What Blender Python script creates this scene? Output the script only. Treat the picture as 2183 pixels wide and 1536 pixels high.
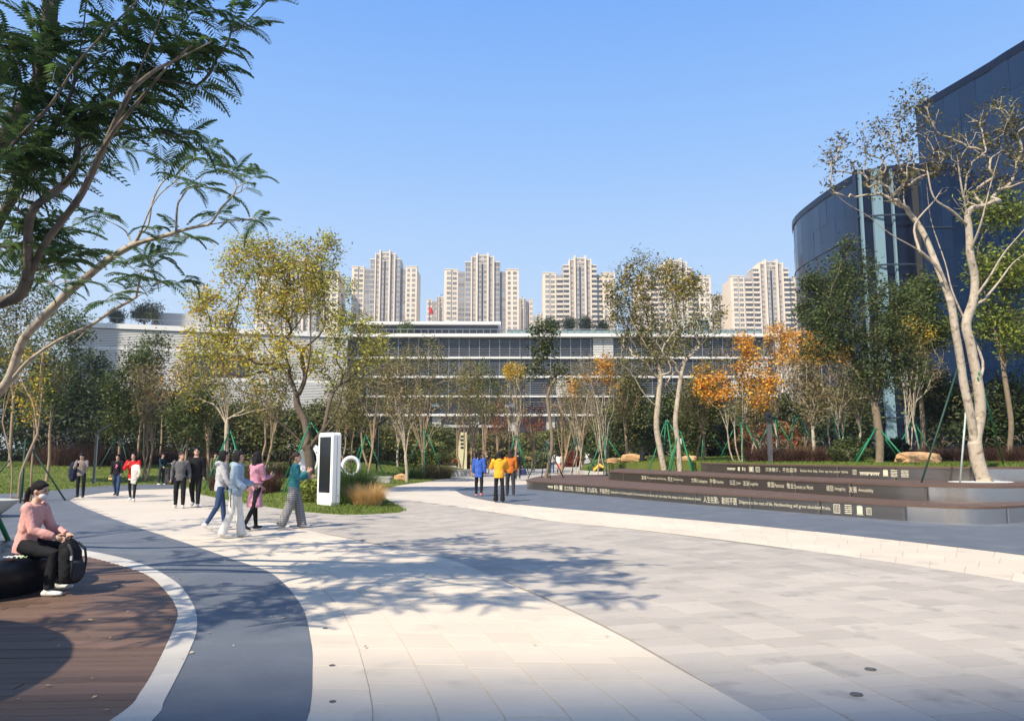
import bpy, bmesh, math, random
import numpy as np
from mathutils import Vector, Matrix
from mathutils.geometry import delaunay_2d_cdt

for o in list(bpy.data.objects):
    bpy.data.objects.remove(o)
SC = bpy.context.scene
COL = SC.collection
R = math.radians

# ---------------------------------------------------------------- camera, sky, sun, exposure
FPX, CX, CY, CAMH = 1640.0, 1091.5, 768.0, 1.55
PITCH = math.atan(203 / 1640)
cam_d = bpy.data.cameras.new('camera')
cam_d.sensor_fit = 'HORIZONTAL'
cam_d.sensor_width = 36
cam_d.lens = FPX / 2183 * 36
cam_d.clip_start = 0.05
cam_d.clip_end = 6000
cam = bpy.data.objects.new('camera', cam_d)
cam.location = (0, 0, CAMH)
cam.rotation_euler = (math.pi / 2 + PITCH, 0, 0)
COL.objects.link(cam)
SC.camera = cam

SUN_EL, SUN_AZ = R(46), R(38)          # shadows run 38 degrees right of straight ahead
world = bpy.data.worlds.new('World')
SC.world = world
world.use_nodes = True
wn = world.node_tree
wn.nodes.clear()
sky = wn.nodes.new('ShaderNodeTexSky')
sky.sky_type = 'NISHITA'
sky.sun_disc = False
sky.sun_elevation = SUN_EL
sky.sun_rotation = math.pi + SUN_AZ
sky.altitude = 0
sky.air_density = 1.15
sky.dust_density = 0.35
sky.ozone_density = 2.0
# clear winter air: the Nishita sky evened out by a smooth blue gradient that depends on elevation alone
tcw = wn.nodes.new('ShaderNodeTexCoord')
sep = wn.nodes.new('ShaderNodeSeparateXYZ')
ramp = wn.nodes.new('ShaderNodeValToRGB')
wn.links.new(tcw.outputs['Generated'], sep.inputs[0])
wn.links.new(sep.outputs['Z'], ramp.inputs['Fac'])
stops = [(0.0, (0.66, 0.77, 0.89)), (0.13, (0.56, 0.71, 0.89)), (0.24, (0.425, 0.61, 0.88)), (0.38, (0.255, 0.475, 0.865)),
         (0.53, (0.145, 0.36, 0.835)), (1.0, (0.05, 0.16, 0.52))]
el = ramp.color_ramp.elements
while len(el) < len(stops):
    el.new(0.5)
for e, (p, c) in zip(el, stops):
    e.position = p
    e.color = (*c, 1)
k = wn.nodes.new('ShaderNodeMix')
k.data_type = 'RGBA'
k.blend_type = 'MULTIPLY'
k.inputs['Factor'].default_value = 1
k.inputs['B'].default_value = (0.10, 0.10, 0.10, 1)     # the Nishita sky at strength 0.1
wn.links.new(sky.outputs[0], k.inputs['A'])
mixs = wn.nodes.new('ShaderNodeMix')
mixs.data_type = 'RGBA'
mixs.inputs['Factor'].default_value = 0.85
wn.links.new(k.outputs['Result'], mixs.inputs['A'])
wn.links.new(ramp.outputs['Color'], mixs.inputs['B'])
bg = wn.nodes.new('ShaderNodeBackground')
bg.inputs['Strength'].default_value = 0.80
wo = wn.nodes.new('ShaderNodeOutputWorld')
wn.links.new(mixs.outputs['Result'], bg.inputs[0])
wn.links.new(bg.outputs[0], wo.inputs[0])

sun_d = bpy.data.lights.new('sun', 'SUN')
sun_d.energy = 4.6
sun_d.angle = R(0.53)
sun_d.color = (1.0, 0.90, 0.74)
sun = bpy.data.objects.new('sun', sun_d)
SUNV = Vector((math.sin(SUN_AZ) * math.cos(SUN_EL), math.cos(SUN_AZ) * math.cos(SUN_EL), -math.sin(SUN_EL)))
sun.rotation_euler = SUNV.to_track_quat('-Z', 'Y').to_euler()
sun.location = (-20, -20, 60)
COL.objects.link(sun)

SC.view_settings.view_transform = 'Standard'
SC.view_settings.look = 'None'
SC.view_settings.exposure = 0.68
SC.view_settings.gamma = 1
SC.view_settings.use_curve_mapping = False
SC.render.engine = 'CYCLES'
SC.cycles.max_bounces = 8
SC.cycles.transparent_max_bounces = 8
SC.cycles.use_denoising = True

rng = np.random.default_rng(7)
random.seed(7)

# ---------------------------------------------------------------- photo pixels to places
def ray(x, y):
    u, v = (x - CX) / FPX, -(y - CY) / FPX
    return np.array([u, math.cos(PITCH) - v * math.sin(PITCH), math.sin(PITCH) + v * math.cos(PITCH)])

def G(x, y, z=0.0):
    d = ray(x, y)
    t = (z - CAMH) / d[2]
    return (d[0] * t, d[1] * t)

def P(x, y, dep):
    d = ray(x, y) * (dep / ray(x, y)[1])
    return np.array([d[0], d[1], CAMH + d[2]])

def gz(y):
    return 0.0 if y < 47 else min(0.0095 * (y - 47), 0.7)

# ---------------------------------------------------------------- objects
def tag(o, label=None, cat=None, group=None, kind=None):
    if label: o['label'] = label
    if cat: o['category'] = cat
    if group: o['group'] = group
    if kind: o['kind'] = kind
    return o

def place(o, parent=None):
    COL.objects.link(o)
    if parent is not None:
        o.parent = parent
        if parent.type == 'EMPTY':
            o.matrix_parent_inverse = parent.matrix_basis.inverted()
    return o

def thing(name, loc, label, cat, group=None):
    o = bpy.data.objects.new(name, None)
    o.empty_display_size = 0.2
    o.location = [float(c) for c in loc]
    COL.objects.link(o)
    return tag(o, label, cat, group)

def copy_tree(o, parent=None):
    c = o.copy()
    COL.objects.link(c)
    if parent is not None:
        c.parent = parent
    for ch in list(o.children):
        copy_tree(ch, c)
    return c

class MB:
    """collects vertices and faces; build() links them as one mesh object"""
    def __init__(s):
        s.V, s.F, s.n = [], [], 0

    def add(s, v, f, mi=0):
        v = np.asarray(v, float).reshape(-1, 3)
        if isinstance(f, np.ndarray):
            s.F.append((f + s.n, mi))
        else:
            by = {}
            for q in f:
                by.setdefault(len(q), []).append(q)
            for q in by.values():
                s.F.append((np.array(q) + s.n, mi))
        s.V.append(v)
        s.n += len(v)
        return s

    BOXF = np.array([[0, 3, 2, 1], [4, 5, 6, 7], [0, 1, 5, 4], [1, 2, 6, 5], [2, 3, 7, 6], [3, 0, 4, 7]])

    def box(s, x0, y0, z0, x1, y1, z1, mi=0):
        return s.add([(x0, y0, z0), (x1, y0, z0), (x1, y1, z0), (x0, y1, z0),
                      (x0, y0, z1), (x1, y0, z1), (x1, y1, z1), (x0, y1, z1)], s.BOXF, mi)

    def prism(s, poly, z0, z1, mi=0, bottom=True):
        n = len(poly)
        v = [(p[0], p[1], z0) for p in poly] + [(p[0], p[1], z1) for p in poly]
        f = [tuple(range(n, 2 * n))] + [(i, (i + 1) % n, n + (i + 1) % n, n + i) for i in range(n)]
        if bottom:
            f.append(tuple(range(n - 1, -1, -1)))
        return s.add(v, f, mi)

    def tube(s, pts, rad, n=6, mi=0, cap=True):
        pts = np.asarray(pts, float)
        m = len(pts)
        rad = np.broadcast_to(np.asarray(rad, float), (m,)) if np.ndim(rad) < 2 else rad
        d = np.gradient(pts, axis=0)
        d /= np.linalg.norm(d, axis=1)[:, None] + 1e-9
        a = np.cross(d, [0.31, 0.2, 0.93])
        bad = np.linalg.norm(a, axis=1) < 0.25
        a[bad] = np.cross(d[bad], [1, 0, 0])
        if bad.any():
            a = np.cross(d, [0.93, 0.3, 0.1])
        a /= np.linalg.norm(a, axis=1)[:, None] + 1e-9
        b = np.cross(d, a)
        t = np.arange(n) / n * 2 * math.pi
        ring = a[:, None] * np.cos(t)[None, :, None] + b[:, None] * np.sin(t)[None, :, None]
        v = pts[:, None] + ring * np.asarray(rad)[:, None, None]
        i, j = np.meshgrid(np.arange(m - 1), np.arange(n), indexing='ij')
        k = (j + 1) % n
        f = np.stack([i * n + j, i * n + k, (i + 1) * n + k, (i + 1) * n + j], -1).reshape(-1, 4)
        base = s.n
        s.add(v.reshape(-1, 3), f, mi)
        if cap:
            s.F.append((np.array([list(range(base + n - 1, base - 1, -1))]), mi))
            s.F.append((np.array([list(range(base + (m - 1) * n, base + m * n))]), mi))
        return s

    def ell(s, c, r, n=10, m=7, mi=0, rot=None):
        th = np.linspace(0, math.pi, m + 1)[1:-1]
        ph = np.arange(n) / n * 2 * math.pi
        v = [[0, 0, 1]]
        for a in th:
            for b in ph:
                v.append([math.sin(a) * math.cos(b), math.sin(a) * math.sin(b), math.cos(a)])
        v.append([0, 0, -1])
        v = np.array(v) * np.asarray(r, float)
        if rot is not None:
            v = v @ np.array(rot).T
        v = v + np.asarray(c, float)
        f = []
        k = m - 1
        for j in range(n):
            f.append((0, 1 + j, 1 + (j + 1) % n))
            for i in range(k - 1):
                p = 1 + i * n
                f.append((p + j, p + n + j, p + n + (j + 1) % n, p + (j + 1) % n))
            p = 1 + (k - 1) * n
            f.append((p + j, len(v) - 1, p + (j + 1) % n))
        return s.add(v, f, mi)

    def build(s, name, mat, parent=None, smooth=False, link=True):
        me = bpy.data.meshes.new(name)
        V = np.concatenate(s.V) if s.V else np.zeros((0, 3))
        me.vertices.add(len(V))
        me.vertices.foreach_set('co', V.astype(np.float32).ravel())
        tot = [np.full(len(f), f.shape[1]) for f, _ in s.F]
        mi = np.concatenate([np.full(len(f), m) for f, m in s.F]).astype(np.int32)
        tot = np.concatenate(tot)
        li = np.concatenate([f.ravel() for f, _ in s.F]).astype(np.int32)
        me.loops.add(len(li))
        me.loops.foreach_set('vertex_index', li)
        me.polygons.add(len(tot))
        st = np.concatenate([[0], np.cumsum(tot)[:-1]]).astype(np.int32)
        me.polygons.foreach_set('loop_start', st)
        me.polygons.foreach_set('material_index', mi)
        me.polygons.foreach_set('use_smooth', np.full(len(tot), smooth))
        me.update(calc_edges=True)
        for m in (mat if isinstance(mat, (list, tuple)) else [mat]):
            me.materials.append(m)
        o = bpy.data.objects.new(name, me)
        if link:
            place(o, parent)
        return o

def piece(name, me, parent=None):
    return place(bpy.data.objects.new(name, me), parent)

def spline(pts, n=8, closed=False):
    """Catmull-Rom through 2-D or 3-D points"""
    pts = [np.asarray(p, float) for p in pts]
    out = []
    N = len(pts)
    rngi = range(N if closed else N - 1)
    for i in rngi:
        p1, p2 = pts[i], pts[(i + 1) % N]
        p0 = pts[i - 1] if (closed or i > 0) else 2 * p1 - p2
        p3 = pts[(i + 2) % N] if (closed or i + 2 < N) else 2 * p2 - p1
        for k in range(n):
            t = k / n
            out.append(0.5 * ((2 * p1) + (-p0 + p2) * t + (2 * p0 - 5 * p1 + 4 * p2 - p3) * t * t
                              + (-p0 + 3 * p1 - 3 * p2 + p3) * t ** 3))
    if not closed:
        out.append(pts[-1])
    return np.array(out)

def resample(pts, step):
    pts = np.asarray(pts, float)
    s = np.concatenate([[0], np.cumsum(np.linalg.norm(np.diff(pts, axis=0), axis=1))])
    n = max(2, int(round(s[-1] / step)) + 1)
    q = np.linspace(0, s[-1], n)
    return np.stack([np.interp(q, s, pts[:, k]) for k in range(pts.shape[1])], 1)

def inside(poly, x, y):
    poly = np.asarray(poly)
    x, y = np.asarray(x, float), np.asarray(y, float)
    c = np.zeros(x.shape, bool)
    j = len(poly) - 1
    for i in range(len(poly)):
        xi, yi = poly[i][:2]
        xj, yj = poly[j][:2]
        with np.errstate(divide='ignore', invalid='ignore'):
            c ^= ((yi > y) != (yj > y)) & (x < (xj - xi) * (y - yi) / (yj - yi + 1e-12) + xi)
        j = i
    return c

def edge_dist(poly, x, y):
    poly = np.asarray(poly, float)
    x, y = np.asarray(x, float), np.asarray(y, float)
    best = np.full(x.shape, 1e9)
    for i in range(len(poly)):
        a, b = poly[i], poly[(i + 1) % len(poly)]
        d = b - a
        L = d @ d + 1e-12
        t = np.clip(((x - a[0]) * d[0] + (y - a[1]) * d[1]) / L, 0, 1)
        best = np.minimum(best, np.hypot(x - a[0] - t * d[0], y - a[1] - t * d[1]))
    return best

def sstep(t):
    t = np.clip(t, 0, 1)
    return t * t * (3 - 2 * t)

# ---------------------------------------------------------------- materials
MATS = {}

def pm(name, col, rough=0.7, metal=0.0, var=0.0, vs=3.0, bump=0.0, bs=40.0, isl=0.0, spec=0.5,
       trans=0.0, hue=0.0, stretch=None, dirt=None, objr=0.0, coat=0.0):
    """procedural surface: one real colour, with noise variation, per-piece variation and fine relief"""
    if name in MATS:
        return MATS[name]
    m = bpy.data.materials.new(name)
    m.use_nodes = True
    nt = m.node_tree
    N, L = nt.nodes, nt.links
    bs_ = N['Principled BSDF']
    bs_.inputs['Roughness'].default_value = rough
    bs_.inputs['Metallic'].default_value = metal
    bs_.inputs['Specular IOR Level'].default_value = spec
    bs_.inputs['Coat Weight'].default_value = coat
    bs_.inputs['Base Color'].default_value = (*col, 1)
    tc = N.new('ShaderNodeTexCoord')
    src = tc.outputs['Object']
    if stretch:
        mp = N.new('ShaderNodeMapping')
        mp.inputs['Scale'].default_value = stretch
        L.new(src, mp.inputs['Vector'])
        src = mp.outputs[0]
    colout = None
    if var or isl or hue or objr:
        hs = N.new('ShaderNodeHueSaturation')
        hs.inputs['Color'].default_value = (*col, 1)
        val = None

        def addv(v):
            nonlocal val
            if val is None:
                val = v
            else:
                a = N.new('ShaderNodeMath')
                a.operation = 'ADD'
                L.new(val, a.inputs[0])
                L.new(v, a.inputs[1])
                val = a.outputs[0]

        def scaled(sock, amp):
            a = N.new('ShaderNodeMath')
            a.operation = 'MULTIPLY_ADD'
            L.new(sock, a.inputs[0])
            a.inputs[1].default_value = 2 * amp
            a.inputs[2].default_value = -amp
            return a.outputs[0]
        if var:
            nz = N.new('ShaderNodeTexNoise')
            nz.inputs['Scale'].default_value = vs
            nz.inputs['Detail'].default_value = 5
            nz.inputs['Roughness'].default_value = 0.65
            L.new(src, nz.inputs['Vector'])
            addv(scaled(nz.outputs['Fac'], var * 1.8))
        if isl:
            ge = N.new('ShaderNodeNewGeometry')
            addv(scaled(ge.outputs['Random Per Island'], isl))
            if hue:
                h = scaled(ge.outputs['Random Per Island'], hue)
                a = N.new('ShaderNodeMath')
                a.operation = 'ADD'
                a.inputs[1].default_value = 0.5
                L.new(h, a.inputs[0])
                L.new(a.outputs[0], hs.inputs['Hue'])
        if objr:
            oi = N.new('ShaderNodeObjectInfo')
            addv(scaled(oi.outputs['Random'], objr))
        a = N.new('ShaderNodeMath')
        a.operation = 'ADD'
        a.inputs[1].default_value = 1.0
        if val is not None:
            L.new(val, a.inputs[0])
        L.new(a.outputs[0], hs.inputs['Value'])
        colout = hs.outputs['Color']
        if dirt:
            nz = N.new('ShaderNodeTexNoise')
            nz.inputs['Scale'].default_value = dirt[1]
            nz.inputs['Detail'].default_value = 6
            L.new(tc.outputs['Object'], nz.inputs['Vector'])
            cr = N.new('ShaderNodeValToRGB')
            cr.color_ramp.elements[0].position = dirt[2]
            cr.color_ramp.elements[1].position = dirt[3]
            L.new(nz.outputs['Fac'], cr.inputs['Fac'])
            mx = N.new('ShaderNodeMix')
            mx.data_type = 'RGBA'
            L.new(cr.outputs['Color'], mx.inputs['Factor'])
            L.new(colout, mx.inputs['A'])
            mx.inputs['B'].default_value = (*dirt[0], 1)
            colout = mx.outputs['Result']
        L.new(colout, bs_.inputs['Base Color'])
    if bump:
        nz = N.new('ShaderNodeTexNoise')
        nz.inputs['Scale'].default_value = bs
        nz.inputs['Detail'].default_value = 4
        L.new(src, nz.inputs['Vector'])
        bp = N.new('ShaderNodeBump')
        bp.inputs['Strength'].default_value = bump
        bp.inputs['Distance'].default_value = 0.02
        L.new(nz.outputs['Fac'], bp.inputs['Height'])
        L.new(bp.outputs[0], bs_.inputs['Normal'])
    if trans:
        tr = N.new('ShaderNodeBsdfTranslucent')
        if colout:
            L.new(colout, tr.inputs['Color'])
        else:
            tr.inputs['Color'].default_value = (*col, 1)
        mx = N.new('ShaderNodeMixShader')
        mx.inputs[0].default_value = trans
        L.new(bs_.outputs[0], mx.inputs[1])
        L.new(tr.outputs[0], mx.inputs[2])
        L.new(mx.outputs[0], N['Material Output'].inputs['Surface'])
    MATS[name] = m
    return m
# ================================================================ GROUND
M_SOIL = pm('soil', (0.10, 0.09, 0.05), 0.9, var=0.3, vs=0.3)
M_JOINT = pm('paving_joint', (0.27, 0.24, 0.205), 0.85, var=0.15, vs=2)
M_GREYP = pm('grey_paving', (0.44, 0.39, 0.325), 0.75, var=0.10, vs=0.7, isl=0.11, objr=0.11, bump=0.15, bs=60, dirt=((0.24, 0.22, 0.195), 2.4, 0.58, 0.80))
M_FARP = pm('far_paving', (0.43, 0.39, 0.335), 0.8, var=0.12, vs=0.5, bump=0.05, bs=30)
M_BEIGE = pm('beige_paving', (0.62, 0.53, 0.41), 0.75, var=0.09, vs=0.8, isl=0.045, objr=0.045, bump=0.12, bs=60, dirt=((0.40, 0.35, 0.29), 1.7, 0.60, 0.84))
M_BEIGES = pm('beige_sheet', (0.57, 0.50, 0.405), 0.8, var=0.10, vs=0.6, bump=0.05, bs=40)
M_BLUE = pm('blue_asphalt', (0.125, 0.14, 0.162), 0.62, var=0.16, vs=1.1, bump=0.5, bs=140, dirt=((0.19, 0.20, 0.21), 1.3, 0.5, 0.82), spec=0.4)
M_CURB = pm('curb_stone', (0.50, 0.465, 0.41), 0.8, var=0.10, vs=2.0, objr=0.07, bump=0.1, bs=70)
M_PLANK = pm('deck_board', (0.142, 0.086, 0.06), 0.6, var=0.22, vs=2.5, objr=0.24, bump=0.3, bs=25, stretch=(0.25, 7, 7), spec=0.35)
M_GRASS = pm('grass', (0.125, 0.155, 0.03), 0.85, var=0.4, vs=1.1, bump=0.6, bs=25, spec=0.2)
M_BLADE = pm('grass_blade', (0.145, 0.19, 0.035), 0.7, isl=0.4, hue=0.03, trans=0.3, spec=0.2)

def sheet(name, poly, z, mat, kind='structure', thick=0.0):
    poly = [(float(p[0]), float(p[1])) for p in poly]
    r = delaunay_2d_cdt([Vector(p) for p in poly], [], [list(range(len(poly)))], 1, 1e-5)
    v = [(q.x, q.y, z) for q in r[0]]
    m = MB()
    m.add(v, [tuple(f) for f in r[2]])
    o = m.build(name, mat)
    if kind:
        o['kind'] = kind
    return o

m = MB()
m.add([(-900, -200, -0.12), (900, -200, -0.12), (900, 47, -0.12), (-900, 47, -0.12),
       (900, 120, 0.55), (-900, 120, 0.55), (900, 2500, 0.55), (-900, 2500, 0.55)],
      [(0, 1, 2, 3), (3, 2, 4, 5), (5, 4, 6, 7)])
m.build('ground', M_SOIL)['kind'] = 'structure'

m = MB()
m.add([(-45, -25, 0), (48, -25, 0), (48, 47, 0), (-45, 47, 0), (48, 120, gz(120)), (-45, 120, gz(120))],
      [(0, 1, 2, 3), (3, 2, 4, 5)])
plaza = m.build('plaza_paving', M_FARP)
plaza['kind'] = 'structure'

# --- boundary curves read from the photograph
C_GREY = spline([(1.95, 2.0), (1.75, 3.6)] + [G(*q) for q in [(1640, 1536), (1450, 1430), (1300, 1345), (1130, 1265), (954, 1192), (793, 1160), (650, 1129)]] + [G(560, 1110), G(470, 1092), G(422, 1072)], 6)
C_BLUE = spline([(-0.9, 2.0), (-1.05, 3.4)] + [G(*q) for q in [(655, 1536), (665, 1430), (662, 1370), (640, 1290), (580, 1225), (500, 1195), (400, 1160), (250, 1110), (168, 1078)]], 6)
S_OUT = spline([G(*q) for q in [(970, 1045), (1000, 1058), (1100, 1075), (1380, 1100), (1700, 1130), (2183, 1185)]] + [(8.6, 8.5), (8.8, 2.0)], 6)
S_IN = spline([G(*q) for q in [(887, 1068), (981, 1081), (1075, 1095), (1178, 1110), (1300, 1122), (1500, 1145), (1800, 1185), (2183, 1243)]] + [(6.9, 6.5), (7.1, 2.0)], 6)
C_CURB_O = spline([(-1.9, 2.0), (-1.95, 3.4)] + [G(*q) for q in [(330, 1536), (350, 1500), (400, 1400), (420, 1340), (410, 1290), (370, 1240), (290, 1200), (180, 1175), (60, 1160)]] + [(-10.5, 14.0), (-13, 14.2)], 6)
C_CURB_I = spline([(-2.35, 2.0), (-2.4, 3.4)] + [G(*q) for q in [(245, 1536), (300, 1480), (340, 1410), (375, 1330), (376, 1300), (350, 1260), (300, 1222), (178, 1187), (60, 1171)]] + [(-10.5, 13.4), (-13, 13.6)], 6)

# --- left beige region (joint sheet under the slabs), right beige strip and path
left_beige = list(C_BLUE) + [G(*q) for q in [(146, 1066), (165, 1058), (220, 1050), (300, 1043), (400, 1041), (432, 1056)]] + list(C_GREY[::-1])
sheet('beige_path', left_beige, 0.006, M_BEIGES)
right_beige = list(S_IN[::-1]) + [G(850, 1064), (-8.5, 31), (-9, 62), (7, 62), (5, 45), (-0.5, 41), (-2.3, 37.5)] + list(S_OUT)
sheet('beige_path', right_beige, 0.006, M_BEIGES)
blue_l = list(C_CURB_O[::-1])[::-1] + [(-40, 14.5), (-40, 33)] + [G(*q) for q in [(0, 1052), (156, 1040), (234, 1034), (338, 1031), (380, 1034), (400, 1041), (300, 1043), (220, 1050), (165, 1058), (146, 1066)]] + list(C_BLUE[::-1])
sheet('blue_asphalt_path', blue_l, 0.018, M_BLUE)
blue_r = list(S_OUT) + [(40, 2.0), (40, 24), (24, 34), (3.4, 48), (1.2, 42.5), (-0.6, 40.4), (-2.2, 37.8)]
sheet('blue_asphalt_path', blue_r, 0.018, M_BLUE)

# --- slabs
MIN_GAP = 0.004

def slab_mb(mb, q, z0, z1, gap=MIN_GAP):
    q = np.asarray(q, float)
    c = q.mean(0)
    e = q - c
    e = e * (1 - gap / (np.linalg.norm(e, axis=1)[:, None] + 1e-6) * 1.4)
    # a small arris so that edges catch light
    t = c + e * (1 - 0.006)
    b = c + e
    v = [(*p, z0) for p in b] + [(*p, z1 - 0.003) for p in b] + [(*p, z1) for p in t]
    mb.add(v, [(8, 9, 10, 11), (0, 1, 5, 4), (1, 2, 6, 5), (2, 3, 7, 6), (3, 0, 4, 7),
               (4, 5, 9, 8), (5, 6, 10, 9), (6, 7, 11, 10), (7, 4, 8, 11)])

def in_view(c):
    y = c[1]
    return y > 1.2 and abs(c[0]) < 0.69 * y + 4.5

grey = []                       # concentric rows that follow the edge of the beige path
cg, rg = np.array([-22.5, 0.1]), 24.43
strip_poly = list(S_IN[::-1]) + [(-60, 40), (-60, 60), (60, 60), (60, 1)]
lb = np.array(left_beige)
for k in range(-9, 40):
    r0 = rg + k * 0.50
    dth = 0.27 / rg
    off = (k % 2) * 0.5 + rng.random() * 0.2
    for j in range(0, 120):
        a0 = 0.02 + (j + off) * dth
        rr = [(r0, a0), (r0 + 0.50, a0), (r0 + 0.50, a0 + dth), (r0, a0 + dth)]
        q = np.array([cg + r * np.array([math.cos(a), math.sin(a)]) for r, a in rr])
        c = q.mean(0)
        if not in_view(c) or c[1] > 27:
            continue
        grey.append(q)
gc = np.array([q.mean(0) for q in grey])
keep = ~inside(lb, gc[:, 0], gc[:, 1])
keep &= ~inside(np.array(right_beige), gc[:, 0], gc[:, 1]) & ~inside(np.array(blue_r), gc[:, 0], gc[:, 1])
grey = [q for q, k in zip(grey, keep) if k]

def ruled(ca, cb, rows, step, y0, y1, jit=0.4):
    """slabs in rows between two curves, cross joints staggered"""
    out = []
    n = 400
    A = resample(ca, 0.02)
    B = resample(cb, 0.02)
    A = A[np.linspace(0, len(A) - 1, n).astype(int)]
    B = B[np.linspace(0, len(B) - 1, n).astype(int)]
    for i in range(rows):
        u0, u1 = i / rows, (i + 1) / rows
        a = A * (1 - u0) + B * u0
        b = A * (1 - u1) + B * u1
        L = np.concatenate([[0], np.cumsum(np.linalg.norm(np.diff((a + b) / 2, axis=0), axis=1))])
        s = -rng.random() * step
        while s < L[-1]:
            e = s + step * (1 + jit * (rng.random() - 0.5))
            p = [max(s, 0), min(e, L[-1])]
            if p[1] - p[0] > 0.05:
                q = [[np.interp(t, L, z[:, 0]), np.interp(t, L, z[:, 1])] for z, t in ((a, p[0]), (b, p[0]), (b, p[1]), (a, p[1]))]
                c = np.mean(q, 0)
                if y0 < c[1] < y1 and in_view(c):
                    out.append(np.array(q))
            s = e
    return out

cut = lambda c, lim: np.array([p for p in c if p[1] < lim])
beige = ruled(cut(C_BLUE, 15.5), cut(C_GREY, 15.5), 7, 0.5, 3.0, 15.3)
strip = ruled(S_IN[::-1], S_OUT[::-1], 4, 0.62, 3.0, 24)

def orient(q):
    a = 0.5 * sum(q[i][0] * q[(i + 1) % 4][1] - q[(i + 1) % 4][0] * q[i][1] for i in range(4))
    return q if a > 0 else q[::-1]

def lay(quads, z0, z1, mat, parent, lim):
    quads = [orient(q) for q in quads]
    quads.sort(key=lambda q: (not (q.mean(0)[1] > 4.3 and abs(q.mean(0)[0]) < 0.69 * q.mean(0)[1] + .2), q.mean(0)[1]))
    for q in quads[:lim]:
        mb = MB()
        slab_mb(mb, q, z0, z1 + rng.normal(0, 0.0007))
        mb.build('paving_slab', mat, parent)
    if quads[lim:]:
        mb = MB()
        for q in quads[lim:]:
            slab_mb(mb, q, z0, z1 + rng.normal(0, 0.0007))
        mb.build('distant_slabs', mat, parent)['kind'] = 'stuff'

joint = sheet('paving_bed', [(-3.2, 0.5), (19, 0.5), (17, 9), (5, 16), (-3, 26.5), (-9, 26.5), (-12, 22), (-9, 18.4), (-4.2, 13), (-2, 8)], 0.003, M_JOINT)
lay(grey, 0.0, 0.012, M_GREYP, plaza, 290)
lay(beige + strip, 0.0, 0.014, M_BEIGE, bpy.data.objects['beige_path'], 220)

# --- cream kerb ring in stones, and the round timber deck
deck = MB()
ring = np.concatenate([C_CURB_I, [(-13, 2.0)]])
deck_poly = [tuple(p) for p in ring]
dk = sheet('timber_deck', deck_poly, 0.004, pm('deck_gap', (0.02, 0.014, 0.01), 0.9))
n = 26
A = resample(C_CURB_O, 0.02)
B = resample(C_CURB_I, 0.02)
A = A[np.linspace(0, len(A) - 1, 40 * 8 + 1).astype(int)]
B = B[np.linspace(0, len(B) - 1, 40 * 8 + 1).astype(int)]
kerb_root = None
for i in range(40):
    a, b = A[i * 8:i * 8 + 9], B[i * 8:i * 8 + 9]
    g = (a[1] - a[0]) * 0.025
    poly = np.concatenate([a, b[::-1]])
    poly[0] += g; poly[-1] += g
    if a[:, 1].max() < 3.0:
        continue
    mb = MB()
    ar = sum(poly[j][0] * poly[(j + 1) % 18][1] - poly[(j + 1) % 18][0] * poly[j][1] for j in range(18))
    mb.prism(poly if ar > 0 else poly[::-1], 0.0, 0.024, bottom=False)
    if kerb_root is None:
        kerb_root = mb.build('kerb_ring', M_CURB)
        kerb_root['kind'] = 'structure'
    else:
        mb.build('kerb_stone', M_CURB, kerb_root)
# planks run a little off the picture's horizontal
ang = R(4)
ca, sa = math.cos(ang), math.sin(ang)
loc = np.array([(p[0] * ca + p[1] * sa, -p[0] * sa + p[1] * ca) for p in deck_poly])
v = 2.9
while v < 14.4:
    w = 0.138
    xs = []
    for yy in (v + w * 0.5,):
        for i in range(len(loc)):
            p, q = loc[i], loc[(i + 1) % len(loc)]
            if (p[1] > yy) != (q[1] > yy):
                xs.append(p[0] + (q[0] - p[0]) * (yy - p[1]) / (q[1] - p[1]))
    if len(xs) >= 2:
        x0, x1 = min(xs), max(xs) + 0.012
        cuts = [x1]
        s = x1 - rng.uniform(0.8, 3.0)
        while s > x0 and len(cuts) < 4:
            cuts.append(s)
            s -= 3.0
        cuts.append(x0)
        for c1, c0 in zip(cuts[:-1], cuts[1:]):
            if c1 - c0 < 0.1:
                continue
            mb = MB()
            q = np.array([(c0 + .003, v), (c1 - .003, v), (c1 - .003, v + w - 0.006), (c0 + .003, v + w - 0.006)])
            q = np.stack([q[:, 0] * ca - q[:, 1] * sa, q[:, 0] * sa + q[:, 1] * ca], 1)
            if q[:, 1].max() < 3.3:
                continue
            zt = 0.021 + rng.normal(0, 0.0012)
            slab_mb(mb, q, 0.0, zt, gap=0.0015)
            mb.build('deck_board', M_PLANK, dk)
    v += w

# --- lawns with real relief
LAWN_A = np.array([G(*q) for q in [(0, 1053), (78, 1050), (156, 1041), (234, 1035), (338, 1032), (368, 1034), (405, 1040), (430, 1054), (519, 1073), (600, 1085), (660, 1093), (732, 1098), (800, 1097), (850, 1093), (866, 1089), (858, 1082), (825, 1066), (808, 1046), (850, 1034), (905, 1027), (960, 1019), (1003, 1011)]] + [(-4.2, 72), (-6, 82), (-9, 97), (-95, 97), (-95, 34), (-40, 33)])
LAWN_C = np.array([(7.2, 43), (5.6, 50), (5.0, 56), (6.5, 64), (10, 80), (60, 84), (60, 26), (24, 26), (17, 23.6), (14.6, 22.9), (13.2, 23.2), (12.2, 24.6), (10.3, 30), (9.6, 34), (9.7, 36.4), (9.0, 38)])
LAWN_B = np.array([(-6.5, 98), (4.8, 98), (6, 104), (8, 135), (-30, 135), (-12, 102)])

def zA(x, y):
    d = edge_dist(LAWN_A, x, y)
    return 0.02 + np.vectorize(gz)(y) + 0.95 * sstep(d / 9.0) + 0.5 * sstep((np.asarray(y) - 55) / 25) * sstep(d / 9)

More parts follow.
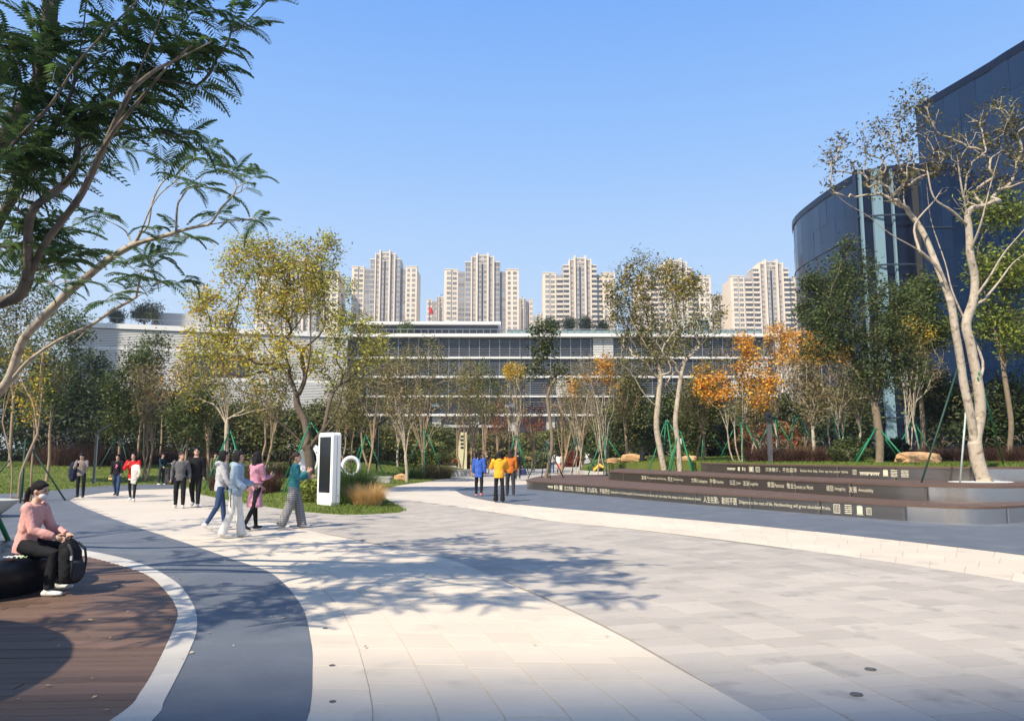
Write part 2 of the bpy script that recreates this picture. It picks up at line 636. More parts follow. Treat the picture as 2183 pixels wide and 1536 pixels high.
def zC(x, y):
    x, y = np.asarray(x, float), np.asarray(y, float)
    return 0.5 + 0.76 * sstep((x - 2.5) / 6) + 0.35 * sstep((y - 38) / 22) * sstep((x - 6) / 9)

def zB(x, y):
    d = edge_dist(LAWN_B, x, y)
    return 0.5 + 1.3 * sstep(d / 9)

def lawn(name, poly, zf, step):
    r = resample(np.concatenate([poly, poly[:1]]), step)[:-1]
    x0, y0 = poly.min(0)
    x1, y1 = poly.max(0)
    gx, gy = np.meshgrid(np.arange(x0, x1, step), np.arange(y0, y1, step))
    gx = gx.ravel() + rng.normal(0, step * .15, gx.size)
    gy = gy.ravel() + rng.normal(0, step * .15, gy.size)
    k = inside(poly, gx, gy)
    k &= edge_dist(poly, gx, gy) > step * 0.4
    pts = [Vector(p) for p in r] + [Vector((a, b)) for a, b in zip(gx[k], gy[k])]
    res = delaunay_2d_cdt(pts, [], [list(range(len(r)))], 1, 1e-5)
    V = np.array([(p.x, p.y) for p in res[0]])
    z = zf(V[:, 0], V[:, 1])
    on = edge_dist(poly, V[:, 0], V[:, 1]) < 0.02
    mb = MB()
    mb.add(np.column_stack([V, z]), [tuple(f) for f in res[2]])
    # skirt down to the paving
    for i in range(len(r)):
        a, b = r[i], r[(i + 1) % len(r)]
        za, zb = zf(a[0:1], a[1:2])[0], zf(b[0:1], b[1:2])[0]
        mb.add([(a[0], a[1], -0.1), (b[0], b[1], -0.1), (b[0], b[1], zb), (a[0], a[1], za)], [(0, 1, 2, 3)])
    o = mb.build(name, M_GRASS, smooth=True)
    o['kind'] = 'structure'
    return o

lawn('lawn', LAWN_A, zA, 1.3)
lawn('lawn', LAWN_C, zC, 1.2)
lawn('lawn', LAWN_B, zB, 2.5)

def ground_z(x, y):
    if inside(LAWN_A, np.array([x]), np.array([y]))[0]:
        return float(zA(np.array([x]), np.array([y]))[0])
    if inside(LAWN_C, np.array([x]), np.array([y]))[0]:
        return float(zC(np.array([x]), np.array([y]))[0])
    if inside(LAWN_B, np.array([x]), np.array([y]))[0]:
        return float(zB(np.array([x]), np.array([y]))[0])
    return gz(y)

def blades(name, poly, zf, n, ymax, h, mat):
    x0, y0 = poly.min(0)
    x1, y1 = poly.max(0)
    y1 = min(y1, ymax)
    X, Y = [], []
    tot = 0
    while tot < n:
        y = y0 + (y1 - y0) * rng.random(n) ** 1.6
        x = rng.uniform(x0, x1, n)
        k = inside(poly, x, y) & (np.abs(x) < 0.7 * y + 0.5)
        X.append(x[k]); Y.append(y[k]); tot += k.sum()
    x, y = np.concatenate(X)[:n], np.concatenate(Y)[:n]
    z = zf(x, y)
    a = rng.uniform(0, 2 * math.pi, n)
    hh = h * rng.uniform(0.5, 1.3, n)
    w = 0.006 + y * 0.0004
    bx, by = np.cos(a) * w, np.sin(a) * w
    lx, ly = rng.normal(0, 0.5, n) * hh, rng.normal(0, 0.5, n) * hh
    v = np.stack([np.column_stack([x - bx, y - by, z - 0.01]), np.column_stack([x + bx, y + by, z - 0.01]), np.column_stack([x + lx, y + ly, z + hh])], 1)
    mb = MB()
    mb.add(v.reshape(-1, 3), np.arange(3 * n).reshape(-1, 3))
    o = mb.build(name, mat)
    o['kind'] = 'stuff'
    return tag(o, 'short mown grass blades covering the lawn', 'grass')

blades('lawn_grass', LAWN_A, zA, 60000, 62, 0.07, M_BLADE)
blades('lawn_grass', LAWN_C, zC, 30000, 52, 0.07, M_BLADE)
# ================================================================ STEPPED TERRACE WITH LETTERING
M_BRONZE = pm('bronze_steel', (0.27, 0.24, 0.215), 0.30, metal=0.92, var=0.10, vs=1.2, stretch=(0.6, 0.6, 14), bump=0.02, bs=50, objr=0.06)
M_STEELP = pm('pale_steel', (0.62, 0.59, 0.56), 0.2, metal=1.0, var=0.06, vs=1.2, stretch=(0.6, 0.6, 20), bump=0.02, bs=50)  # paler steel for the riser panels at the right end
M_TBOARD = pm('terrace_board', (0.125, 0.080, 0.060), 0.65, var=0.25, vs=3, bump=0.3, bs=30, stretch=(1, 1, 5), spec=0.3)
M_LETTER = pm('pale_lettering', (0.72, 0.66, 0.48), 0.5)
M_GRAVEL = pm('white_gravel', (0.70, 0.68, 0.63), 0.9, var=0.25, vs=25, bump=0.6, bs=60)
M_CONC = pm('pale_concrete', (0.48, 0.46, 0.42), 0.8, var=0.12, vs=2, bump=0.1, bs=50)

T1 = spline([(3.0, 47.5), (1.7, 44), (1.0, 40), (0.72, 37.6), (0.78, 36.2), (1.25, 35.1), (2.05, 33.4), (3.96, 29.2), (5.05, 26.6), (6.75, 23.2), (8.9, 19.35), (9.65, 18.25), (10.3, 17.72), (11.05, 17.78), (12.2, 18.4), (15, 20.2), (19, 23)], 10)
T2 = spline([(6.3, 45), (5.2, 40.5), (4.72, 38), (4.85, 36.6), (5.5, 34.5), (8.1, 26.6), (9.75, 21.3), (10.45, 19.9), (11.4, 19.15), (12.6, 19.15), (14.3, 20), (19, 23.6)], 10)
T3 = spline([(10.4, 40), (9.3, 37.8), (8.85, 36.2), (9.0, 34.6), (9.45, 31.4), (11.2, 25.6), (11.95, 23.7), (12.9, 22.6), (14.3, 22.2), (16.5, 22.8), (20, 25)], 10)

terrace = thing('stepped_terrace', (9, 22, 0), 'dark bronze stepped seating terrace with timber tops and pale lettering along the plaza', 'terrace')

def normals(path):
    d = np.gradient(path, axis=0)
    d /= np.linalg.norm(d, axis=1)[:, None]
    return np.column_stack([d[:, 1], -d[:, 0]])      # the right-hand side of travel

TIERS = []
for path, z0, z1, back in ((T1, 0.0, 0.41, [(19, 47.5)]), (T2, 0.41, 0.82, [(19, 45)]), (T3, 0.82, 1.23, [(20, 40)])):
    fine = resample(path, 0.08)
    nr = normals(fine)
    c = fine.mean(0) + np.array([6, 4])
    if ((fine[len(fine) // 2] - c) @ nr[len(fine) // 2]) < 0:
        nr = -nr
    TIERS.append((fine, nr, z0, z1))
    # riser panels
    per = 30
    for i in range(0, len(fine) - 2, per):
        seg = slice(i, min(i + per + 1, len(fine)))
        a, n_ = fine[seg], nr[seg]
        k = len(a)
        if k < 3:
            continue
        a = a.copy()
        a[-1] = a[-1] * 0.97 + a[-2] * 0.03
        inn = a - n_ * 0.02
        v = [(p[0], p[1], z0 + 0.004) for p in a] + [(p[0], p[1], z1 - 0.055) for p in a] + [(p[0], p[1], z0 + 0.004) for p in inn] + [(p[0], p[1], z1 - 0.055) for p in inn]
        f = []
        for j in range(k - 1):
            f += [(j, j + 1, k + j + 1, k + j), (2 * k + j + 1, 2 * k + j, 3 * k + j, 3 * k + j + 1)]
        f += [(0, k, 3 * k, 2 * k), (k - 1, 3 * k - 1, 4 * k - 1, 2 * k - 1)]
        mx, my = a[k // 2]
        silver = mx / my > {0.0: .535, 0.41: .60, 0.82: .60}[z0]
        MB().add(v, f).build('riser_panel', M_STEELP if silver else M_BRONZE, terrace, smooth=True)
    bk = fine - nr * 0.014
    kk = len(bk)
    MB().add([(p[0], p[1], z0 + .003) for p in bk] + [(p[0], p[1], z1 - .056) for p in bk], [(j, j + 1, kk + j + 1, kk + j) for j in range(kk - 1)]).build('riser_backing', M_BRONZE, terrace, smooth=True)
    # timber top with a nosing
    nose = fine + nr * 0.035
    poly = [tuple(p) for p in nose[::3]] + [tuple(nose[-1])] + back
    r = delaunay_2d_cdt([Vector(p) for p in poly], [], [list(range(len(poly)))], 1, 1e-5)
    mb = MB()
    nv = len(r[0])
    mb.add([(q.x, q.y, z1) for q in r[0]], [tuple(t) for t in r[2]])
    N = len(poly)
    mb.add([(p[0], p[1], z1) for p in poly] + [(p[0], p[1], z1 - 0.055) for p in poly],
           [(j, (j + 1) % N, N + (j + 1) % N, N + j) for j in range(N)])
    mb.add([(q.x, q.y, z1 - 0.055) for q in r[0]], [tuple(t)[::-1] for t in r[2]])
    mb.build('timber_top', M_TBOARD, terrace)

def path_px(tier):
    fine, nr, z0, z1 = tier
    u = np.array([[*p, (z0 + z1) / 2 - CAMH] for p in fine])
    dep = u[:, 1] * math.cos(PITCH) + u[:, 2] * math.sin(PITCH)
    px = CX + FPX * u[:, 0] / dep
    s = np.concatenate([[0], np.cumsum(np.linalg.norm(np.diff(fine, axis=0), axis=1))])
    j0 = np.argmin(px)
    j1 = j0 + np.argmax(px[j0:])
    return px[j0:j1 + 1], s[j0:j1 + 1], s

def flat_text(body):
    cu = bpy.data.curves.new('lettering', 'FONT')
    cu.body = body
    cu.size = 1
    cu.resolution_u = 2
    o = bpy.data.objects.new('lettering', cu)
    COL.objects.link(o)
    dg = bpy.context.evaluated_depsgraph_get()
    me = bpy.data.meshes.new_from_object(o.evaluated_get(dg))
    v = np.array([q.co[:2] for q in me.vertices])
    f = [tuple(p.vertices) for p in me.polygons]
    bpy.data.objects.remove(o)
    return v, f

def wrap(tier, v, f, px0, px1, zlo, zhi, name='lettering'):
    """lay a flat design on the riser between two photo columns"""
    fine, nr, z0, z1 = tier
    pxs, ss, s = path_px(tier)
    s0, s1 = np.interp([px0, px1], pxs, ss)
    lo, hi = v.min(0), v.max(0)
    S = s0 + (v[:, 0] - lo[0]) / (hi[0] - lo[0]) * (s1 - s0)
    Z = zlo + (v[:, 1] - lo[1]) / (hi[1] - lo[1]) * (zhi - zlo)
    X = np.column_stack([np.interp(S, s, fine[:, 0] + nr[:, 0] * 0.004), np.interp(S, s, fine[:, 1] + nr[:, 1] * 0.004), Z])
    o = MB().add(X, f).build(name, M_LETTER, terrace)
    o['kind'] = 'stuff'
    return o

def rects(rs):
    v, f = [], []
    for x0, y0, x1, y1 in rs:
        k = max(1, int((x1 - x0) * 6))
        for j in range(k):
            a, b = x0 + (x1 - x0) * j / k, x0 + (x1 - x0) * (j + 1) / k
            n = len(v)
            v += [(a, y0), (b, y0), (b, y1), (a, y1)]
            f.append((n, n + 1, n + 2, n + 3))
    return np.array(v, float), f

I_GATE = rects([(0, .75, 1, 1), (.04, .45, .96, .68), (.05, 0, .1, .45), (.16, 0, .2, .45), (.26, 0, .3, .45), (.36, 0, .44, .45), (.56, 0, .64, .45), (.7, 0, .74, .45), (.8, 0, .84, .45), (.9, 0, .95, .45)])
I_BARS = rects([(0, 0, .3, 1), (.6, .1, .75, 1), (.9, 0, 1, .9)])
I_TAB = rects([(0, 0, .14, 1), (.86, 0, 1, 1), (.14, .9, .86, 1), (.14, 0, .86, .1), (.24, .16, .76, .84)])
I_FULL = rects([(.08, .12, .92, .92), (0, 0, 1, .08), (.2, .94, .8, 1)])
I_LATT = rects([(0, 0, .08, 1), (.92, 0, 1, 1), (.08, .93, .92, 1), (.08, 0, .92, .07)] + [(.16 + .24 * i + .06 * (j % 2), .12 + .165 * j, .28 + .24 * i + .06 * (j % 2), .22 + .165 * j) for i in range(3) for j in range(5)])
I_STRP = rects([(0, .0, 1, .1), (0, .22, .55, .32), (.65, .22, 1, .32), (0, .44, 1, .54), (0, .66, .4, .76), (.5, .66, 1, .76), (0, .9, 1, 1)])

t1, t2, t3 = TIERS
def words_on(tier, body, a, b, lo, hi):
    v, f = flat_text(body)
    wrap(tier, v, f, a, b, lo, hi)

for ic, a, b, lo, hi in ((I_GATE, 1168, 1179, .15, .24), (I_BARS, 1182, 1190, .12, .28), (I_TAB, 1193, 1199, .10, .30),
                         (I_LATT, 1777, 1791, .08, .31), (I_STRP, 1801, 1816, .09, .31), (I_FULL, 1826, 1840, .08, .31), (I_LATT, 1847, 1858, .10, .27)):
    wrap(t1, ic[0], ic[1], a, b, lo, hi, 'emblem')
words_on(t1, '志之所趋，无远弗届，穷山距海，不能限也', 1203, 1300, .10, .29)
words_on(t1, 'Aspiration is the best guide. Even mountains and sea can not stay the steps of a ambitious mind.', 1302, 1495, .12, .24)
words_on(t1, '人生在勤，勤则不匮', 1500, 1571, .09, .30)
words_on(t1, 'Diligence is the root of life. Hardworking will grow abundant fruits.', 1576, 1771, .12, .245)
for body, a, b, big in (('富强', 1368, 1378, 1), ('Prosperous and Strong', 1380, 1420, 0), ('民主', 1424, 1434, 1), ('Democracy', 1436, 1456.5, 0), ('文明', 1474, 1485, 1),
                        ('Civilization', 1487, 1508, 0), ('平等', 1513, 1526, 1), ('Equality', 1527.5, 1543, 0), ('公正', 1556, 1568, 1), ('Just', 1570, 1579, 0),
                        ('法治', 1584, 1597, 1), ('Legality', 1599, 1616.5, 0), ('爱国', 1636, 1650, 1), ('Patriotic', 1652, 1672, 0), ('敬业', 1677.5, 1692, 1),
                        ('Devote to Work', 1694, 1734, 0), ('诚信', 1761.6, 1777, 1), ('Integrity', 1780, 1803, 0), ('友善', 1810, 1827, 1), ('Amicability', 1830, 1862, 0)):
    words_on(t2, body, a, b, .41 + (.12 if big else .13), .41 + (.29 if big else .25))
words_on(t3, '只争朝夕，不负韶华', 1632, 1699, .94, 1.11)
words_on(t3, 'Seize the day, live up to your time', 1706, 1808, .95, 1.07)
for ic, a, b, lo, hi in ((I_GATE, 1550, 1568, .95, 1.05), (I_BARS, 1573, 1589, .94, 1.09), (I_TAB, 1597, 1606, .92, 1.12), (I_LATT, 1611, 1620, .92, 1.12),
                         (I_LATT, 1818, 1826, .94, 1.10), (I_GATE, 1832, 1876, .93, 1.03), (I_FULL, 1882, 1894, .92, 1.12), (I_STRP, 1899, 1913, .91, 1.12), (I_STRP, 1921, 1937, .91, 1.11)):
    wrap(t3, ic[0], ic[1], a, b, lo, hi, 'emblem')

gcx, gcy = G(2095, 1027, .82)
mb = MB()
th = np.linspace(0, 2 * math.pi, 28, endpoint=False)
mb.prism([(gcx + math.cos(a) * .86 * (1 + .04 * math.sin(3 * a)), gcy + .05 + math.sin(a) * .62) for a in th], .8, .832)
mb.build('gravel_ring', M_GRAVEL, terrace)

# pale concrete kerb bench at the left end of the upper lawn
kb = spline([(7.6, 46.5), (6.2, 48.6), (5.2, 51.5), (4.9, 56), (5.4, 60)], 8)
mb = MB()
nk = normals(kb)
out = np.concatenate([kb + nk * 0.0, (kb + nk * -0.45)[::-1]])
ar = sum(out[j][0] * out[(j + 1) % len(out)][1] - out[(j + 1) % len(out)][0] * out[j][1] for j in range(len(out)))
mb.prism(out if ar > 0 else out[::-1], 0.0, 0.56)
tag(mb.build('concrete_kerb_bench', M_CONC), 'low pale concrete kerb bench curving behind the bare end of the terrace', 'bench')

# ================================================================ LONG OFFICE BUILDING
M_WHITE = pm('white_cladding', (0.74, 0.72, 0.68), 0.5, var=0.05, vs=0.3)
M_SLAT = pm('white_slat', (0.70, 0.68, 0.64), 0.5, var=0.05, vs=0.2)
M_THIN = pm('grey_slat', (0.21, 0.22, 0.24), 0.45)
M_DARKG = pm('dark_glazing', (0.022, 0.028, 0.036), 0.12, spec=0.6, var=0.3, vs=0.2)
M_DARKW = pm('dark_interior', (0.03, 0.03, 0.032), 0.8)
M_GLASSR = pm('rail_glass', (0.20, 0.27, 0.26), 0.15, spec=0.6)
M_STEEL = pm('steel_rail', (0.35, 0.36, 0.37), 0.4, metal=0.7)
M_GREYWALL = pm('grey_wall', (0.45, 0.44, 0.42), 0.8, var=0.08, vs=0.5)
M_SKYPANE = pm('bright_pane', (0.35, 0.5, 0.68), 0.05, metal=0.6, spec=0.8)
M_GREENPANE = pm('green_pane', (0.06, 0.13, 0.11), 0.12, spec=0.6)

D1 = 150.0
zpx = lambda y, D: P(1091, y, D)[2]
xpx = lambda x, D: (x - CX) / FPX * D * 1.0
office = thing('louvred_office_building', (0, 155, 0.7), 'long low office building with white louvres and glazed storeys behind the trees', 'building')
yl = [(713, 719.5), (761, 765), (801.5, 805.5), (843, 846.5), (882, 886.5)]        # storey edges in the photo
X0, X1 = xpx(738, D1), xpx(1655, D1)
mb = MB()
mb.box(X0, D1 + 0.9, 6.0, X1, D1 + 25, zpx(718, D1) - 0.4)
mb.build('core_wall', M_DARKG, office)
for i, (a, b) in enumerate(yl):
    mb = MB()
    mb.box(X0, D1 - (1.5 if i == 0 else 0.7), zpx(b, D1), X1 + (1.2 if i == 0 else 0), D1 + (26 if i == 0 else 1.2), zpx(a, D1))
    mb.build('roof_edge' if i == 0 else 'floor_band', M_WHITE, office)
for i in range(4):
    zt, zb = zpx(yl[i][1], D1), zpx(yl[i + 1][0], D1)
    mb = MB()
    n = 9 if i < 2 else 8
    for k in range(n):
        z = zb + (zt - zb) * (k + 0.7) / n
        if i >= 2:
            mb.box(xpx(1120, D1), D1 - .1, z, X1, D1 + .12, z + .09)
        else:
            mb.box(X0, D1 - .1, z, X1, D1 + .12, z + .085)
    o = mb.build('louvre_slats', M_THIN, office)
    o['kind'] = 'stuff'
    x = X0
    while x < X1:
        mb = MB()
        mb.box(x - .06, D1 - .16, zb, x + .06, D1 + .9, zt)
        mb.build('mullion', M_STEEL, office)
        x += 21.8 / FPX * D1 if i < 2 else 2 * 21.8 / FPX * D1
# panels of broad white slats
for (a, b, y0, y1) in ((1266, 1287, 721, 761), (1288, 1309, 721, 761), (1186, 1224, 806, 843), (1560, 1600, 806, 843), (1575, 1640, 766, 801)):
    zt, zb = zpx(y0, D1), zpx(y1, D1)
    mb = MB()
    n = 11
    for k in range(n):
        z = zb + (zt - zb) * (k + .2) / n
        mb.box(xpx(a, D1), D1 - .3, z, xpx(b, D1), D1 - .14, z + (zt - zb) / n * .62)
    mb.build('white_slat_panel', M_SLAT, office)['kind'] = 'stuff'
for (a, b, y0, y1) in ((985, 1006, 818, 829), (1075, 1085, 859, 867), (1086, 1098, 858, 867), (920, 936, 859, 866)):
    mb = MB()
    x0, x1 = xpx(a, D1), xpx(b, D1)
    z1_, z0_ = zpx(y0, D1), zpx(y1, D1)
    mb.add([(x0, D1 + .2, z0_), (x1, D1 + .2, z0_), (x1, D1 + .7, z1_), (x0, D1 + .7, z1_), (x0, D1 + .26, z0_), (x1, D1 + .26, z0_), (x1, D1 + .76, z1_), (x0, D1 + .76, z1_)], MB.BOXF)
    mb.build('open_window', M_SKYPANE, office)
mb = MB()
mb.box(X0, D1 + 4, 0.0, X1, D1 + 24, 6.0)
mb.build('ground_floor_recess', M_DARKW, office)
x = X0 + 2
while x < X1:
    mb = MB()
    mb.box(x, D1 + .2, 0.4, x + 1.7, D1 + 1.8, zpx(887, D1))
    mb.build('column', M_GREYWALL, office)
    x += 7.4
mb = MB()
mb.box(xpx(950, D1), D1 - 4, zpx(912, D1), xpx(1075, D1), D1 + 3, zpx(907, D1))
mb.build('entrance_canopy', M_GREYWALL, office)
# roof: railing, glazed penthouse, stair box
zr = zpx(713, D1)
mb = MB()
for px in range(760, 1650, 15):
    x = xpx(px, D1)
    mb.box(x - .04, D1 + .3, zr, x + .04, D1 + .38, zr + 1.15)
mb.box(xpx(750, D1), D1 + .28, zr + 1.1, X1, D1 + .4, zr + 1.18)
mb.build('roof_railing', M_STEEL, office)['kind'] = 'stuff'
mb = MB()
mb.box(xpx(1080, D1), D1 + .5, zr + .05, X1 - 2, D1 + .53, zr + 1.0)
mb.build('railing_glass', M_GLASSR, office)
mb = MB()
mb.box(xpx(770, 162), 158, zr - .2, xpx(1062, 162), 170, zpx(699.5, 162))
mb.build('penthouse_glazing', M_DARKG, office)
mb = MB()
mb.box(xpx(752, 162), 156.5, zpx(699.5, 162), xpx(1068, 162), 171, zpx(694.5, 162))
mb.build('penthouse_roof', M_WHITE, office)
mb = MB()
mb.box(xpx(1455, 156), 154, zr - .2, xpx(1516, 156), 162, zpx(681, 156))
sb = mb.build('stair_box', M_GREYWALL, office)
mb = MB()
mb.box(xpx(1493, 154), 153.7, zr + .1, xpx(1514, 154), 153.97, zpx(683, 154))
mb.build('stair_window', M_GREENPANE, sb)
mb = MB()
for xx in (1493, 1503, 1514):
    mb.box(xpx(xx, 154) - .07, 153.6, zr + .1, xpx(xx, 154) + .07, 153.68, zpx(683, 154))
for yy in (683.5, 693, 702):
    mb.box(xpx(1493, 154), 153.57, zpx(yy, 154) - .07, xpx(1514, 154), 153.66, zpx(yy, 154) + .07)
mb.build('window_bars', M_DARKW, sb)

# the louvred white wing on the left, a separate block that runs a little towards the camera
wing = thing('white_louvre_wing', (-55, 142, 0.7), 'windowless office wing wrapped in white horizontal louvres behind the yellow tree', 'building')
wa, wb = P(150, 688, 134), P(742, 706, 147)
ztop = 25.0
d_ = (wb - wa)[:2] / np.linalg.norm((wb - wa)[:2])
nn = np.array([d_[1], -d_[0]])
Lw = np.linalg.norm((wb - wa)[:2])

def wbox(mb, u0, u1, t0, t1, z0, z1):
    """box in wing coordinates: u along the front, t outwards"""
    v = []
    for z in (z0, z1):
        for u, t in ((u0, t1), (u1, t1), (u1, t0), (u0, t0)):
            p = wa[:2] + d_ * u + nn * t
            v.append((p[0], p[1], z))
    mb.add(v, MB.BOXF)

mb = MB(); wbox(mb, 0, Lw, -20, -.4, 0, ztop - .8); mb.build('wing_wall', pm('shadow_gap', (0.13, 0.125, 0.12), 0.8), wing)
mb = MB(); wbox(mb, -.6, Lw + .3, -20.5, .35, ztop - .9, ztop); mb.build('roof_edge', M_WHITE, wing)
ou0, ou1 = Lw * .40, Lw * .63
oz1, oz0 = 20.1, 15.9
mb = MB()
pitch = .30
z = 1.2
while z < ztop - 1.1:
    k = .19
    if abs(z - 20.3) < .16 or abs(z - 15.4) < .16:
        z += pitch
        continue
    if oz0 < z < oz1:
        wbox(mb, 0, ou0, -.3, .02, z, z + k); wbox(mb, ou1, Lw, -.3, .02, z, z + k)
    else:
        wbox(mb, 0, Lw, -.3, .02, z, z + k)
    z += pitch
o = mb.build('louvre_slats', M_SLAT, wing)
o['kind'] = 'stuff'
mb = MB()
for z0_, z1_ in ((20.35, 20.85), (15.2, 15.6)):
    wbox(mb, 0, Lw, -.35, .06, z0_, z1_)
mb.build('louvre_band', M_SLAT, wing)
mb = MB()
for k in range(1, 12):
    wbox(mb, Lw * k / 12 - .05, Lw * k / 12 + .05, -.36, -.1, 1, ztop - 1)
mb.build('louvre_uprights', M_THIN, wing)
mb = MB(); wbox(mb, ou0, ou1, -1.6, -.38, oz0, oz1); mb.build('dark_opening', M_DARKG, wing)
mb = MB()
for k in range(40):
    u = Lw * k / 40
    wbox(mb, u - .03, u + .03, -1.0, -.93, ztop, ztop + 1.2)
wbox(mb, 0, Lw, -1.02, -.9, ztop + 1.15, ztop + 1.22)
mb.build('roof_railing', M_STEEL, wing)['kind'] = 'stuff'
mb = MB(); wbox(mb, 12, 22, -14, -7, ztop - .2, ztop + 3.6); mb.build('plant_room', M_GREYWALL, wing)
mb = MB()
for k in range(6):
    wbox(mb, 22.2 + k * .8, 22.45 + k * .8, -9, -8.8, ztop - .2, ztop + 3.9 - k * .25)
for k in range(4):
    wbox(mb, 22.2, 26.4, -9.05, -8.85, ztop + .6 + k * .85, ztop + .72 + k * .85)
mb.build('plant_screen', M_DARKW, wing)
fl = thing('roof_flag', (xpx(912, 165), 165, zr), 'red flag hanging from a thin pole on the office roof', 'flag')
MB().tube([(xpx(912, 165), 165, zr - .2), (xpx(912, 165), 165, zpx(646, 165))], .06, 6).build('flag_pole', M_STEEL, fl)
fx = xpx(912, 165)
zf1, zf0 = zpx(652, 165), zpx(669, 165)
mb = MB()
gr = []
for i in range(7):
    for j in range(5):
        u, w = i / 6, j / 4
        gr.append((fx + .08 + .95 * w * (.45 + .55 * u), 165 + .18 * math.sin(7 * w + 2 * u), zf1 + (zf0 - zf1) * (u + .25 * w * (1 - u) + .0)))
mb.add(gr, [(i * 5 + j, i * 5 + j + 1, i * 5 + j + 6, i * 5 + j + 5) for i in range(6) for j in range(4)])
o = mb.build('flag_cloth', pm('red_cloth', (0.55, 0.02, 0.02), 0.8), fl, smooth=True)
sm = o.modifiers.new('thickness', 'SOLIDIFY'); sm.thickness = .03

# ================================================================ RESIDENTIAL TOWERS
M_CREAM = pm('cream_render', (0.74, 0.625, 0.485), 0.8, var=0.06, vs=0.08)
M_BROWN = pm('brown_render', (0.31, 0.25, 0.215), 0.8, var=0.08, vs=0.1)
M_GRBR = pm('greybrown_render', (0.46, 0.41, 0.36), 0.8, var=0.08, vs=0.1)
M_RWIN = pm('tower_glass', (0.19, 0.185, 0.18), 0.2, spec=0.6, objr=0.55)
M_RWIN2 = pm('tower_blue_glass', (0.14, 0.165, 0.19), 0.15, spec=0.6, objr=0.55)
M_FRAME = pm('tower_frame', (0.62, 0.55, 0.46), 0.7)
WCACHE = {}

def win_mesh(w, h, bars, blue=False):
    key = (round(w, 2), round(h, 2), bars, blue)
    if key not in WCACHE:
        mb = MB()
        mb.add([(-w / 2, -.05, 0), (w / 2, -.05, 0), (w / 2, -.05, h), (-w / 2, -.05, h)], [(0, 1, 2, 3)], 0)
        f = .1
        for x0, x1, z0, z1 in [(-w / 2 - f, -w / 2, -f, h + f), (w / 2, w / 2 + f, -f, h + f), (-w / 2, w / 2, h, h + f), (-w / 2, w / 2, -f, 0)] + [(-w / 2 + w * (k + 1) / (bars + 1) - .07, -w / 2 + w * (k + 1) / (bars + 1) + .07, 0, h) for k in range(bars)]:
            mb.box(x0, -.14, z0, x1, .0, z1, 1)
        WCACHE[key] = mb.build('window', [M_RWIN2 if blue else M_RWIN, M_FRAME], link=False).data
    return WCACHE[key]

def balc_mesh(w):
    key = ('b', round(w, 2))
    if key not in WCACHE:
        mb = MB()
        mb.box(-w / 2, -1.1, -.12, w / 2, 0, .08)
        mb.box(-w / 2, -1.12, .08, w / 2, -1.02, .95)
        WCACHE[key] = mb.build('balcony', M_CREAM, link=False).data
    return WCACHE[key]

SECT = [  # from, to (share of the width), wall, how far it stands out, top level, window style
    (0.0, .095, 'c', 1.2, 0, 'w'), (.095, .185, 'c', .5, 0, 'n'), (.185, .28, 'b', -1.5, 0, 'g'), (.28, .362, 'g', 2.2, 1, 'y'),
    (.362, .378, 'c', 3.4, 2, None), (.378, .43, 'g', 2.6, 2, 'n'), (.43, .452, 'c', 4.0, 3, None), (.452, .575, 'g', 2.9, 3, 'd'),
    (.575, .598, 'c', 4.0, 3, None), (.598, .655, 'g', 2.6, 2, 'n'), (.655, .672, 'c', 3.4, 2, None), (.672, .745, 'g', 2.2, 1, 'y'),
    (.745, .825, 'b', -2.5, 0, 'g'), (.825, 1.0, 'c', 1.2, 0, 'ww')]

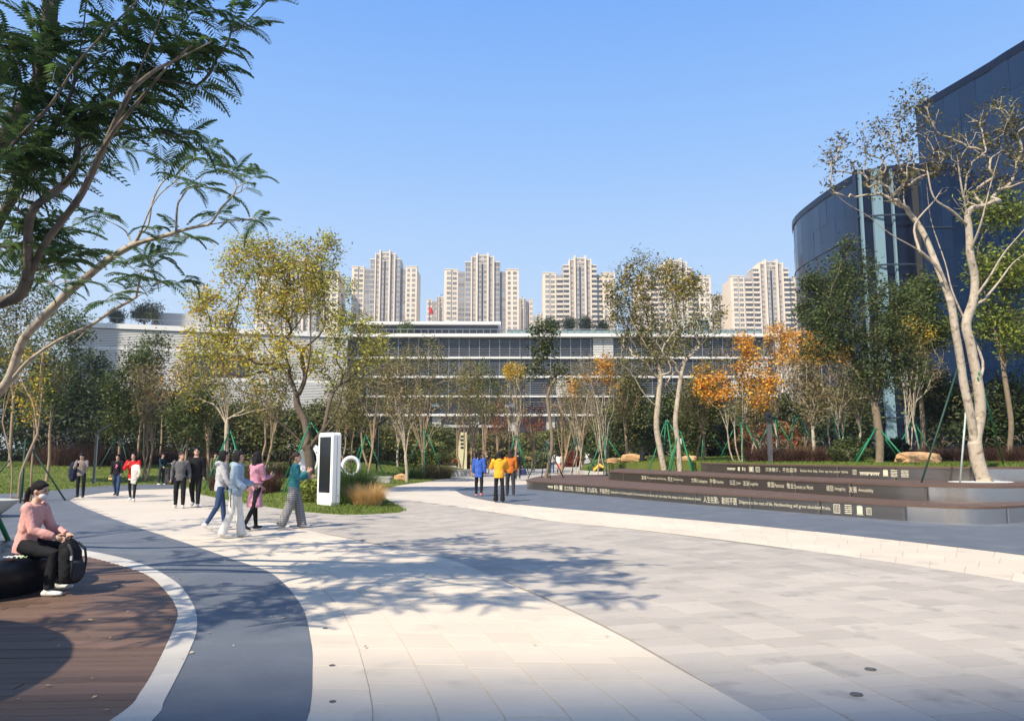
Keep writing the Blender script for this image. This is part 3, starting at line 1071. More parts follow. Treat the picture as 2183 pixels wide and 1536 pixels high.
def res_tower(label, pl, pr, ycr, ywing, D, balconies=False, full=True, ycut=722, group='cream residential towers behind the office building', dark_side=True):
    xl, xr = P(pl, 630, D)[0], P(pr, 630, D)[0]
    W = xr - xl
    zc, zw = zpx(ycr, D), zpx(ywing, D)
    zmid = [zw, zw + (zc - zw) * .52, zw + (zc - zw) * .82, zc]
    root = thing('residential_tower', ((xl + xr) / 2, D + 8, .6), label, 'tower', group)
    mb = MB()
    mb.box(xl, D, 0, xr, D + 16, zw - 1.2)
    mb.build('body_wall', M_CREAM, root)
    fh = 3.0 * D / 447
    zcut = zpx(ycut, D)
    for (f0, f1, kind, out, lev, ws) in SECT:
        if not full and lev > 0:
            lev = 1 if lev > 1 else 0
        x0, x1 = xl + W * f0, xl + W * f1
        zt = zmid[lev] - (0 if kind == 'c' else .9)
        fr = D - max(out, .3) if out > 0 else D - .3
        mb = MB()
        g = .02
        mb.box(x0 + g, fr, 0, x1 - g, D + (10 if lev else 2), zt)
        wall = mb.build({'c': 'wing_wall', 'b': 'recess_wall', 'g': 'bay_wall'}[kind] if f1 - f0 > .03 else 'pier', {'c': M_CREAM, 'b': M_BROWN, 'g': M_GRBR}[kind], root)
        if kind == 'c' and f1 - f0 > .03:
            mb = MB()
            mb.box(x0 - .15, fr - .25, zt, x1 + .15, D + 2, zt + .5)
            mb.build('parapet', M_CREAM, root)
        if ws is None:
            continue
        z = zt - fh * 1.05 if kind != 'g' else zmid[lev] - fh * 1.2
        w = x1 - x0
        while z > zcut:
            cx = (x0 + x1) / 2
            if ws == 'w':
                wl = [(cx + .15 * w, .52 * w, 1.6, 2, False)]
            elif ws == 'n':
                wl = [(cx, .55 * w, 1.6, 1, False)]
            elif ws == 'ww':
                wl = [(cx - .24 * w, .20 * w, 1.6, 1, False), (cx + .2 * w, .27 * w, 1.6, 2, False)]
            elif ws == 'g':
                wl = [(cx, .82 * w, 2.0, 3, True)]
            elif ws == 'y':
                wl = [(cx, .8 * w, 2.1, 2, True)]
            elif ws == 'd':
                wl = [(cx - .3 * w, .28 * w, 1.7, 1, False), (cx + .3 * w, .28 * w, 1.7, 1, False)]
            for (wx, ww, wh, bars, blue) in wl:
                o = piece('window', win_mesh(ww, wh * fh / 3, bars, blue), wall)
                o.location = (wx, fr - .01, z + .35)
                if balconies and ws in 'yg':
                    o = piece('balcony', balc_mesh(w * .94), wall)
                    o.location = (cx, fr - .03, z)
            z -= fh
        if ws == 'd':
            mb = MB(); mb.box(cx - .1 * w, fr - .06, 0, cx + .1 * w, fr, zt - fh * 1.5); mb.build('dark_strip', M_DARKG, root)
            for zz in range(3):
                mb = MB(); mb.box(x0, fr - .3, zt - fh * (.3 + .8 * zz), x1, fr, zt - fh * (.15 + .8 * zz)); mb.build('crown_rail', M_CREAM, root)
            mb = MB(); mb.box(x0 + .3, fr - .05, zmid[2] + .2, x1 - .3, fr + .0, zt - .5); mb.build('crown_glazing', M_SKYPANE, root)
        if kind == 'g' and lev in (1, 2):
            mb = MB(); mb.box(x0 - .2, fr - .35, zt, x1 + .2, D + 6, zt + .55); mb.build('cornice', M_CREAM, root)
    return root

res_tower('cream residential tower rising through the crown of the yellow tree', 548, 722, 553, 580, 418)
res_tower('cream residential tower with thin stepped crown, just right of the yellow tree', 750, 889, 536, 570, 430)
res_tower('cream residential tower with wide grey glazed middle, above the penthouse roof', 947, 1106, 542, 576, 430)
res_tower('cream residential tower above the row of roof trees', 1157, 1311, 548, 583, 430, balconies=True)
res_tower('cream residential tower half hidden by the tall pale-trunked tree', 1358, 1515, 553, 590, 432, balconies=True)
res_tower('cream residential tower standing nearest the dark glass building', 1557, 1722, 556, 590, 425, balconies=True)
lowg = 'lower blocks between the towers'
res_tower('lower cream block just left of the glazed middle tower, behind the red flag', 910, 972, 626, 640, 520, full=False, group=lowg)
res_tower('lower cream block just right of the glazed middle tower', 1090, 1136, 632, 640, 520, full=False, group=lowg)
res_tower('tiny far cream block left of the tower above the roof trees', 1132, 1166, 666, 672, 640, full=False, group=lowg)
res_tower('lower cream block seen right of the tall pale-trunked tree', 1505, 1557, 624, 634, 520, full=False, group=lowg)
# unseen taller blocks outside the picture: they throw the soft shade over the near paving and over the end of the white wing
m = MB(); m.box(-118, 98, 0, -100, 116, 96)
sh = thing('neighbour_tower', (-109, 80, 0), 'tall plain tower standing left of the picture beyond the white wing', 'tower')
m.build('body_wall', M_CREAM, sh)

# ================================================================ DARK CURVED GLASS BUILDING
M_NAVY = pm('navy_glass', (0.008, 0.022, 0.060), 0.06, spec=0.5, objr=0.18)
M_NFRAME = pm('navy_frame', (0.008, 0.016, 0.040), 0.35, metal=0.5)
M_RAIL = pm('pale_rail', (0.08, 0.11, 0.16), 0.35, metal=0.5)
M_PALEG = pm('pale_glass', (0.20, 0.31, 0.36), 0.12, spec=0.6)
HA, HB = 23.6, 29.4
pa = [G(x, y, HA) for x, y in ((1935, 350), (1850, 362), (1800, 385), (1740, 425), (1692, 470))]
PATH_A = spline([(pa[0][0] + 3.5, pa[0][1] - .2)] + pa + [(29.4, 76.5), (33.5, 82), (41, 86)], 8)[::-1]
pb = [G(x, y, HB) for x, y in ((1952, 229), (1990, 205), (2100, 140), (2183, 88))]
PATH_B = spline(pb + [(36.2, 44.5), (38.6, 39.5), (42, 34.5)], 8)

def glass_block(path, H, label, lev, step, bays_pale=()):
    c = path.mean(0)
    root = thing('curved_glass_building', (c[0] + 6, c[1] + 4, .5), label, 'building', 'dark glass buildings on the right')
    q = resample(path, step)
    k = len(q)
    back = [(q[-1][0] + 30, q[-1][1]), (q[0][0] + 30, q[0][1])]
    nq = normals(q)
    if ((q[k // 2] - (c + np.array([15, 8]))) @ nq[k // 2]) < 0:
        nq = -nq
    ins = q - nq * .25
    poly = [tuple(p) for p in ins] + back
    ar = sum(poly[j][0] * poly[(j + 1) % len(poly)][1] - poly[(j + 1) % len(poly)][0] * poly[j][1] for j in range(len(poly)))
    m = MB(); m.prism(poly if ar > 0 else poly[::-1], 0, H - .5); m.build('inner_wall', M_NFRAME, root)
    poly = [tuple(p) for p in q + nq * .12] + back
    m = MB(); m.prism(poly if ar > 0 else poly[::-1], H - .5, H); m.build('roof_edge', M_NFRAME, root)
    hl = (H - 1.0) / lev
    cell = {}
    for i in range(k - 1):
        mid, d = (q[i] + q[i + 1]) / 2, q[i + 1] - q[i]
        w = np.linalg.norm(d)
        ang = math.atan2(d[1], d[0])
        kind = 'pale' if i in bays_pale else 'navy'
        key = (kind, round(w, 2))
        if key not in cell:
            m = MB(); m.box(-w / 2 + .008, -.03, .008, w / 2 - .008, .03, hl - .010)
            cell[key] = m.build('glass_panel', M_PALEG if kind == 'pale' else M_NAVY, link=False).data
        for j in range(lev):
            o = piece('glass_panel', cell[key], root)
            o.location = (mid[0], mid[1], .5 + j * hl)
            o.rotation_euler = (random.gauss(0, .005), 0, ang + random.gauss(0, .006))
    for j in range(2, lev + 1, 2):
        m = MB()
        m.tube([(*(p + n_ * .05), .5 + j * hl) for p, n_ in zip(q, nq)], .055, 5)
        m.build('horizontal_rail', M_RAIL, root)
    return root

glass_block(PATH_A, HA, 'dark navy curved glass building with a vertical pale glass strip', 10, 1.3,
            bays_pale=())
glass_block(PATH_B, HB, 'taller dark navy glass building at the right edge of the picture', 12, 1.5)
# pale glass fins and floors of the stair shaft where the two blocks meet
shaft = thing('glass_stair_shaft', (*pa[1], 0), 'narrow stair shaft with pale glass strips between the dark glass blocks', 'stair shaft')
for a, b in ((1836, 1841), (1863, 1884), (1904, 1908)):
    p0, p1 = G(a, 371, HA), G(b, 362, HA)
    yy = 55.9
    x0, x1 = P(a, 480, yy)[0], P(b, 480, yy)[0]
    m = MB(); m.box(x0, yy - .1, .5, x1, yy + .15, HA - .6); m.build('pale_strip', M_PALEG, shaft)
m = MB(); m.box(P(1830, 480, 56)[0], 56.06, .5, P(1962, 480, 56)[0], 56.6, HA - .55); m.build('dark_backing', M_NFRAME, shaft)
for k in range(1, 6):
    z = .5 + k * (HA - 1.0) / 6
    m = MB(); m.tube([(P(1830, 480, 56)[0], 56.0, z), (P(1874, 480, 56)[0], 55.6, z + .0), (P(1919, 480, 56)[0], 55.5, z), (P(1962, 480, 56)[0], 55.7, z)], .07, 5); m.build('floor_rail', M_RAIL, shaft)
m = MB(); m.box(P(1948, 480, 55.4)[0], 55.3, .5, P(1960, 480, 55.4)[0], 55.42, HA - .6); m.build('dark_gap_strip', M_DARKW, shaft)  # flat dark strip: the darkness of the gap is put into its colour
# ================================================================ TREES
BARK_PALE = pm('pale_bark', (0.44, 0.37, 0.28), 0.85, var=0.28, vs=5, bump=0.5, bs=30, stretch=(1, 1, 0.4), dirt=((0.16, 0.12, 0.08), 7, 0.52, 0.72))
BARK_TAN = pm('tan_bark', (0.33, 0.235, 0.15), 0.85, var=0.25, vs=5, bump=0.5, bs=30)
BARK_DARK = pm('dark_bark', (0.115, 0.085, 0.06), 0.9, var=0.3, vs=5, bump=0.5, bs=30)
BARK_MID = pm('brown_bark', (0.20, 0.15, 0.10), 0.9, var=0.3, vs=5, bump=0.5, bs=30)
BARK_FERN = pm('grey_bark', (0.21, 0.165, 0.125), 0.85, var=0.3, vs=3, bump=0.5, bs=18, dirt=((0.09, 0.075, 0.06), 2.6, 0.48, 0.66))
def leafm(name, col, hue=0.02, isl=0.35, tr=0.35, rough=0.55):
    return pm(name, col, rough, isl=isl, hue=hue, trans=tr, spec=0.35)
LF_FERN = pm('fern_leaf', (0.10, 0.165, 0.05), 0.5, isl=0.3, hue=0.025, trans=0.42, spec=0.5, objr=0.2)
LF_YEL = leafm('yellow_green_leaf', (0.44, 0.40, 0.075), 0.035, 0.4)
LF_GOLD = leafm('golden_leaf', (0.66, 0.44, 0.04), 0.03, 0.3)
LF_OLIVE = leafm('olive_leaf', (0.20, 0.185, 0.055), 0.03)
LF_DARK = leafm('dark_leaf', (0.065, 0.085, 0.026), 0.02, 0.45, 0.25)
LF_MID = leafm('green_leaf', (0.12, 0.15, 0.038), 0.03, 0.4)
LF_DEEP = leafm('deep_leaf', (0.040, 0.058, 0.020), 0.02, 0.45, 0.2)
LF_ORANGE = leafm('orange_leaf', (0.80, 0.40, 0.055), 0.03, 0.3)
LF_BRONZE = leafm('bronze_leaf', (0.12, 0.095, 0.045), 0.03, 0.4)
LF_TAN = leafm('tan_twig_leaf', (0.24, 0.175, 0.08), 0.03, 0.4)
LF_RED = leafm('red_leaf', (0.30, 0.05, 0.02), 0.04, 0.4)
LF_LIME = leafm('lime_leaf', (0.33, 0.36, 0.05), 0.03, 0.4)

class Tree:
    def __init__(s, limbs, seed=0):
        s.r = np.random.default_rng(seed)
        cap = 60000
        s.pos = np.zeros((cap, 3)); s.dir = np.zeros((cap, 3)); s.par = np.full(cap, -1); s.ok = np.zeros(cap, bool)
        s.n = 0
        s.tips = []
        s.chains = []
        s.ends = []
        s.endw = .02
        for k, pts in enumerate(limbs):
            pts = spline(pts, 4)
            prev = -1
            if k:
                d = np.linalg.norm(s.pos[:s.n] - pts[0], axis=1)
                prev = int(np.argmin(d))
                pts = np.concatenate([s.pos[prev:prev + 1], pts[1:]]) if d[prev] < .5 else np.concatenate([s.pos[prev:prev + 1], pts])
                pts = pts[1:]
            run = []
            for j, p in enumerate(pts):
                prev = s.node(p, prev, k > 0 or j >= len(pts) * .7)
                run.append(prev)
            s.ends.append(run)

    def node(s, p, par, ok=True):
        i = s.n
        s.pos[i] = p
        s.par[i] = par
        s.ok[i] = ok
        d = p - s.pos[par] if par >= 0 else np.array([0, 0, 1.0])
        s.dir[i] = d / (np.linalg.norm(d) + 1e-9)
        s.n += 1
        return i

    def grow(s, tips, seg=.35, ang=1.1, wob=.05, up=.5, order_from=None):
        o = s.pos[np.flatnonzero(s.ok[:s.n])[0]] if order_from is None else order_from
        tips = tips[np.argsort(np.linalg.norm(tips - o, axis=1))]
        for t in tips:
            P_, D_ = s.pos[:s.n], s.dir[:s.n]
            v = t - P_
            L = np.linalg.norm(v, axis=1) + 1e-6
            c = (v * D_).sum(1) / L
            cost = L * (1 + ang * (1 - c)) + np.where(s.ok[:s.n], 0, 1e6) + np.where(v[:, 2] < -.2 * L, L * .8, 0)
            k = int(np.argmin(cost))
            l = L[k]
            m = max(2, int(l / seg))
            p0, d0 = P_[k].copy(), D_[k].copy()
            e = v[k] / l + np.array([0, 0, up])
            e /= np.linalg.norm(e)
            t0, t1 = (d0 * .5 + v[k] / l * .5) * l * .9, e * l * .9
            prev = k
            ch = []
            for j in range(1, m + 1):
                u = j / m
                h = (2 * u ** 3 - 3 * u ** 2 + 1) * p0 + (u ** 3 - 2 * u ** 2 + u) * t0 + (-2 * u ** 3 + 3 * u ** 2) * t + (u ** 3 - u ** 2) * t1
                if j < m:
                    h = h + s.r.normal(0, wob, 3) * min(l, 1.2) * .5
                prev = s.node(h, prev)
                ch.append(prev)
            s.tips.append(prev)
            s.chains.append(ch)

    def radii(s, base, tip):
        n = s.n
        cnt = np.zeros(n)
        kids = np.zeros(n, int)
        for i in range(n):
            if s.par[i] >= 0:
                kids[s.par[i]] += 1
        cnt[kids == 0] = 1
        w_ = max(1.0, len(s.tips) * s.endw)
        for run in s.ends[1:]:
            for j_, i in enumerate(run):
                cnt[i] += w_ * 2 * (1 - (j_ + 1) / len(run)) / len(run)
        for i in range(n - 1, 0, -1):
            if s.par[i] >= 0:
                cnt[s.par[i]] += cnt[i]
        g = math.log(base / tip) / math.log(max(cnt[0], 2))
        r = tip * cnt ** g
        # slow taper along unbranched runs
        ln = np.zeros(n)
        for i in range(n - 1, 0, -1):
            p = s.par[i]
            if p >= 0:
                ln[p] = max(ln[p], ln[i] + np.linalg.norm(s.pos[i] - s.pos[p]))
        L0 = max(ln[0], 1e-3)
        return np.maximum(r * (.72 + .34 * (ln / L0) ** .7), tip * .7)

    def mesh(s, base, tip, flare=1.35):
        n = s.n
        r = s.radii(base, tip)
        s.rad = r
        c = np.flatnonzero(s.par[:n] >= 0)
        p = s.par[c]
        main = np.full(n, -1)
        for i in c:
            q = s.par[i]
            if main[q] < 0 or r[i] > r[main[q]]:
                main[q] = i
        mb = MB()
        is_main = main[p] == c
        d1 = s.dir[c]
        d0 = np.where(is_main[:, None], s.dir[p], d1)
        r1 = r[c]
        r0 = np.where(is_main, r[p], np.minimum(r[p] * .9, r1 * 1.25))
        root = p == 0
        r0 = np.where(root, r0 * flare, r0)
        for lo, hi, k in ((0, .012, 3), (.012, .05, 5), (.05, 9, 9)):
            sel = (r1 >= lo) & (r1 < hi)
            if not sel.any():
                continue
            def ring(pos, d, rr):
                ref = np.where(np.abs(d[:, 1:2]) > .9, np.array([[1., 0, 0]]), np.array([[0, 1., 0]]))
                a = np.cross(d, ref); a /= np.linalg.norm(a, axis=1)[:, None]
                b = np.cross(d, a)
                t = np.arange(k) / k * 2 * math.pi
                return pos[:, None] + (a[:, None] * np.cos(t)[None, :, None] + b[:, None] * np.sin(t)[None, :, None]) * rr[:, None, None]
            A = ring(s.pos[p[sel]], d0[sel], r0[sel])
            B = ring(s.pos[c[sel]], d1[sel], r1[sel])
            v = np.concatenate([A, B], 1)
            m_ = len(v)
            t = np.arange(k)
            f = np.stack([t, t + k, (t + 1) % k + k, (t + 1) % k], 1)
            f = (np.arange(m_) * 2 * k)[:, None, None] + f[None]
            mb.add(v.reshape(-1, 3), f.reshape(-1, 4))
        return mb

def leaf_quads(pos, size, r, aspect=.42, upb=.5, droop=.0):
    """one folded-looking leaf blade (a kite) at each point"""
    n = len(pos)
    d = r.normal(0, 1, (n, 3))
    d[:, 2] = d[:, 2] * .6 - droop
    d /= np.linalg.norm(d, axis=1)[:, None]
    nn = r.normal(0, 1, (n, 3)) + np.array([0, 0, upb * 2])
    s = np.cross(d, nn)
    s /= np.linalg.norm(s, axis=1)[:, None] + 1e-9
    L = (size * r.uniform(.6, 1.35, n))[:, None]
    v = np.stack([pos, pos + d * L * .45 + s * L * aspect * .5, pos + d * L, pos + d * L * .45 - s * L * aspect * .5], 1)
    return v.reshape(-1, 3), np.arange(4 * n).reshape(-1, 4)

def ell_tips(ells, D, n, r, shell=.55, depth=.8):
    """points spread in ellipsoids given as photo ellipses (x, y, half width, half height) at distance D"""
    a = np.array([e[2] * e[3] for e in ells], float)
    out = []
    for e, k in zip(ells, np.maximum(1, (a / a.sum() * n).astype(int))):
        c = P(e[0], e[1], D)
        sx, sz = e[2] * D / FPX, e[3] * D / FPX
        u = r.normal(0, 1, (k, 3))
        u /= np.linalg.norm(u, axis=1)[:, None]
        u *= (shell + (1 - shell) * r.random(k) ** .5)[:, None] * (r.random(k) ** .15)[:, None]
        out.append(c + u * np.array([sx, min(sx, sz) * depth, sz]))
    return np.concatenate(out)

def make_tree(name, label, bx, D, ells, bark, leaves, base_r=.1, tip_r=.006, ntips=120, fork=None, limbs=None, seed=1,
              cat='tree', group=None, zbase=None, stems=1, wob=.06, seg=.35, up=.5, ang=1.1, lean=0, shell=.5, fan=0, clusters=0, endw=.02):
    r = np.random.default_rng(seed)
    x0 = (bx - CX) / FPX * D
    z0 = ground_z(x0, D) - .05 if zbase is None else zbase
    tips = ell_tips(ells, D, ntips, r, shell)
    cz = tips[:, 2].min()
    if limbs is None:
        tx, ty = tips[:, 0].mean(), tips[:, 1].mean()
        zf = fork if fork is not None else z0 + (cz - z0) * .75
        limbs = []
        for k in range(stems):
            sx = x0 + (r.normal(0, .25) if stems > 1 else 0)
            sy = D + (r.normal(0, .25) if stems > 1 else 0)
            top = np.array([sx + (tx - sx) * .25 + (r.normal(0, .35) if stems > 1 else 0) + lean, sy + (ty - sy) * .25, z0 + (zf - z0) * (1 if k == 0 else r.uniform(.8, 1.25))])
            b = np.array([sx, sy, z0])
            mid = (b + top) / 2 + np.array([r.normal(0, .05), r.normal(0, .05), 0]) * (zf - z0) * .5
            limbs.append([b, b * .75 + top * .25 + (mid - (b + top) / 2) * .7, mid, top])
    t = Tree(limbs[:1] if stems > 1 and True else limbs, seed)
    if stems > 1:
        for l in limbs[1:]:
            prev = 0
            for j, p in enumerate(spline(l, 4)[1:]):
                prev = t.node(p, prev, j > 8)
    t.endw = endw
    if fan:
        heads = [i for i in range(t.n) if not (t.par[:t.n] == i).any()]
        far_ = tips[np.argsort(-np.linalg.norm(tips - t.pos[heads[0]], axis=1))][:max(fan * 3, len(tips) // 2)]
        for k in range(fan):
            h0 = heads[k % len(heads)]
            f0 = t.pos[h0]
            e = far_[r.integers(0, len(far_))]
            e = f0 + (e - f0) * r.uniform(.6, .9)
            prev, run = h0, []
            c1 = f0 + (e - f0) * .35 + np.array([0, 0, .10 * np.linalg.norm(e - f0)]) + t.dir[h0] * .1
            for p in spline([f0, c1, f0 + (e - f0) * .7 + r.normal(0, .03, 3) * np.linalg.norm(e - f0), e], 4)[1:]:
                prev = t.node(p, prev)
                run.append(prev)
            t.ends.append(run)
    t.grow(tips, seg=seg, wob=wob, up=up, ang=ang)
    root = thing(name, (x0, D, z0), label, cat, group)
    t.mesh(base_r, tip_r).build('trunk', bark, root, smooth=True)
    tp = np.array(t.tips)
    for k, (mat, per, size, frac, spread, region) in enumerate(leaves):
        pts = []
        cen = None
        if clusters and k == 1:
            okq = [t.pos[i] for i in tp if region is None or region(t.pos[i])]
            cen = np.array([okq[j] for j in r.integers(0, len(okq), clusters)]) if okq else None
        for i, ch in zip(tp, t.chains):
            if r.random() > frac:
                continue
            q = t.pos[i]
            if cen is not None and np.linalg.norm(cen - q, axis=1).min() > .62:
                continue
            if region is not None and not region(q):
                continue
            m_ = r.poisson(per)
            if m_ == 0:
                continue
            back = ch[-min(3, len(ch)):]
            w = r.random(m_)
            a, b = t.pos[back[0]], q
            pts.append(a + (b - a) * w[:, None] + r.normal(0, spread, (m_, 3)))
        if not pts:
            continue
        v, f = leaf_quads(np.concatenate(pts), size, r, droop=.1)
        o = MB().add(v, f).build('crown' if k == 0 else ('flowers' if 'orange' in mat.name else 'foliage'), mat, root)
        o['kind'] = 'stuff'
    return root, t

def px_of(q):
    u = q - np.array([0, 0, CAMH])
    dep = u[1] * math.cos(PITCH) + u[2] * math.sin(PITCH)
    up = -u[1] * math.sin(PITCH) + u[2] * math.cos(PITCH)
    return CX + FPX * u[0] / dep, CY - FPX * up / dep

def pl(pts):
    return [P(x, y, d) for x, y, d in pts]

# ---------------------------------------------------------------- the two fern-leaved trees on the left
def frond_mesh(seed, npair=13):
    r = np.random.default_rng(seed)
    mb = MB()
    bend = r.uniform(.2, .65)
    xs = np.linspace(0, 1, 7)
    curve = lambda t: np.stack([t * (1 - .12 * bend), np.zeros_like(t), .12 * np.sin(t * 2.2) - bend * t ** 2], -1)
    c = curve(xs)
    mb.tube(c, np.linspace(.009, .003, 7), 3, cap=False)
    for i in range(npair):
        t = .12 + .86 * i / (npair - 1)
        o = curve(np.array([t]))[0]
        L = .27 * math.sin(math.pi * (.22 + .74 * t)) ** .7 * r.uniform(.85, 1.1) + .03
        for s in (-1, 1):
            d = np.array([.45 + .35 * t, s * .85, -.22 - .25 * r.random()])
            d /= np.linalg.norm(d)
            wv = np.array([.058, 0, .014])
            tip = o + d * L
            mid = o + d * L * .5 + np.array([0, 0, .02])
            mb.add([o - wv * .2, mid - wv * .62, tip, mid + wv * .62], [(0, 1, 2, 3)])
    return mb

FROND = [frond_mesh(k, 12 + k % 3) for k in range(5)]
FROND_ME = [m_.build('frond', LF_FERN, link=False).data for m_ in FROND]
FROND_VF = [(np.concatenate(m_.V), [(f, 0) for f, _ in m_.F]) for m_ in FROND]

def fern_crown(root, t, r, per=(4, 7), size=(.34, .52), budget=150, only=None):
    crown = None
    fr = []
    for i, ch in zip(t.tips, t.chains):
        q = t.pos[i]
        a = t.dir[i]
        k = r.integers(*per)
        az0 = r.uniform(0, 2 * math.pi)
        for j in range(k):
            az = az0 + j * 2 * math.pi / k + r.normal(0, .3)
            el = r.normal(.0, .35)
            d = np.array([math.cos(az) * math.cos(el), math.sin(az) * math.cos(el), math.sin(el)]) + a * .35
            d /= np.linalg.norm(d)
            side = np.cross([0, 0, 1], d)
            side /= np.linalg.norm(side) + 1e-9
            upv = np.cross(d, side)
            off = t.pos[ch[-min(2, len(ch))]] * .35 + q * .65 if j % 2 else q
            sc = r.uniform(*size)
            fr.append((off, np.stack([d, side, upv], 1) * sc, int(r.integers(0, 5))))
    def seen(f):
        x, y = px_of(f[0])
        return 0 if (-20 < x < 2200 and -20 < y < 1536) else 1
    order = sorted(range(len(fr)), key=lambda i: (seen(fr[i]), np.linalg.norm(fr[i][0])))
    mb = MB()
    for i in order[budget:]:
        o, Mx, k = fr[i]
        v, F = FROND_VF[k]
        base = mb.n
        mb.V.append(v @ Mx.T + o)
        for f, _ in F:
            mb.F.append((f + base, 0))
        mb.n += len(v)
    crown = mb.build('crown', LF_FERN, root)
    crown['kind'] = 'stuff'
    for i in order[:budget]:
        o, Mx, k = fr[i]
        ob = piece('frond', FROND_ME[k], root)
        m4 = Matrix([[*Mx[0], o[0]], [*Mx[1], o[1]], [*Mx[2], o[2]], [0, 0, 0, 1]])
        ob.matrix_basis = m4
    return crown

r = np.random.default_rng(11)
base1 = np.array([-6.65, 9.0, .05])
fork1 = np.array([-6.7, 8.95, 1.35])
limbs = [[base1, base1 * .6 + fork1 * .4 + [.03, 0, 0], fork1]] + [
    [fork1, *pl([(-150, 760, 8.63), (-60, 672, 8.35), (0, 645, 8.18), (42, 628, 8.04), (66, 578, 7.83), (98, 515, 7.58), (140, 460, 7.35), (175, 410, 7.14), (215, 325, 6.85), (245, 260, 6.61), (280, 190, 6.37), (322, 90, 6.06), (350, 10, 5.80), (385, -90, 5.70)])],
    [fork1, *pl([(-160, 720, 8.86), (-60, 590, 8.42), (0, 470, 8.01), (22, 430, 7.81), (66, 352, 7.52), (107, 283, 7.26), (146, 212, 6.99), (165, 140, 6.81), (180, 40, 6.48), (190, -60, 6.38)])],
    [fork1, *pl([(-180, 640, 8.07), (-80, 460, 7.44), (0, 342, 6.98), (59, 273, 6.73), (110, 221, 6.52), (163, 137, 6.25), (228, 65, 6.00), (300, -5, 5.78), (370, -80, 5.70)])],
    [fork1, *pl([(-190, 560, 8.71), (-60, 370, 8.09), (0, 312, 7.84), (33, 247, 7.58), (75, 195, 7.36), (100, 100, 7.11), (110, -20, 6.84)])],
    [*pl([(60, 590, 7.86), (62, 470, 7.38), (95, 420, 7.17), (140, 380, 6.98), (172, 335, 6.79), (195, 302, 6.63)])],
    [*pl([(215, 325, 6.85), (250, 270, 6.39), (300, 210, 6.00), (350, 150, 5.63), (410, 95, 5.36)])],
    [*pl([(280, 190, 6.37), (330, 150, 6.36), (390, 120, 6.36), (450, 90, 6.37)])]]
t = Tree(limbs, 5)
tp = [ell_tips([(300, 200, 120, 90), (420, 130, 120, 80), (440, 30, 130, 60), (180, 120, 170, 110), (60, 150, 130, 120), (540, 10, 50, 30), (340, 270, 80, 50), (250, -60, 260, 70), (330, 120, 140, 90)], 6.9, 84, r, .2, 1.2),
      ell_tips([(60, 380, 100, 90), (190, 270, 90, 60), (100, 300, 110, 70)], 7.2, 34, r, .2, 1.2),
      ell_tips([(130, 550, 60, 40), (90, 480, 60, 50), (20, 500, 50, 60)], 8.0, 16, r, .2, 1.2),
      # the parts of the crown above and left of the picture, whose shadow falls on the plaza and the deck
      np.column_stack([r.uniform(-7.0, -2.7, 150), r.uniform(2.6, 7.9, 150), r.uniform(6.9, 8.0, 150)]),
      np.column_stack([r.uniform(-7.2, -4.5, 60), r.uniform(3.5, 5.6, 60), r.uniform(4.1, 5.2, 60)]),
      np.column_stack([r.uniform(-9.6, -6.5, 26), r.uniform(6.5, 11.0, 26), r.uniform(5.2, 7.2, 26)])]
t.ok[:6] = False
t.grow(np.concatenate(tp), seg=.3, wob=.05, up=.1, ang=.9)
fern1 = thing('fern_leaved_tree', base1, 'large fern-leaved tree with dark leaning limbs rising from the round bench', 'tree', 'fern-leaved trees on the left')
t.endw = .03
t.mesh(.13, .009).build('trunk', BARK_FERN, fern1, smooth=True)
fern_crown(fern1, t, r, per=(4, 7), size=(.24, .50), budget=190)

base2 = np.array([-11.0, 12.6, .0])
fork2 = np.array([-9.6, 12.3, 1.9])
limbs = [[base2, (base2 + fork2) / 2, fork2],
         [fork2, *pl([(-60, 880, 11.6), (0, 831, 11.3), (22, 800, 11.2), (42, 743, 11.1), (58, 712, 11.0), (110, 658, 10.9), (143, 626, 10.8), (182, 593, 10.7), (234, 551, 10.6), (286, 521, 10.5), (345, 504, 10.4), (407, 486, 10.3), (482, 473, 10.2), (553, 463, 10.1)])],
         [*pl([(0, 831, 11.3), (25, 808, 11.2), (65, 765, 11.1), (130, 722, 11.0), (195, 692, 10.9), (235, 664, 10.8), (270, 645, 10.7), (300, 628, 10.6), (348, 610, 10.5)])],
         [*pl([(65, 765, 11.1), (105, 775, 11.2), (150, 735, 11.1), (180, 708, 11.1), (196, 688, 11.0)])],
         [*pl([(286, 521, 10.5), (300, 495, 10.4), (318, 450, 10.2), (340, 415, 10.1), (372, 388, 10.0)])],
         [*pl([(300, 500, 10.4), (316, 478, 10.5), (325, 430, 10.5), (345, 390, 10.5), (372, 372, 10.4)])],
         [*pl([(375, 495, 10.3), (378, 440, 10.2), (388, 420, 10.2), (400, 402, 10.2)])],
         [*pl([(450, 478, 10.2), (470, 445, 10.1), (492, 422, 10.0), (505, 395, 10.0), (492, 375, 9.9)])],
         [*pl([(281, 522, 10.5), (270, 495, 10.5), (250, 480, 10.4), (225, 468, 10.4)])],
         [*pl([(290, 632, 10.6), (295, 610, 10.5), (300, 590, 10.4)])],
         [fork2, *pl([(-120, 700, 11.5), (-60, 520, 11.2), (-20, 380, 11.0)])],
         [fork2, *pl([(-140, 640, 13.5), (-70, 560, 14.0), (0, 520, 14.2), (60, 500, 14.4), (130, 520, 14.5)])],
         [fork2, *pl([(-200, 500, 13), (-150, 300, 13.4), (-100, 150, 13.6)])]]
t = Tree(limbs, 6)
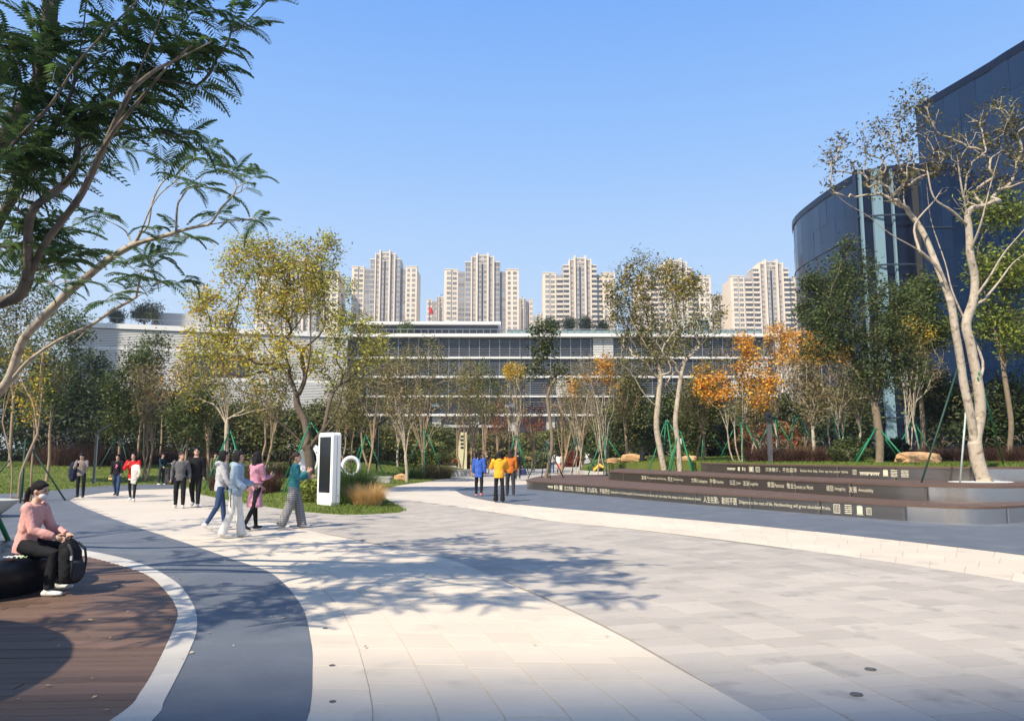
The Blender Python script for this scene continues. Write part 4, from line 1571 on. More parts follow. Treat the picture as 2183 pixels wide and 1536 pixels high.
cl = [(350, 345), (372, 375), (420, 330), (455, 305), (470, 325), (440, 350), (415, 395), (445, 400), (490, 365), (520, 365), (545, 375), (495, 415), (530, 395), (548, 468), (530, 470), (400, 505), (350, 515), (325, 485), (225, 462), (205, 452),
      (470, 455), (380, 490), (300, 575), (285, 590), (245, 625), (225, 640), (320, 570), (345, 600), (385, 600), (400, 590), (330, 545), (270, 560), (310, 545), (130, 560), (165, 530), (190, 545), (150, 600), (120, 610), (90, 560), (70, 600), (40, 560)]
tp = np.array([P(x, y, 10.3 + r.normal(0, .35)) for x, y in cl])
tp2 = np.column_stack([r.uniform(-12.5, -7.2, 60), r.uniform(11.0, 15.5, 60), r.uniform(4.6, 7.6, 60)])
t.ok[:5] = False
t.grow(np.concatenate([tp, tp2]), seg=.25, wob=.04, up=.1, ang=.8)
fern2 = thing('fern_leaved_tree', base2, 'pale-limbed fern-leaved tree reaching a long low branch across the sky', 'tree', 'fern-leaved trees on the left')
t.mesh(.115, .008).build('trunk', BARK_PALE, fern2, smooth=True)
fern_crown(fern2, t, r, per=(3, 6), size=(.30, .46), budget=200)

# ---------------------------------------------------------------- the big yellow-green tree behind the kiosk
D = 31.0
kx = lambda pts: pl([(x, y, d) for x, y, d in pts])
b0 = np.array([(662 - CX) / FPX * D, D, ground_z((662 - CX) / FPX * D, D) - .1])
lim = [[b0, *kx([(661, 1000, D), (658, 960, D)])],
       [*kx([(658, 960, D), (620, 920, D - .2), (585, 890, D - .5), (560, 850, D - .7), (520, 835, D - 1), (485, 795, D - 1.2), (440, 710, D - 1.4), (415, 660, D - 1.5)])],
       [*kx([(658, 950, D), (650, 900, D + .3), (636, 870, D + .4), (625, 820, D + .5), (600, 780, D + .8), (560, 730, D + 1), (520, 660, D + 1.2), (500, 600, D + 1.2)])],
       [*kx([(632, 850, D + .4), (650, 805, D + .3), (645, 750, D), (690, 700, D - .2), (690, 620, D - .3)])],
       [*kx([(660, 955, D), (690, 915, D - .6), (720, 870, D - 1), (735, 810, D - 1.2), (760, 740, D - 1.4), (775, 690, D - 1.4)])],
       [*kx([(690, 915, D - .6), (705, 850, D - .1), (725, 820, D + .3), (780, 800, D + .8), (820, 780, D + 1)])],
       [*kx([(660, 955, D), (720, 900, D + 1.0), (770, 850, D + 1.6), (810, 820, D + 1.8)])],
       [*kx([(636, 870, D + .4), (620, 800, D + 1.2), (600, 700, D + 1.4), (610, 620, D + 1.5)])],
       [*kx([(640, 850, D), (660, 760, D - 1), (660, 660, D - 1.3), (640, 580, D - 1.5)])]]
yr = np.random.default_rng(3)
make_tree('yellow_green_tree', 'big spreading yellow-green tree with dark crooked limbs behind the white kiosk', 662, D,
          [(540, 560, 95, 65), (640, 560, 80, 75), (470, 660, 70, 70), (600, 640, 110, 60), (700, 600, 60, 60), (730, 690, 70, 60), (560, 750, 150, 60), (730, 770, 95, 55), (800, 730, 50, 65), (430, 740, 55, 60), (700, 525, 40, 35), (420, 640, 40, 40), (540, 520, 70, 30)],
          BARK_DARK, [(LF_YEL, 32, .14, .68, .17, lambda q: px_of(q)[1] < 760 or yr.random() < .4), (LF_GOLD, 16, .15, .35, .2, lambda q: 380 < px_of(q)[0] < 680 and px_of(q)[1] > 520),
                      (LF_OLIVE, 10, .13, .55, .22, lambda q: px_of(q)[0] > 560)],
          .18, .009, 900, limbs=lim, seed=3, seg=.4, wob=.06, up=.5, shell=.3, endw=.07)

# ---------------------------------------------------------------- pale tree on the terrace
D = 22.3
b0 = np.array([*G(2100, 1027, .82), .78])
D = b0[1]
lim = [[b0, *kx([(2085, 985, D), (2078, 945, D)])],
       [*kx([(2078, 945, D), (2068, 880, D - .1), (2055, 820, D - .1), (2048, 770, D - .1), (2036, 700, D - .2), (2026, 640, D - .2), (2005, 580, D - .3), (1960, 535, D - .5), (1900, 500, D - .8), (1850, 460, D - 1), (1800, 430, D - 1.2), (1765, 395, D - 1.4)])],
       [*kx([(2026, 640, D - .2), (1995, 560, D + .2), (1965, 490, D + .4), (1930, 440, D + .5), (1925, 400, D + .6), (1905, 370, D + .7)])],
       [*kx([(2078, 945, D), (2090, 880, D + .1), (2085, 820, D + .1), (2070, 740, D + .1), (2060, 690, D + .1), (2075, 640, D + .1), (2078, 590, D + .1), (2068, 540, D), (2065, 480, D), (2050, 400, D - .1), (2040, 330, D - .2)])],
       [*kx([(2085, 820, D + .1), (2095, 770, D + .5), (2060, 690, D + .6), (2030, 620, D + .6), (2015, 560, D + .7), (1985, 470, D + .9), (1975, 390, D + 1)])],
       [*kx([(2075, 640, D + .1), (2110, 590, D - .2), (2140, 540, D - .4), (2183, 490, D - .6), (2230, 430, D - .8)])],
       [*kx([(2085, 655, D), (2130, 600, D + .4), (2160, 560, D + .6), (2200, 530, D + .8)])],
       [*kx([(2066, 540, D), (2090, 480, D - .5), (2110, 400, D - .7), (2130, 330, D - .8)])],
       [*kx([(1960, 535, D - .5), (1950, 480, D - .2), (1990, 430, D - .1), (2010, 400, D)])],
       [*kx([(2060, 480, D), (2030, 450, D - .3), (1990, 420, D - .5), (1975, 350, D - .6)])]]
make_tree('pale_trunk_tree', 'tall pale-barked tree with twisted double trunk growing through the terrace steps', 2095, D,
          [(1800, 330, 60, 60), (1870, 300, 60, 70), (1950, 260, 60, 80), (1960, 340, 70, 60), (2050, 320, 70, 60), (2120, 260, 70, 70), (2150, 360, 60, 60), (1890, 390, 70, 50), (1960, 200, 25, 30), (2200, 300, 60, 90), (2070, 420, 80, 40), (1770, 395, 25, 25)],
          BARK_PALE, [(LF_BRONZE, 15, .115, .42, .12, lambda q: px_of(q)[1] < 400), (LF_OLIVE, 9, .115, .3, .12, lambda q: px_of(q)[1] < 420)],
          .18, .010, 620, limbs=lim, seed=9, seg=.22, wob=.09, up=.4, zbase=.78, shell=.3, endw=.06)

# ---------------------------------------------------------------- pale tree pair right of centre
D = 40.0
bz = lambda px, d: np.array([(px - CX) / FPX * d, d, ground_z((px - CX) / FPX * d, d) - .1])
lim = [[bz(1420, D), *kx([(1402, 930, D), (1400, 890, D)])],
       [*kx([(1400, 890, D), (1405, 840, D), (1408, 800, D), (1400, 770, D), (1390, 720, D + .3), (1375, 660, D + .5), (1370, 600, D + .6)])],
       [*kx([(1402, 870, D), (1370, 835, D - .3), (1350, 800, D - .5), (1330, 780, D - .7), (1305, 760, D - .9)])],
       [*kx([(1408, 800, D), (1430, 790, D - .4), (1425, 760, D - .5), (1440, 720, D - .6), (1450, 640, D - .8)])],
       [*kx([(1405, 840, D), (1440, 790, D + .5), (1465, 760, D + .8), (1500, 720, D + 1), (1530, 680, D + 1.2), (1545, 655, D + 1.2)])],
       [*kx([(1400, 770, D), (1380, 740, D - .8), (1350, 690, D - 1), (1330, 640, D - 1)])]]
make_tree('pale_limbed_tree', 'tall pale-limbed tree with olive crown in front of the glazed office', 1420, D,
          [(1370, 590, 80, 60), (1340, 660, 60, 70), (1440, 600, 60, 60), (1400, 700, 100, 60), (1480, 610, 30, 40), (1530, 660, 25, 40), (1310, 640, 30, 50), (1370, 760, 70, 50)],
          BARK_PALE, [(LF_OLIVE, 26, .16, .55, .17, None), (LF_BRONZE, 12, .15, .3, .17, None), (LF_GOLD, 18, .16, .2, .16, lambda q: px_of(q)[1] < 640)],
          .15, .011, 620, limbs=lim, seed=17, seg=.4, wob=.07, up=.5, shell=.3, endw=.06)
lim = [[bz(1448, 37), *kx([(1446, 950, 37), (1440, 900, 37), (1445, 850, 37)])],
       [*kx([(1445, 850, 37), (1452, 800, 37), (1460, 760, 37), (1450, 700, 37.2), (1455, 650, 37.4)])],
       [*kx([(1445, 850, 37), (1425, 825, 36.7), (1415, 790, 36.5)])],
       [*kx([(1458, 770, 37), (1490, 740, 37.2), (1520, 700, 37.4)])]]
make_tree('pale_limbed_tree', 'slimmer pale-limbed tree standing just right of the tall olive one', 1448, 37,
          [(1450, 660, 60, 70), (1420, 740, 50, 50), (1500, 690, 40, 50)], BARK_PALE, [(LF_OLIVE, 16, .16, .5, .18, None)],
          .12, .010, 190, limbs=lim, seed=23, seg=.4, wob=.08, up=.6)

# ---------------------------------------------------------------- dense dark green tree on the right lawn
make_tree('dense_green_tree', 'dense dark green tree with straight brown trunk beside the sandstone rock', 1868, 31,
          [(1850, 690, 110, 110), (1830, 580, 60, 60), (1770, 680, 60, 60), (1930, 680, 60, 80), (1860, 790, 80, 60), (1740, 740, 40, 40), (1940, 780, 50, 50), (1815, 530, 30, 25)],
          BARK_MID, [(LF_DARK, 46, .14, .8, .2, None), (LF_MID, 40, .13, .65, .2, None)], .15, .008, 340, seed=31, fan=12, wob=.07, up=.6, shell=.35)

# ---------------------------------------------------------------- orange-topped slender trees
orange_spec = [(1578, 37, [(1560, 750, 75, 50), (1520, 820, 45, 40), (1600, 790, 50, 45), (1570, 860, 60, 50), (1500, 800, 20, 25)], 'orange-topped fan-shaped tree nearest the black camera post', .95, lambda q: px_of(q)[1] < 850, 2),
               (1650, 41, [(1640, 770, 50, 60), (1620, 830, 60, 50), (1660, 720, 30, 40)], 'mostly bare fan-shaped tree with few orange leaves behind the black camera post', .22, lambda q: px_of(q)[1] < 900, 1),
               (1700, 44, [(1710, 740, 55, 50), (1690, 800, 50, 60), (1740, 790, 40, 60)], 'fan-shaped tree with an orange top left of the dense green tree', .6, lambda q: px_of(q)[1] < 770, 1),
               (1775, 42, [(1770, 800, 45, 70), (1740, 850, 50, 50), (1800, 840, 30, 60), (1780, 750, 40, 30)], 'pale bare-stemmed fan tree close left of the dense green tree', .3, lambda q: px_of(q)[1] < 770, 2),
               (1945, 40, [(1945, 720, 50, 50), (1930, 780, 50, 60), (1980, 780, 45, 60)], 'thin tree with yellow flowers behind the dense green tree', .45, lambda q: px_of(q)[1] < 740, 2),
               (1288, 47, [(1270, 780, 40, 40), (1300, 800, 40, 60), (1240, 790, 30, 40), (1285, 860, 40, 50)], 'thin tree with scattered orange flowers beside the bent black lamp post', .35, lambda q: px_of(q)[1] < 850, 3),
               (1228, 52, [(1225, 850, 40, 60), (1250, 790, 30, 40), (1200, 800, 40, 40)], 'brown thin-stemmed tree left of the bent black lamp post', .12, None, 2)]
for k, (bx, D, el, lab, fr, reg, st) in enumerate(orange_spec):
    make_tree('orange_flowered_tree', lab, bx, D, el, BARK_PALE, [(LF_TAN, 7, .12, .7, .2, None), (LF_ORANGE if k != 4 else LF_GOLD, 36 if k < 5 else 24, .165, .8, .17, reg), (LF_OLIVE, 9, .14, .4, .22, None)],
              .055, .008, 230, fan=16, clusters=[13, 6, 10, 6, 6, 4, 1][k], seed=40 + k, stems=min(st + 1, 3), wob=.035, up=.7, group='orange-flowered trees on the right', shell=.4, fork=ground_z((bx - CX) / FPX * D, D) + 1.6)

# ---------------------------------------------------------------- slim glossy trees, bare trees and green young trees in the middle
make_tree('glossy_slim_tree', 'slim tree with dark glossy rounded top growing from the low end of the terrace', 1163, 40.5,
          [(1158, 705, 36, 24), (1160, 745, 32, 26), (1190, 790, 22, 18), (1135, 790, 18, 16)], BARK_MID,
          [(LF_DARK, 26, .2, 1, .2, None), (LF_MID, 8, .2, .7, .2, None)], .09, .01, 60, seed=61, zbase=.4, up=.5, lean=.1)
bare = [(905, 52, [(890, 800, 80, 70), (950, 820, 60, 60), (830, 830, 50, 60), (900, 750, 50, 40)], LF_OLIVE, 8, 'broad olive bare-looking tree right of the yellow tree', 260),
        (975, 58, [(975, 850, 40, 60), (1000, 800, 30, 50)], LF_TAN, 5, 'thin tan tree left of the office entrance canopy', 110),
        (1040, 62, [(1040, 850, 45, 55), (1030, 800, 30, 40)], LF_MID, 14, 'feathery green tree in front of the office entrance', 130),
        (1100, 60, [(1095, 850, 40, 60), (1110, 800, 30, 30)], LF_TAN, 3, 'pale bare tree with white branches before the office columns', 120),
        (1095, 64, [(1095, 792, 28, 18)], LF_GOLD, 26, 'small tree with round rusty golden top before the office', 60),
        (1200, 56, [(1195, 840, 45, 60), (1215, 880, 30, 50)], LF_TAN, 4, 'tan bare tree behind the slim glossy tree', 120),
        (1060, 70, [(1065, 890, 30, 45)], LF_RED, 8, 'small reddish bare tree on the far lawn', 90),
        (1130, 66, [(1135, 890, 35, 45)], LF_RED, 6, 'small rust-brown tree beside the path end', 90),
        (780, 46, [(770, 840, 60, 70), (800, 780, 50, 50), (740, 870, 50, 50)], LF_OLIVE, 7, 'olive thin-stemmed tree close behind the kiosk', 170),
        (850, 60, [(850, 880, 60, 50)], LF_TAN, 5, 'low tan bare tree above the ring sculpture', 110),
        (575, 42, [(570, 850, 60, 60), (600, 800, 40, 40)], LF_OLIVE, 6, 'thin twiggy tree between the straw-wrapped trunk and the yellow tree', 150),
        (735, 48, [(735, 850, 55, 65), (760, 800, 40, 40)], LF_OLIVE, 6, 'twiggy tree seen just above the kiosk', 150),
        (870, 45, [(865, 860, 55, 60), (840, 800, 45, 45)], LF_TAN, 6, 'pale-stemmed twiggy tree right of the ring sculpture', 150),
        (1015, 55, [(1010, 860, 40, 60), (1000, 800, 30, 40)], LF_OLIVE, 6, 'twiggy tree above the far stone bench', 130),
        (1245, 60, [(1250, 870, 40, 55)], LF_TAN, 5, 'low twiggy tree left of the scattered orange flowers', 120),
        (1335, 50, [(1330, 850, 40, 60), (1320, 790, 30, 40)], LF_OLIVE, 6, 'twiggy tree in front of the dark columnar tree', 130),
        (1480, 46, [(1480, 860, 45, 55), (1500, 800, 30, 40)], LF_OLIVE, 6, 'twiggy tree right of the white utility pole', 130),
        (1615, 43, [(1615, 880, 50, 50), (1600, 840, 35, 40)], LF_TAN, 6, 'pale twiggy tree just left of the black camera post', 140),
        (1730, 40, [(1735, 850, 50, 60), (1710, 800, 40, 45)], LF_TAN, 6, 'pale twiggy tree right of the black camera post', 150),
        (1830, 43, [(1815, 830, 40, 60)], LF_TAN, 5, 'pale twiggy tree half behind the dense green tree', 110),
        (320, 44, [(320, 850, 45, 60), (300, 800, 30, 40)], LF_TAN, 5, 'twiggy tan tree behind the red-cardigan walker', 120),
        (450, 46, [(455, 850, 50, 55), (430, 800, 40, 40)], LF_OLIVE, 6, 'twiggy tree right of the small green tree', 120)]
for k, (bx, D, el, lm, per, lab, nt) in enumerate(bare):
    make_tree('bare_branched_tree', lab, bx, D, el, BARK_PALE if k in (3, 9, 12, 17, 18, 19) else BARK_TAN, [(lm, per * 2.0, .17, .6, .2, None), (LF_OLIVE, 8, .17, .4, .2, None)], .085, .013, int(nt * 1.6), seed=80 + k, stems=1 + k % 3, wob=.05, up=.7, fan=14,
              group='sparse trees in front of the office', fork=ground_z((bx - CX) / FPX * D, D) + 1.5)
make_tree('wrapped_trunk_tree', 'bare pale tree with straw-wrapped trunk left of the yellow tree', 492, 36,
          [(430, 780, 60, 60), (500, 800, 60, 60), (400, 840, 30, 40), (560, 850, 40, 40), (450, 720, 40, 30)], BARK_PALE, [(LF_OLIVE, 13, .15, .75, .22, None), (LF_GOLD, 10, .15, .25, .2, None)],
          .11, .008, 260, seed=97, up=.6, fan=12, fork=P(492, 905, 36)[2])
green = [(258, 47, [(262, 820, 45, 60), (250, 890, 60, 40), (290, 760, 35, 40)], LF_MID, 'young green tree beside the slim bent lamp post', .1, 26, 120),
         (300, 52, [(330, 740, 40, 40), (310, 800, 30, 60)], LF_MID, 'taller thin green tree against the white louvre wing', .09, 14, 90),
         (345, 55, [(345, 830, 45, 40), (390, 800, 30, 30), (330, 780, 20, 20)], LF_TAN, 'thin orange-brown tree against the white louvre wing', .08, 10, 90),
         (400, 43, [(400, 890, 50, 50), (420, 850, 35, 40)], LF_MID, 'small green tree behind the two walking men', .08, 20, 110),
         (110, 40, [(110, 760, 60, 80), (150, 690, 50, 50), (90, 850, 40, 60)], LF_MID, 'slim green tree standing left of the standing phone user', .09, 16, 140),
         (30, 44, [(20, 720, 60, 90), (60, 640, 50, 60)], LF_OLIVE, 'slim olive tree at the left edge behind the planter tree', .1, 14, 140)]
for k, (bx, D, el, lm, lab, br, per, nt) in enumerate(green):
    make_tree('young_green_tree', lab, bx, D, el, BARK_TAN, [(lm, per * 1.8, .18, .95, .28, None)] + ([(LF_ORANGE, 22, .18, .3, .2, None)] if k == 2 else [(LF_DARK, per * 1.2, .18, .8, .28, None)]), br * .8, .009, nt, seed=110 + k, up=.6, fan=7, group='young green trees on the left lawn')
make_tree('slim_yellow_tree', 'multi-stemmed slim tree with yellow leaf tufts at the left edge', 60, 26.5,
          [(60, 800, 50, 50), (70, 880, 50, 40), (40, 740, 40, 50), (100, 700, 40, 60), (30, 850, 20, 30)], BARK_TAN, [(LF_GOLD, 22, .11, .3, .13, lambda q: px_of(q)[1] > 740), (LF_MID, 12, .12, .7, .18, None)],
          .065, .007, 130, seed=131, fan=10, stems=3, up=.8, zbase=.0, group='young green trees on the left lawn', fork=2.4)

# ---------------------------------------------------------------- dense background trees
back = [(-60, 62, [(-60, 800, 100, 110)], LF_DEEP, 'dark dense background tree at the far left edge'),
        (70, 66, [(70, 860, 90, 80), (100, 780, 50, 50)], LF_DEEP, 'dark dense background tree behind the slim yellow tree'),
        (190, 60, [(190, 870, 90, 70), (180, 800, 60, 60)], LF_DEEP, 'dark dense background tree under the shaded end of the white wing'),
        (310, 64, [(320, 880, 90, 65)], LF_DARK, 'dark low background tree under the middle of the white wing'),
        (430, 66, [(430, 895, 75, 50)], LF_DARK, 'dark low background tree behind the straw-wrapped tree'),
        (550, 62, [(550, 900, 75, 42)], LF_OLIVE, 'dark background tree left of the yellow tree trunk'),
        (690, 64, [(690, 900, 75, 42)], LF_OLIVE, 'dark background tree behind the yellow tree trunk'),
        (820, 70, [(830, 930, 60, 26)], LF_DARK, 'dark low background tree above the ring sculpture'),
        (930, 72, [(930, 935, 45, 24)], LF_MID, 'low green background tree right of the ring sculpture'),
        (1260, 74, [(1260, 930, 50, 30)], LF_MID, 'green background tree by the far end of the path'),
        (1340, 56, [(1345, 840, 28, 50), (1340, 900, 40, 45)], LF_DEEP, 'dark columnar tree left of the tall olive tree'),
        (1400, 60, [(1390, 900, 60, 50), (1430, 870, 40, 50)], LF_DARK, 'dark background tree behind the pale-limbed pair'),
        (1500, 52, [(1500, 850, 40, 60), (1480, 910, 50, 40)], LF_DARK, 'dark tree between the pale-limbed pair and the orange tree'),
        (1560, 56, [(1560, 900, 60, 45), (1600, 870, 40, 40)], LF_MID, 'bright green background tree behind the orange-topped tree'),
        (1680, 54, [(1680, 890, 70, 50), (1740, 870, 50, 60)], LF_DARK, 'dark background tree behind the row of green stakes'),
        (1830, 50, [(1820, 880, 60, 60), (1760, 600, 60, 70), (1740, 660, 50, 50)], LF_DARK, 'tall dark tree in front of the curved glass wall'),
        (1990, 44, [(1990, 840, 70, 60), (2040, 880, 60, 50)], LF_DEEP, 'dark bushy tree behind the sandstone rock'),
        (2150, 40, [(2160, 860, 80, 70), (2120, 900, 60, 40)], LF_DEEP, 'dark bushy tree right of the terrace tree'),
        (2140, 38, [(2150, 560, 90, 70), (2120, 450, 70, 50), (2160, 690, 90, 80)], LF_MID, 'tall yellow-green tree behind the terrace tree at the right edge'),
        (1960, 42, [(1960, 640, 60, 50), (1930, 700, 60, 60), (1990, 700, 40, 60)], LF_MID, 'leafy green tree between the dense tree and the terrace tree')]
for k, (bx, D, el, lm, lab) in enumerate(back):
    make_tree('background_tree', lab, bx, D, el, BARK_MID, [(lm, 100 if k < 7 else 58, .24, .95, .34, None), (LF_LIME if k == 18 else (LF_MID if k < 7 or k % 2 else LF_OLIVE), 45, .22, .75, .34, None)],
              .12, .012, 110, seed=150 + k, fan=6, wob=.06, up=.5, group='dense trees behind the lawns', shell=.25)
# trees on the office roof
for k, (bx, y, w, lab) in enumerate([(1175, 692, 17, 'leftmost round tree on the office roof'), (1215, 690, 16, 'second round tree from the left on the office roof'), (1250, 690, 15, 'third round tree from the left on the office roof'), (1285, 696, 14, 'low round tree at the right of the roof row'),
                                     (865, 700, 14, 'small green roof tree in front of the glazed penthouse')]):
    make_tree('roof_tree', lab, bx, 153, [(bx, y, w, 14)], BARK_MID, [(LF_MID if k == 4 else LF_DEEP, 40, .42, 1, .5, None)], .16, .03, 40, seed=190 + k, zbase=zr, group='trees on the office roof', shell=.2)
for k, (bx, y, w, h, lab) in enumerate([(325, 663, 24, 24, 'round tree on the roof of the white wing beside the plant screen'), (300, 668, 20, 20, 'smaller round tree on the roof of the white wing'), (248, 675, 16, 14, 'dark roof shrub at the shaded end of the white wing')]):
    make_tree('roof_tree', lab, bx, 141, [(bx, y, w, h)], BARK_MID, [(LF_DARK, 40, .42, 1, .45, None)], .16, .03, 50, seed=200 + k, zbase=24.8, group='trees on the office roof', shell=.2)
# ================================================================ PLANTS LOW DOWN
PLUM = pm('plum_grass', (0.11, 0.055, 0.042), 0.75, isl=0.5, hue=0.03, trans=0.25, spec=0.2)
PLUME = pm('pale_plume', (0.27, 0.19, 0.15), 0.9, isl=0.3, trans=0.3)
STRAW = pm('straw_grass', (0.66, 0.44, 0.20), 0.8, isl=0.35, hue=0.02, trans=0.3, spec=0.2)
GREENG = pm('green_long_grass', (0.075, 0.125, 0.03), 0.7, isl=0.45, hue=0.03, trans=0.3, spec=0.25)
DRYG = pm('dry_brown_grass', (0.13, 0.095, 0.05), 0.8, isl=0.45, hue=0.03, trans=0.25, spec=0.2)

def grass_clump(name, label, x, y, z, rad, h, n, mat, seed, plumes=0, arch=.55, wid=.012, group=None, cat='grass clump', ell=(1, 1)):
    r = np.random.default_rng(seed)
    root = thing(name, (x, y, z), label, cat, group)
    rr = rad * .55 * np.sqrt(r.random(n))
    a = r.uniform(0, 2 * math.pi, n)
    bx, by = x + rr * np.cos(a) * ell[0], y + rr * np.sin(a) * ell[1]
    az = a + r.normal(0, .6, n)
    out = rad * arch * r.uniform(.15, 1.15, n) * (.4 + rr / rad)
    hh = h * r.uniform(.55, 1.05, n)
    K = 5
    V = np.zeros((n, K, 2, 3))
    s = np.stack([-np.sin(az), np.cos(az)], 1)
    for k in range(K):
        u = k / (K - 1)
        o = out * (u ** 1.8) * 1.6
        zz = z - .03 + hh * (u ** .9) * (1 - .22 * u * u * np.minimum(out / (hh + 1e-6) * 2, 1.6))
        w = wid * (1 - u * .9) * r.uniform(.8, 1.2, n)
        cx, cy = bx + np.cos(az) * o * ell[0], by + np.sin(az) * o * ell[1]
        V[:, k, 0] = np.column_stack([cx - s[:, 0] * w, cy - s[:, 1] * w, zz])
        V[:, k, 1] = np.column_stack([cx + s[:, 0] * w, cy + s[:, 1] * w, zz])
    base = np.arange(n)[:, None, None] * (K * 2)
    f = np.stack([np.array([2 * k, 2 * k + 1, 2 * k + 3, 2 * k + 2]) for k in range(K - 1)])[None] + base
    o = MB().add(V.reshape(-1, 3), f.reshape(-1, 4)).build('blades', mat, root)
    o['kind'] = 'stuff'
    if plumes:
        mb = MB()
        for i in range(plumes):
            a_ = r.uniform(0, 2 * math.pi)
            q = rad * r.uniform(.1, .8)
            d = np.array([math.cos(a_), math.sin(a_)])
            L = r.uniform(.22, .38) * h
            p = [np.array([x + d[0] * q * ell[0] + d[0] * L * u * u * .9, y + d[1] * q * ell[1] + d[1] * L * u * u * .9, z + h * r.uniform(.98, 1.0) * 1.0 + L * (u - .45 * u * u)]) for u in np.linspace(0, 1, 5)]
            lift = r.uniform(-.15, .2) * h
            p = [c + [0, 0, lift] for c in p]
            mb.tube(p, np.array([.006, .013, .013, .009, .002]) * (.8 + y * .008), 4)
        o = mb.build('plumes', PLUME, root)
        o['kind'] = 'stuff'
    return root

def shrub(name, label, x, y, z, rx, ry, rz, n, size, mats, seed, group=None):
    r = np.random.default_rng(seed)
    root = thing(name, (x, y, z), label, 'shrub', group)
    mb = MB()
    for k in range(9):
        a = r.uniform(0, 2 * math.pi)
        e = np.array([x + math.cos(a) * rx * .6, y + math.sin(a) * ry * .6, z + rz * r.uniform(.9, 1.5)])
        mb.tube([(x, y, z - .05), (np.array([x, y, z]) + e) / 2 + [0, 0, .1 * rz], e], [.02, .014, .006], 5)
    mb.build('stem', BARK_MID, root)
    u = r.normal(0, 1, (n, 3))
    u /= np.linalg.norm(u, axis=1)[:, None]
    lump = 1 + .16 * np.sin(u[:, 0] * 5 + seed) * np.cos(u[:, 1] * 4 + seed) + .12 * np.sin(u[:, 2] * 7 + 2 * seed)
    u *= (lump * (.62 + .38 * r.random(n) ** .5))[:, None]
    p = np.array([x, y, z + rz * .85]) + u * [rx, ry, rz]
    p = p[p[:, 2] > z]
    k = r.integers(0, len(mats), len(p))
    for i, mt in enumerate(mats):
        v, f = leaf_quads(p[k == i], size, r, aspect=.55)
        o = MB().add(v, f).build('foliage', mt, root)
        o['kind'] = 'stuff'
    return root

def at(px, D, z=None):
    x = (px - CX) / FPX * D
    return x, D, (ground_z(x, D) if z is None else z)

gx, gy = G(782, 1080)
grass_clump('straw_grass_clump', 'golden straw-coloured grass clump at the foot of the white kiosk', gx, gy, .05, .80, .80, 1900, STRAW, 1, arch=.62, wid=.006)
x, y, z = at(762, 25.4); grass_clump('long_grass_clump', 'tall green grass clump right behind the white kiosk', x, y, z, 1.05, 1.25, 2600, GREENG, 2, arch=.6, wid=.009)
x, y, z = at(668, 25.0); shrub('variegated_shrub', 'yellow-variegated low shrub between the teal-jacket walker and the kiosk', x, y, z - .02, .5, .4, .42, 1500, .10, [LF_LIME, LF_LIME, LF_MID], 3)
PG = 'plum-coloured fountain grasses'
for k, (px, D, rad, h, lab, pln) in enumerate([
        (580, 30, .75, .95, 'plum grass clump behind the pink-coat walker', 12), (475, 34, .7, .9, 'brownish plum grass clump behind the grey-hoodie walker', 10),
        (545, 33, .6, 1.0, 'pale-tipped grass clump left of the yellow tree trunk', 16), (525, 38, .9, 1.1, 'plum grass clump under the straw-wrapped tree', 10),
        (105, 48, 1.6, 1.5, 'plum grass clump behind the slim tree at the left edge', 14), (150, 47, 1.6, 1.7, 'tall plum grass clump behind the man looking at his phone', 16), (195, 47.5, 1.6, 1.7, 'plum grass clump just left of the slim bent lamp post', 16),
        (245, 49, 1.6, 1.5, 'plum grass clump behind the black-sweatshirt walker', 14), (295, 50, 1.6, 1.3, 'plum grass clump behind the red-cardigan walker', 12), (340, 51, 1.6, 1.25, 'plum grass clump behind the person on the lawn edge', 12), (385, 51, 1.6, 1.3, 'plum grass clump behind the grey-sweater man', 12), (435, 50, 1.5, 1.2, 'plum grass clump right of the black-jacket man', 10)]):
    x, y, z = at(px, D)
    grass_clump('plum_grass_clump', lab, x, y, z, rad, h, 650 if D < 40 else 420, PLUM if k not in (2,) else DRYG, 20 + k, plumes=pln, wid=.010 if D < 40 else .018, group=PG)
x, y, z = at(930, 52); grass_clump('dry_grass_clump', 'dark dry grass mound beside the path bend', x, y, z - .1, 1.8, 1.45, 900, DRYG, 40, arch=.8, wid=.016)
x, y, z = at(880, 50); grass_clump('dry_grass_clump', 'smaller dry grass mound left of the path bend', x, y, z - .1, 1.2, 1.1, 500, GREENG, 41, arch=.8, wid=.016)
x, y, z = at(600, 39); grass_clump('dry_grass_clump', 'dry pale grass mound behind the yellow tree', x, y, z, 1.2, 1.1, 500, DRYG, 42, plumes=14, wid=.014)
for k, (px, D, lab) in enumerate([(1612, 35, 'plum grass clump left of the black camera post foot'), (1650, 34, 'plum grass clump at the foot of the black camera post'), (1690, 35, 'plum grass clump right of the black camera post'), (1728, 34.5, 'plum grass clump left of the clipped round bush'), (1765, 37, 'plum grass clump behind the clipped round bush'),
                                 (1905, 37, 'plum grass clump behind the sandstone rock, left end'), (1950, 38, 'plum grass clump behind the sandstone rock, right end'), (2000, 37, 'plum grass clump left of the terrace tree'), (2045, 36, 'plum grass clump behind the terrace tree'), (2090, 36, 'plum grass clump just right of the terrace tree'), (2135, 35, 'plum grass clump second from the right edge'), (2180, 34, 'plum grass clump at the right edge')]):
    x, y, z = at(px, D)
    grass_clump('plum_grass_clump', lab, x, y, z - .05, .95, .95, 620, PLUM, 60 + k, plumes=8, wid=.011, group=PG)
for k, px in enumerate((1690, 1730)):
    x, y, z = at(px, 42); grass_clump('straw_grass_clump', ['golden grass patch behind the plum grass, left half', 'golden grass patch behind the plum grass, right half'][k], x, y, z, 1.1, .95, 500, STRAW, 90 + k, wid=.012)
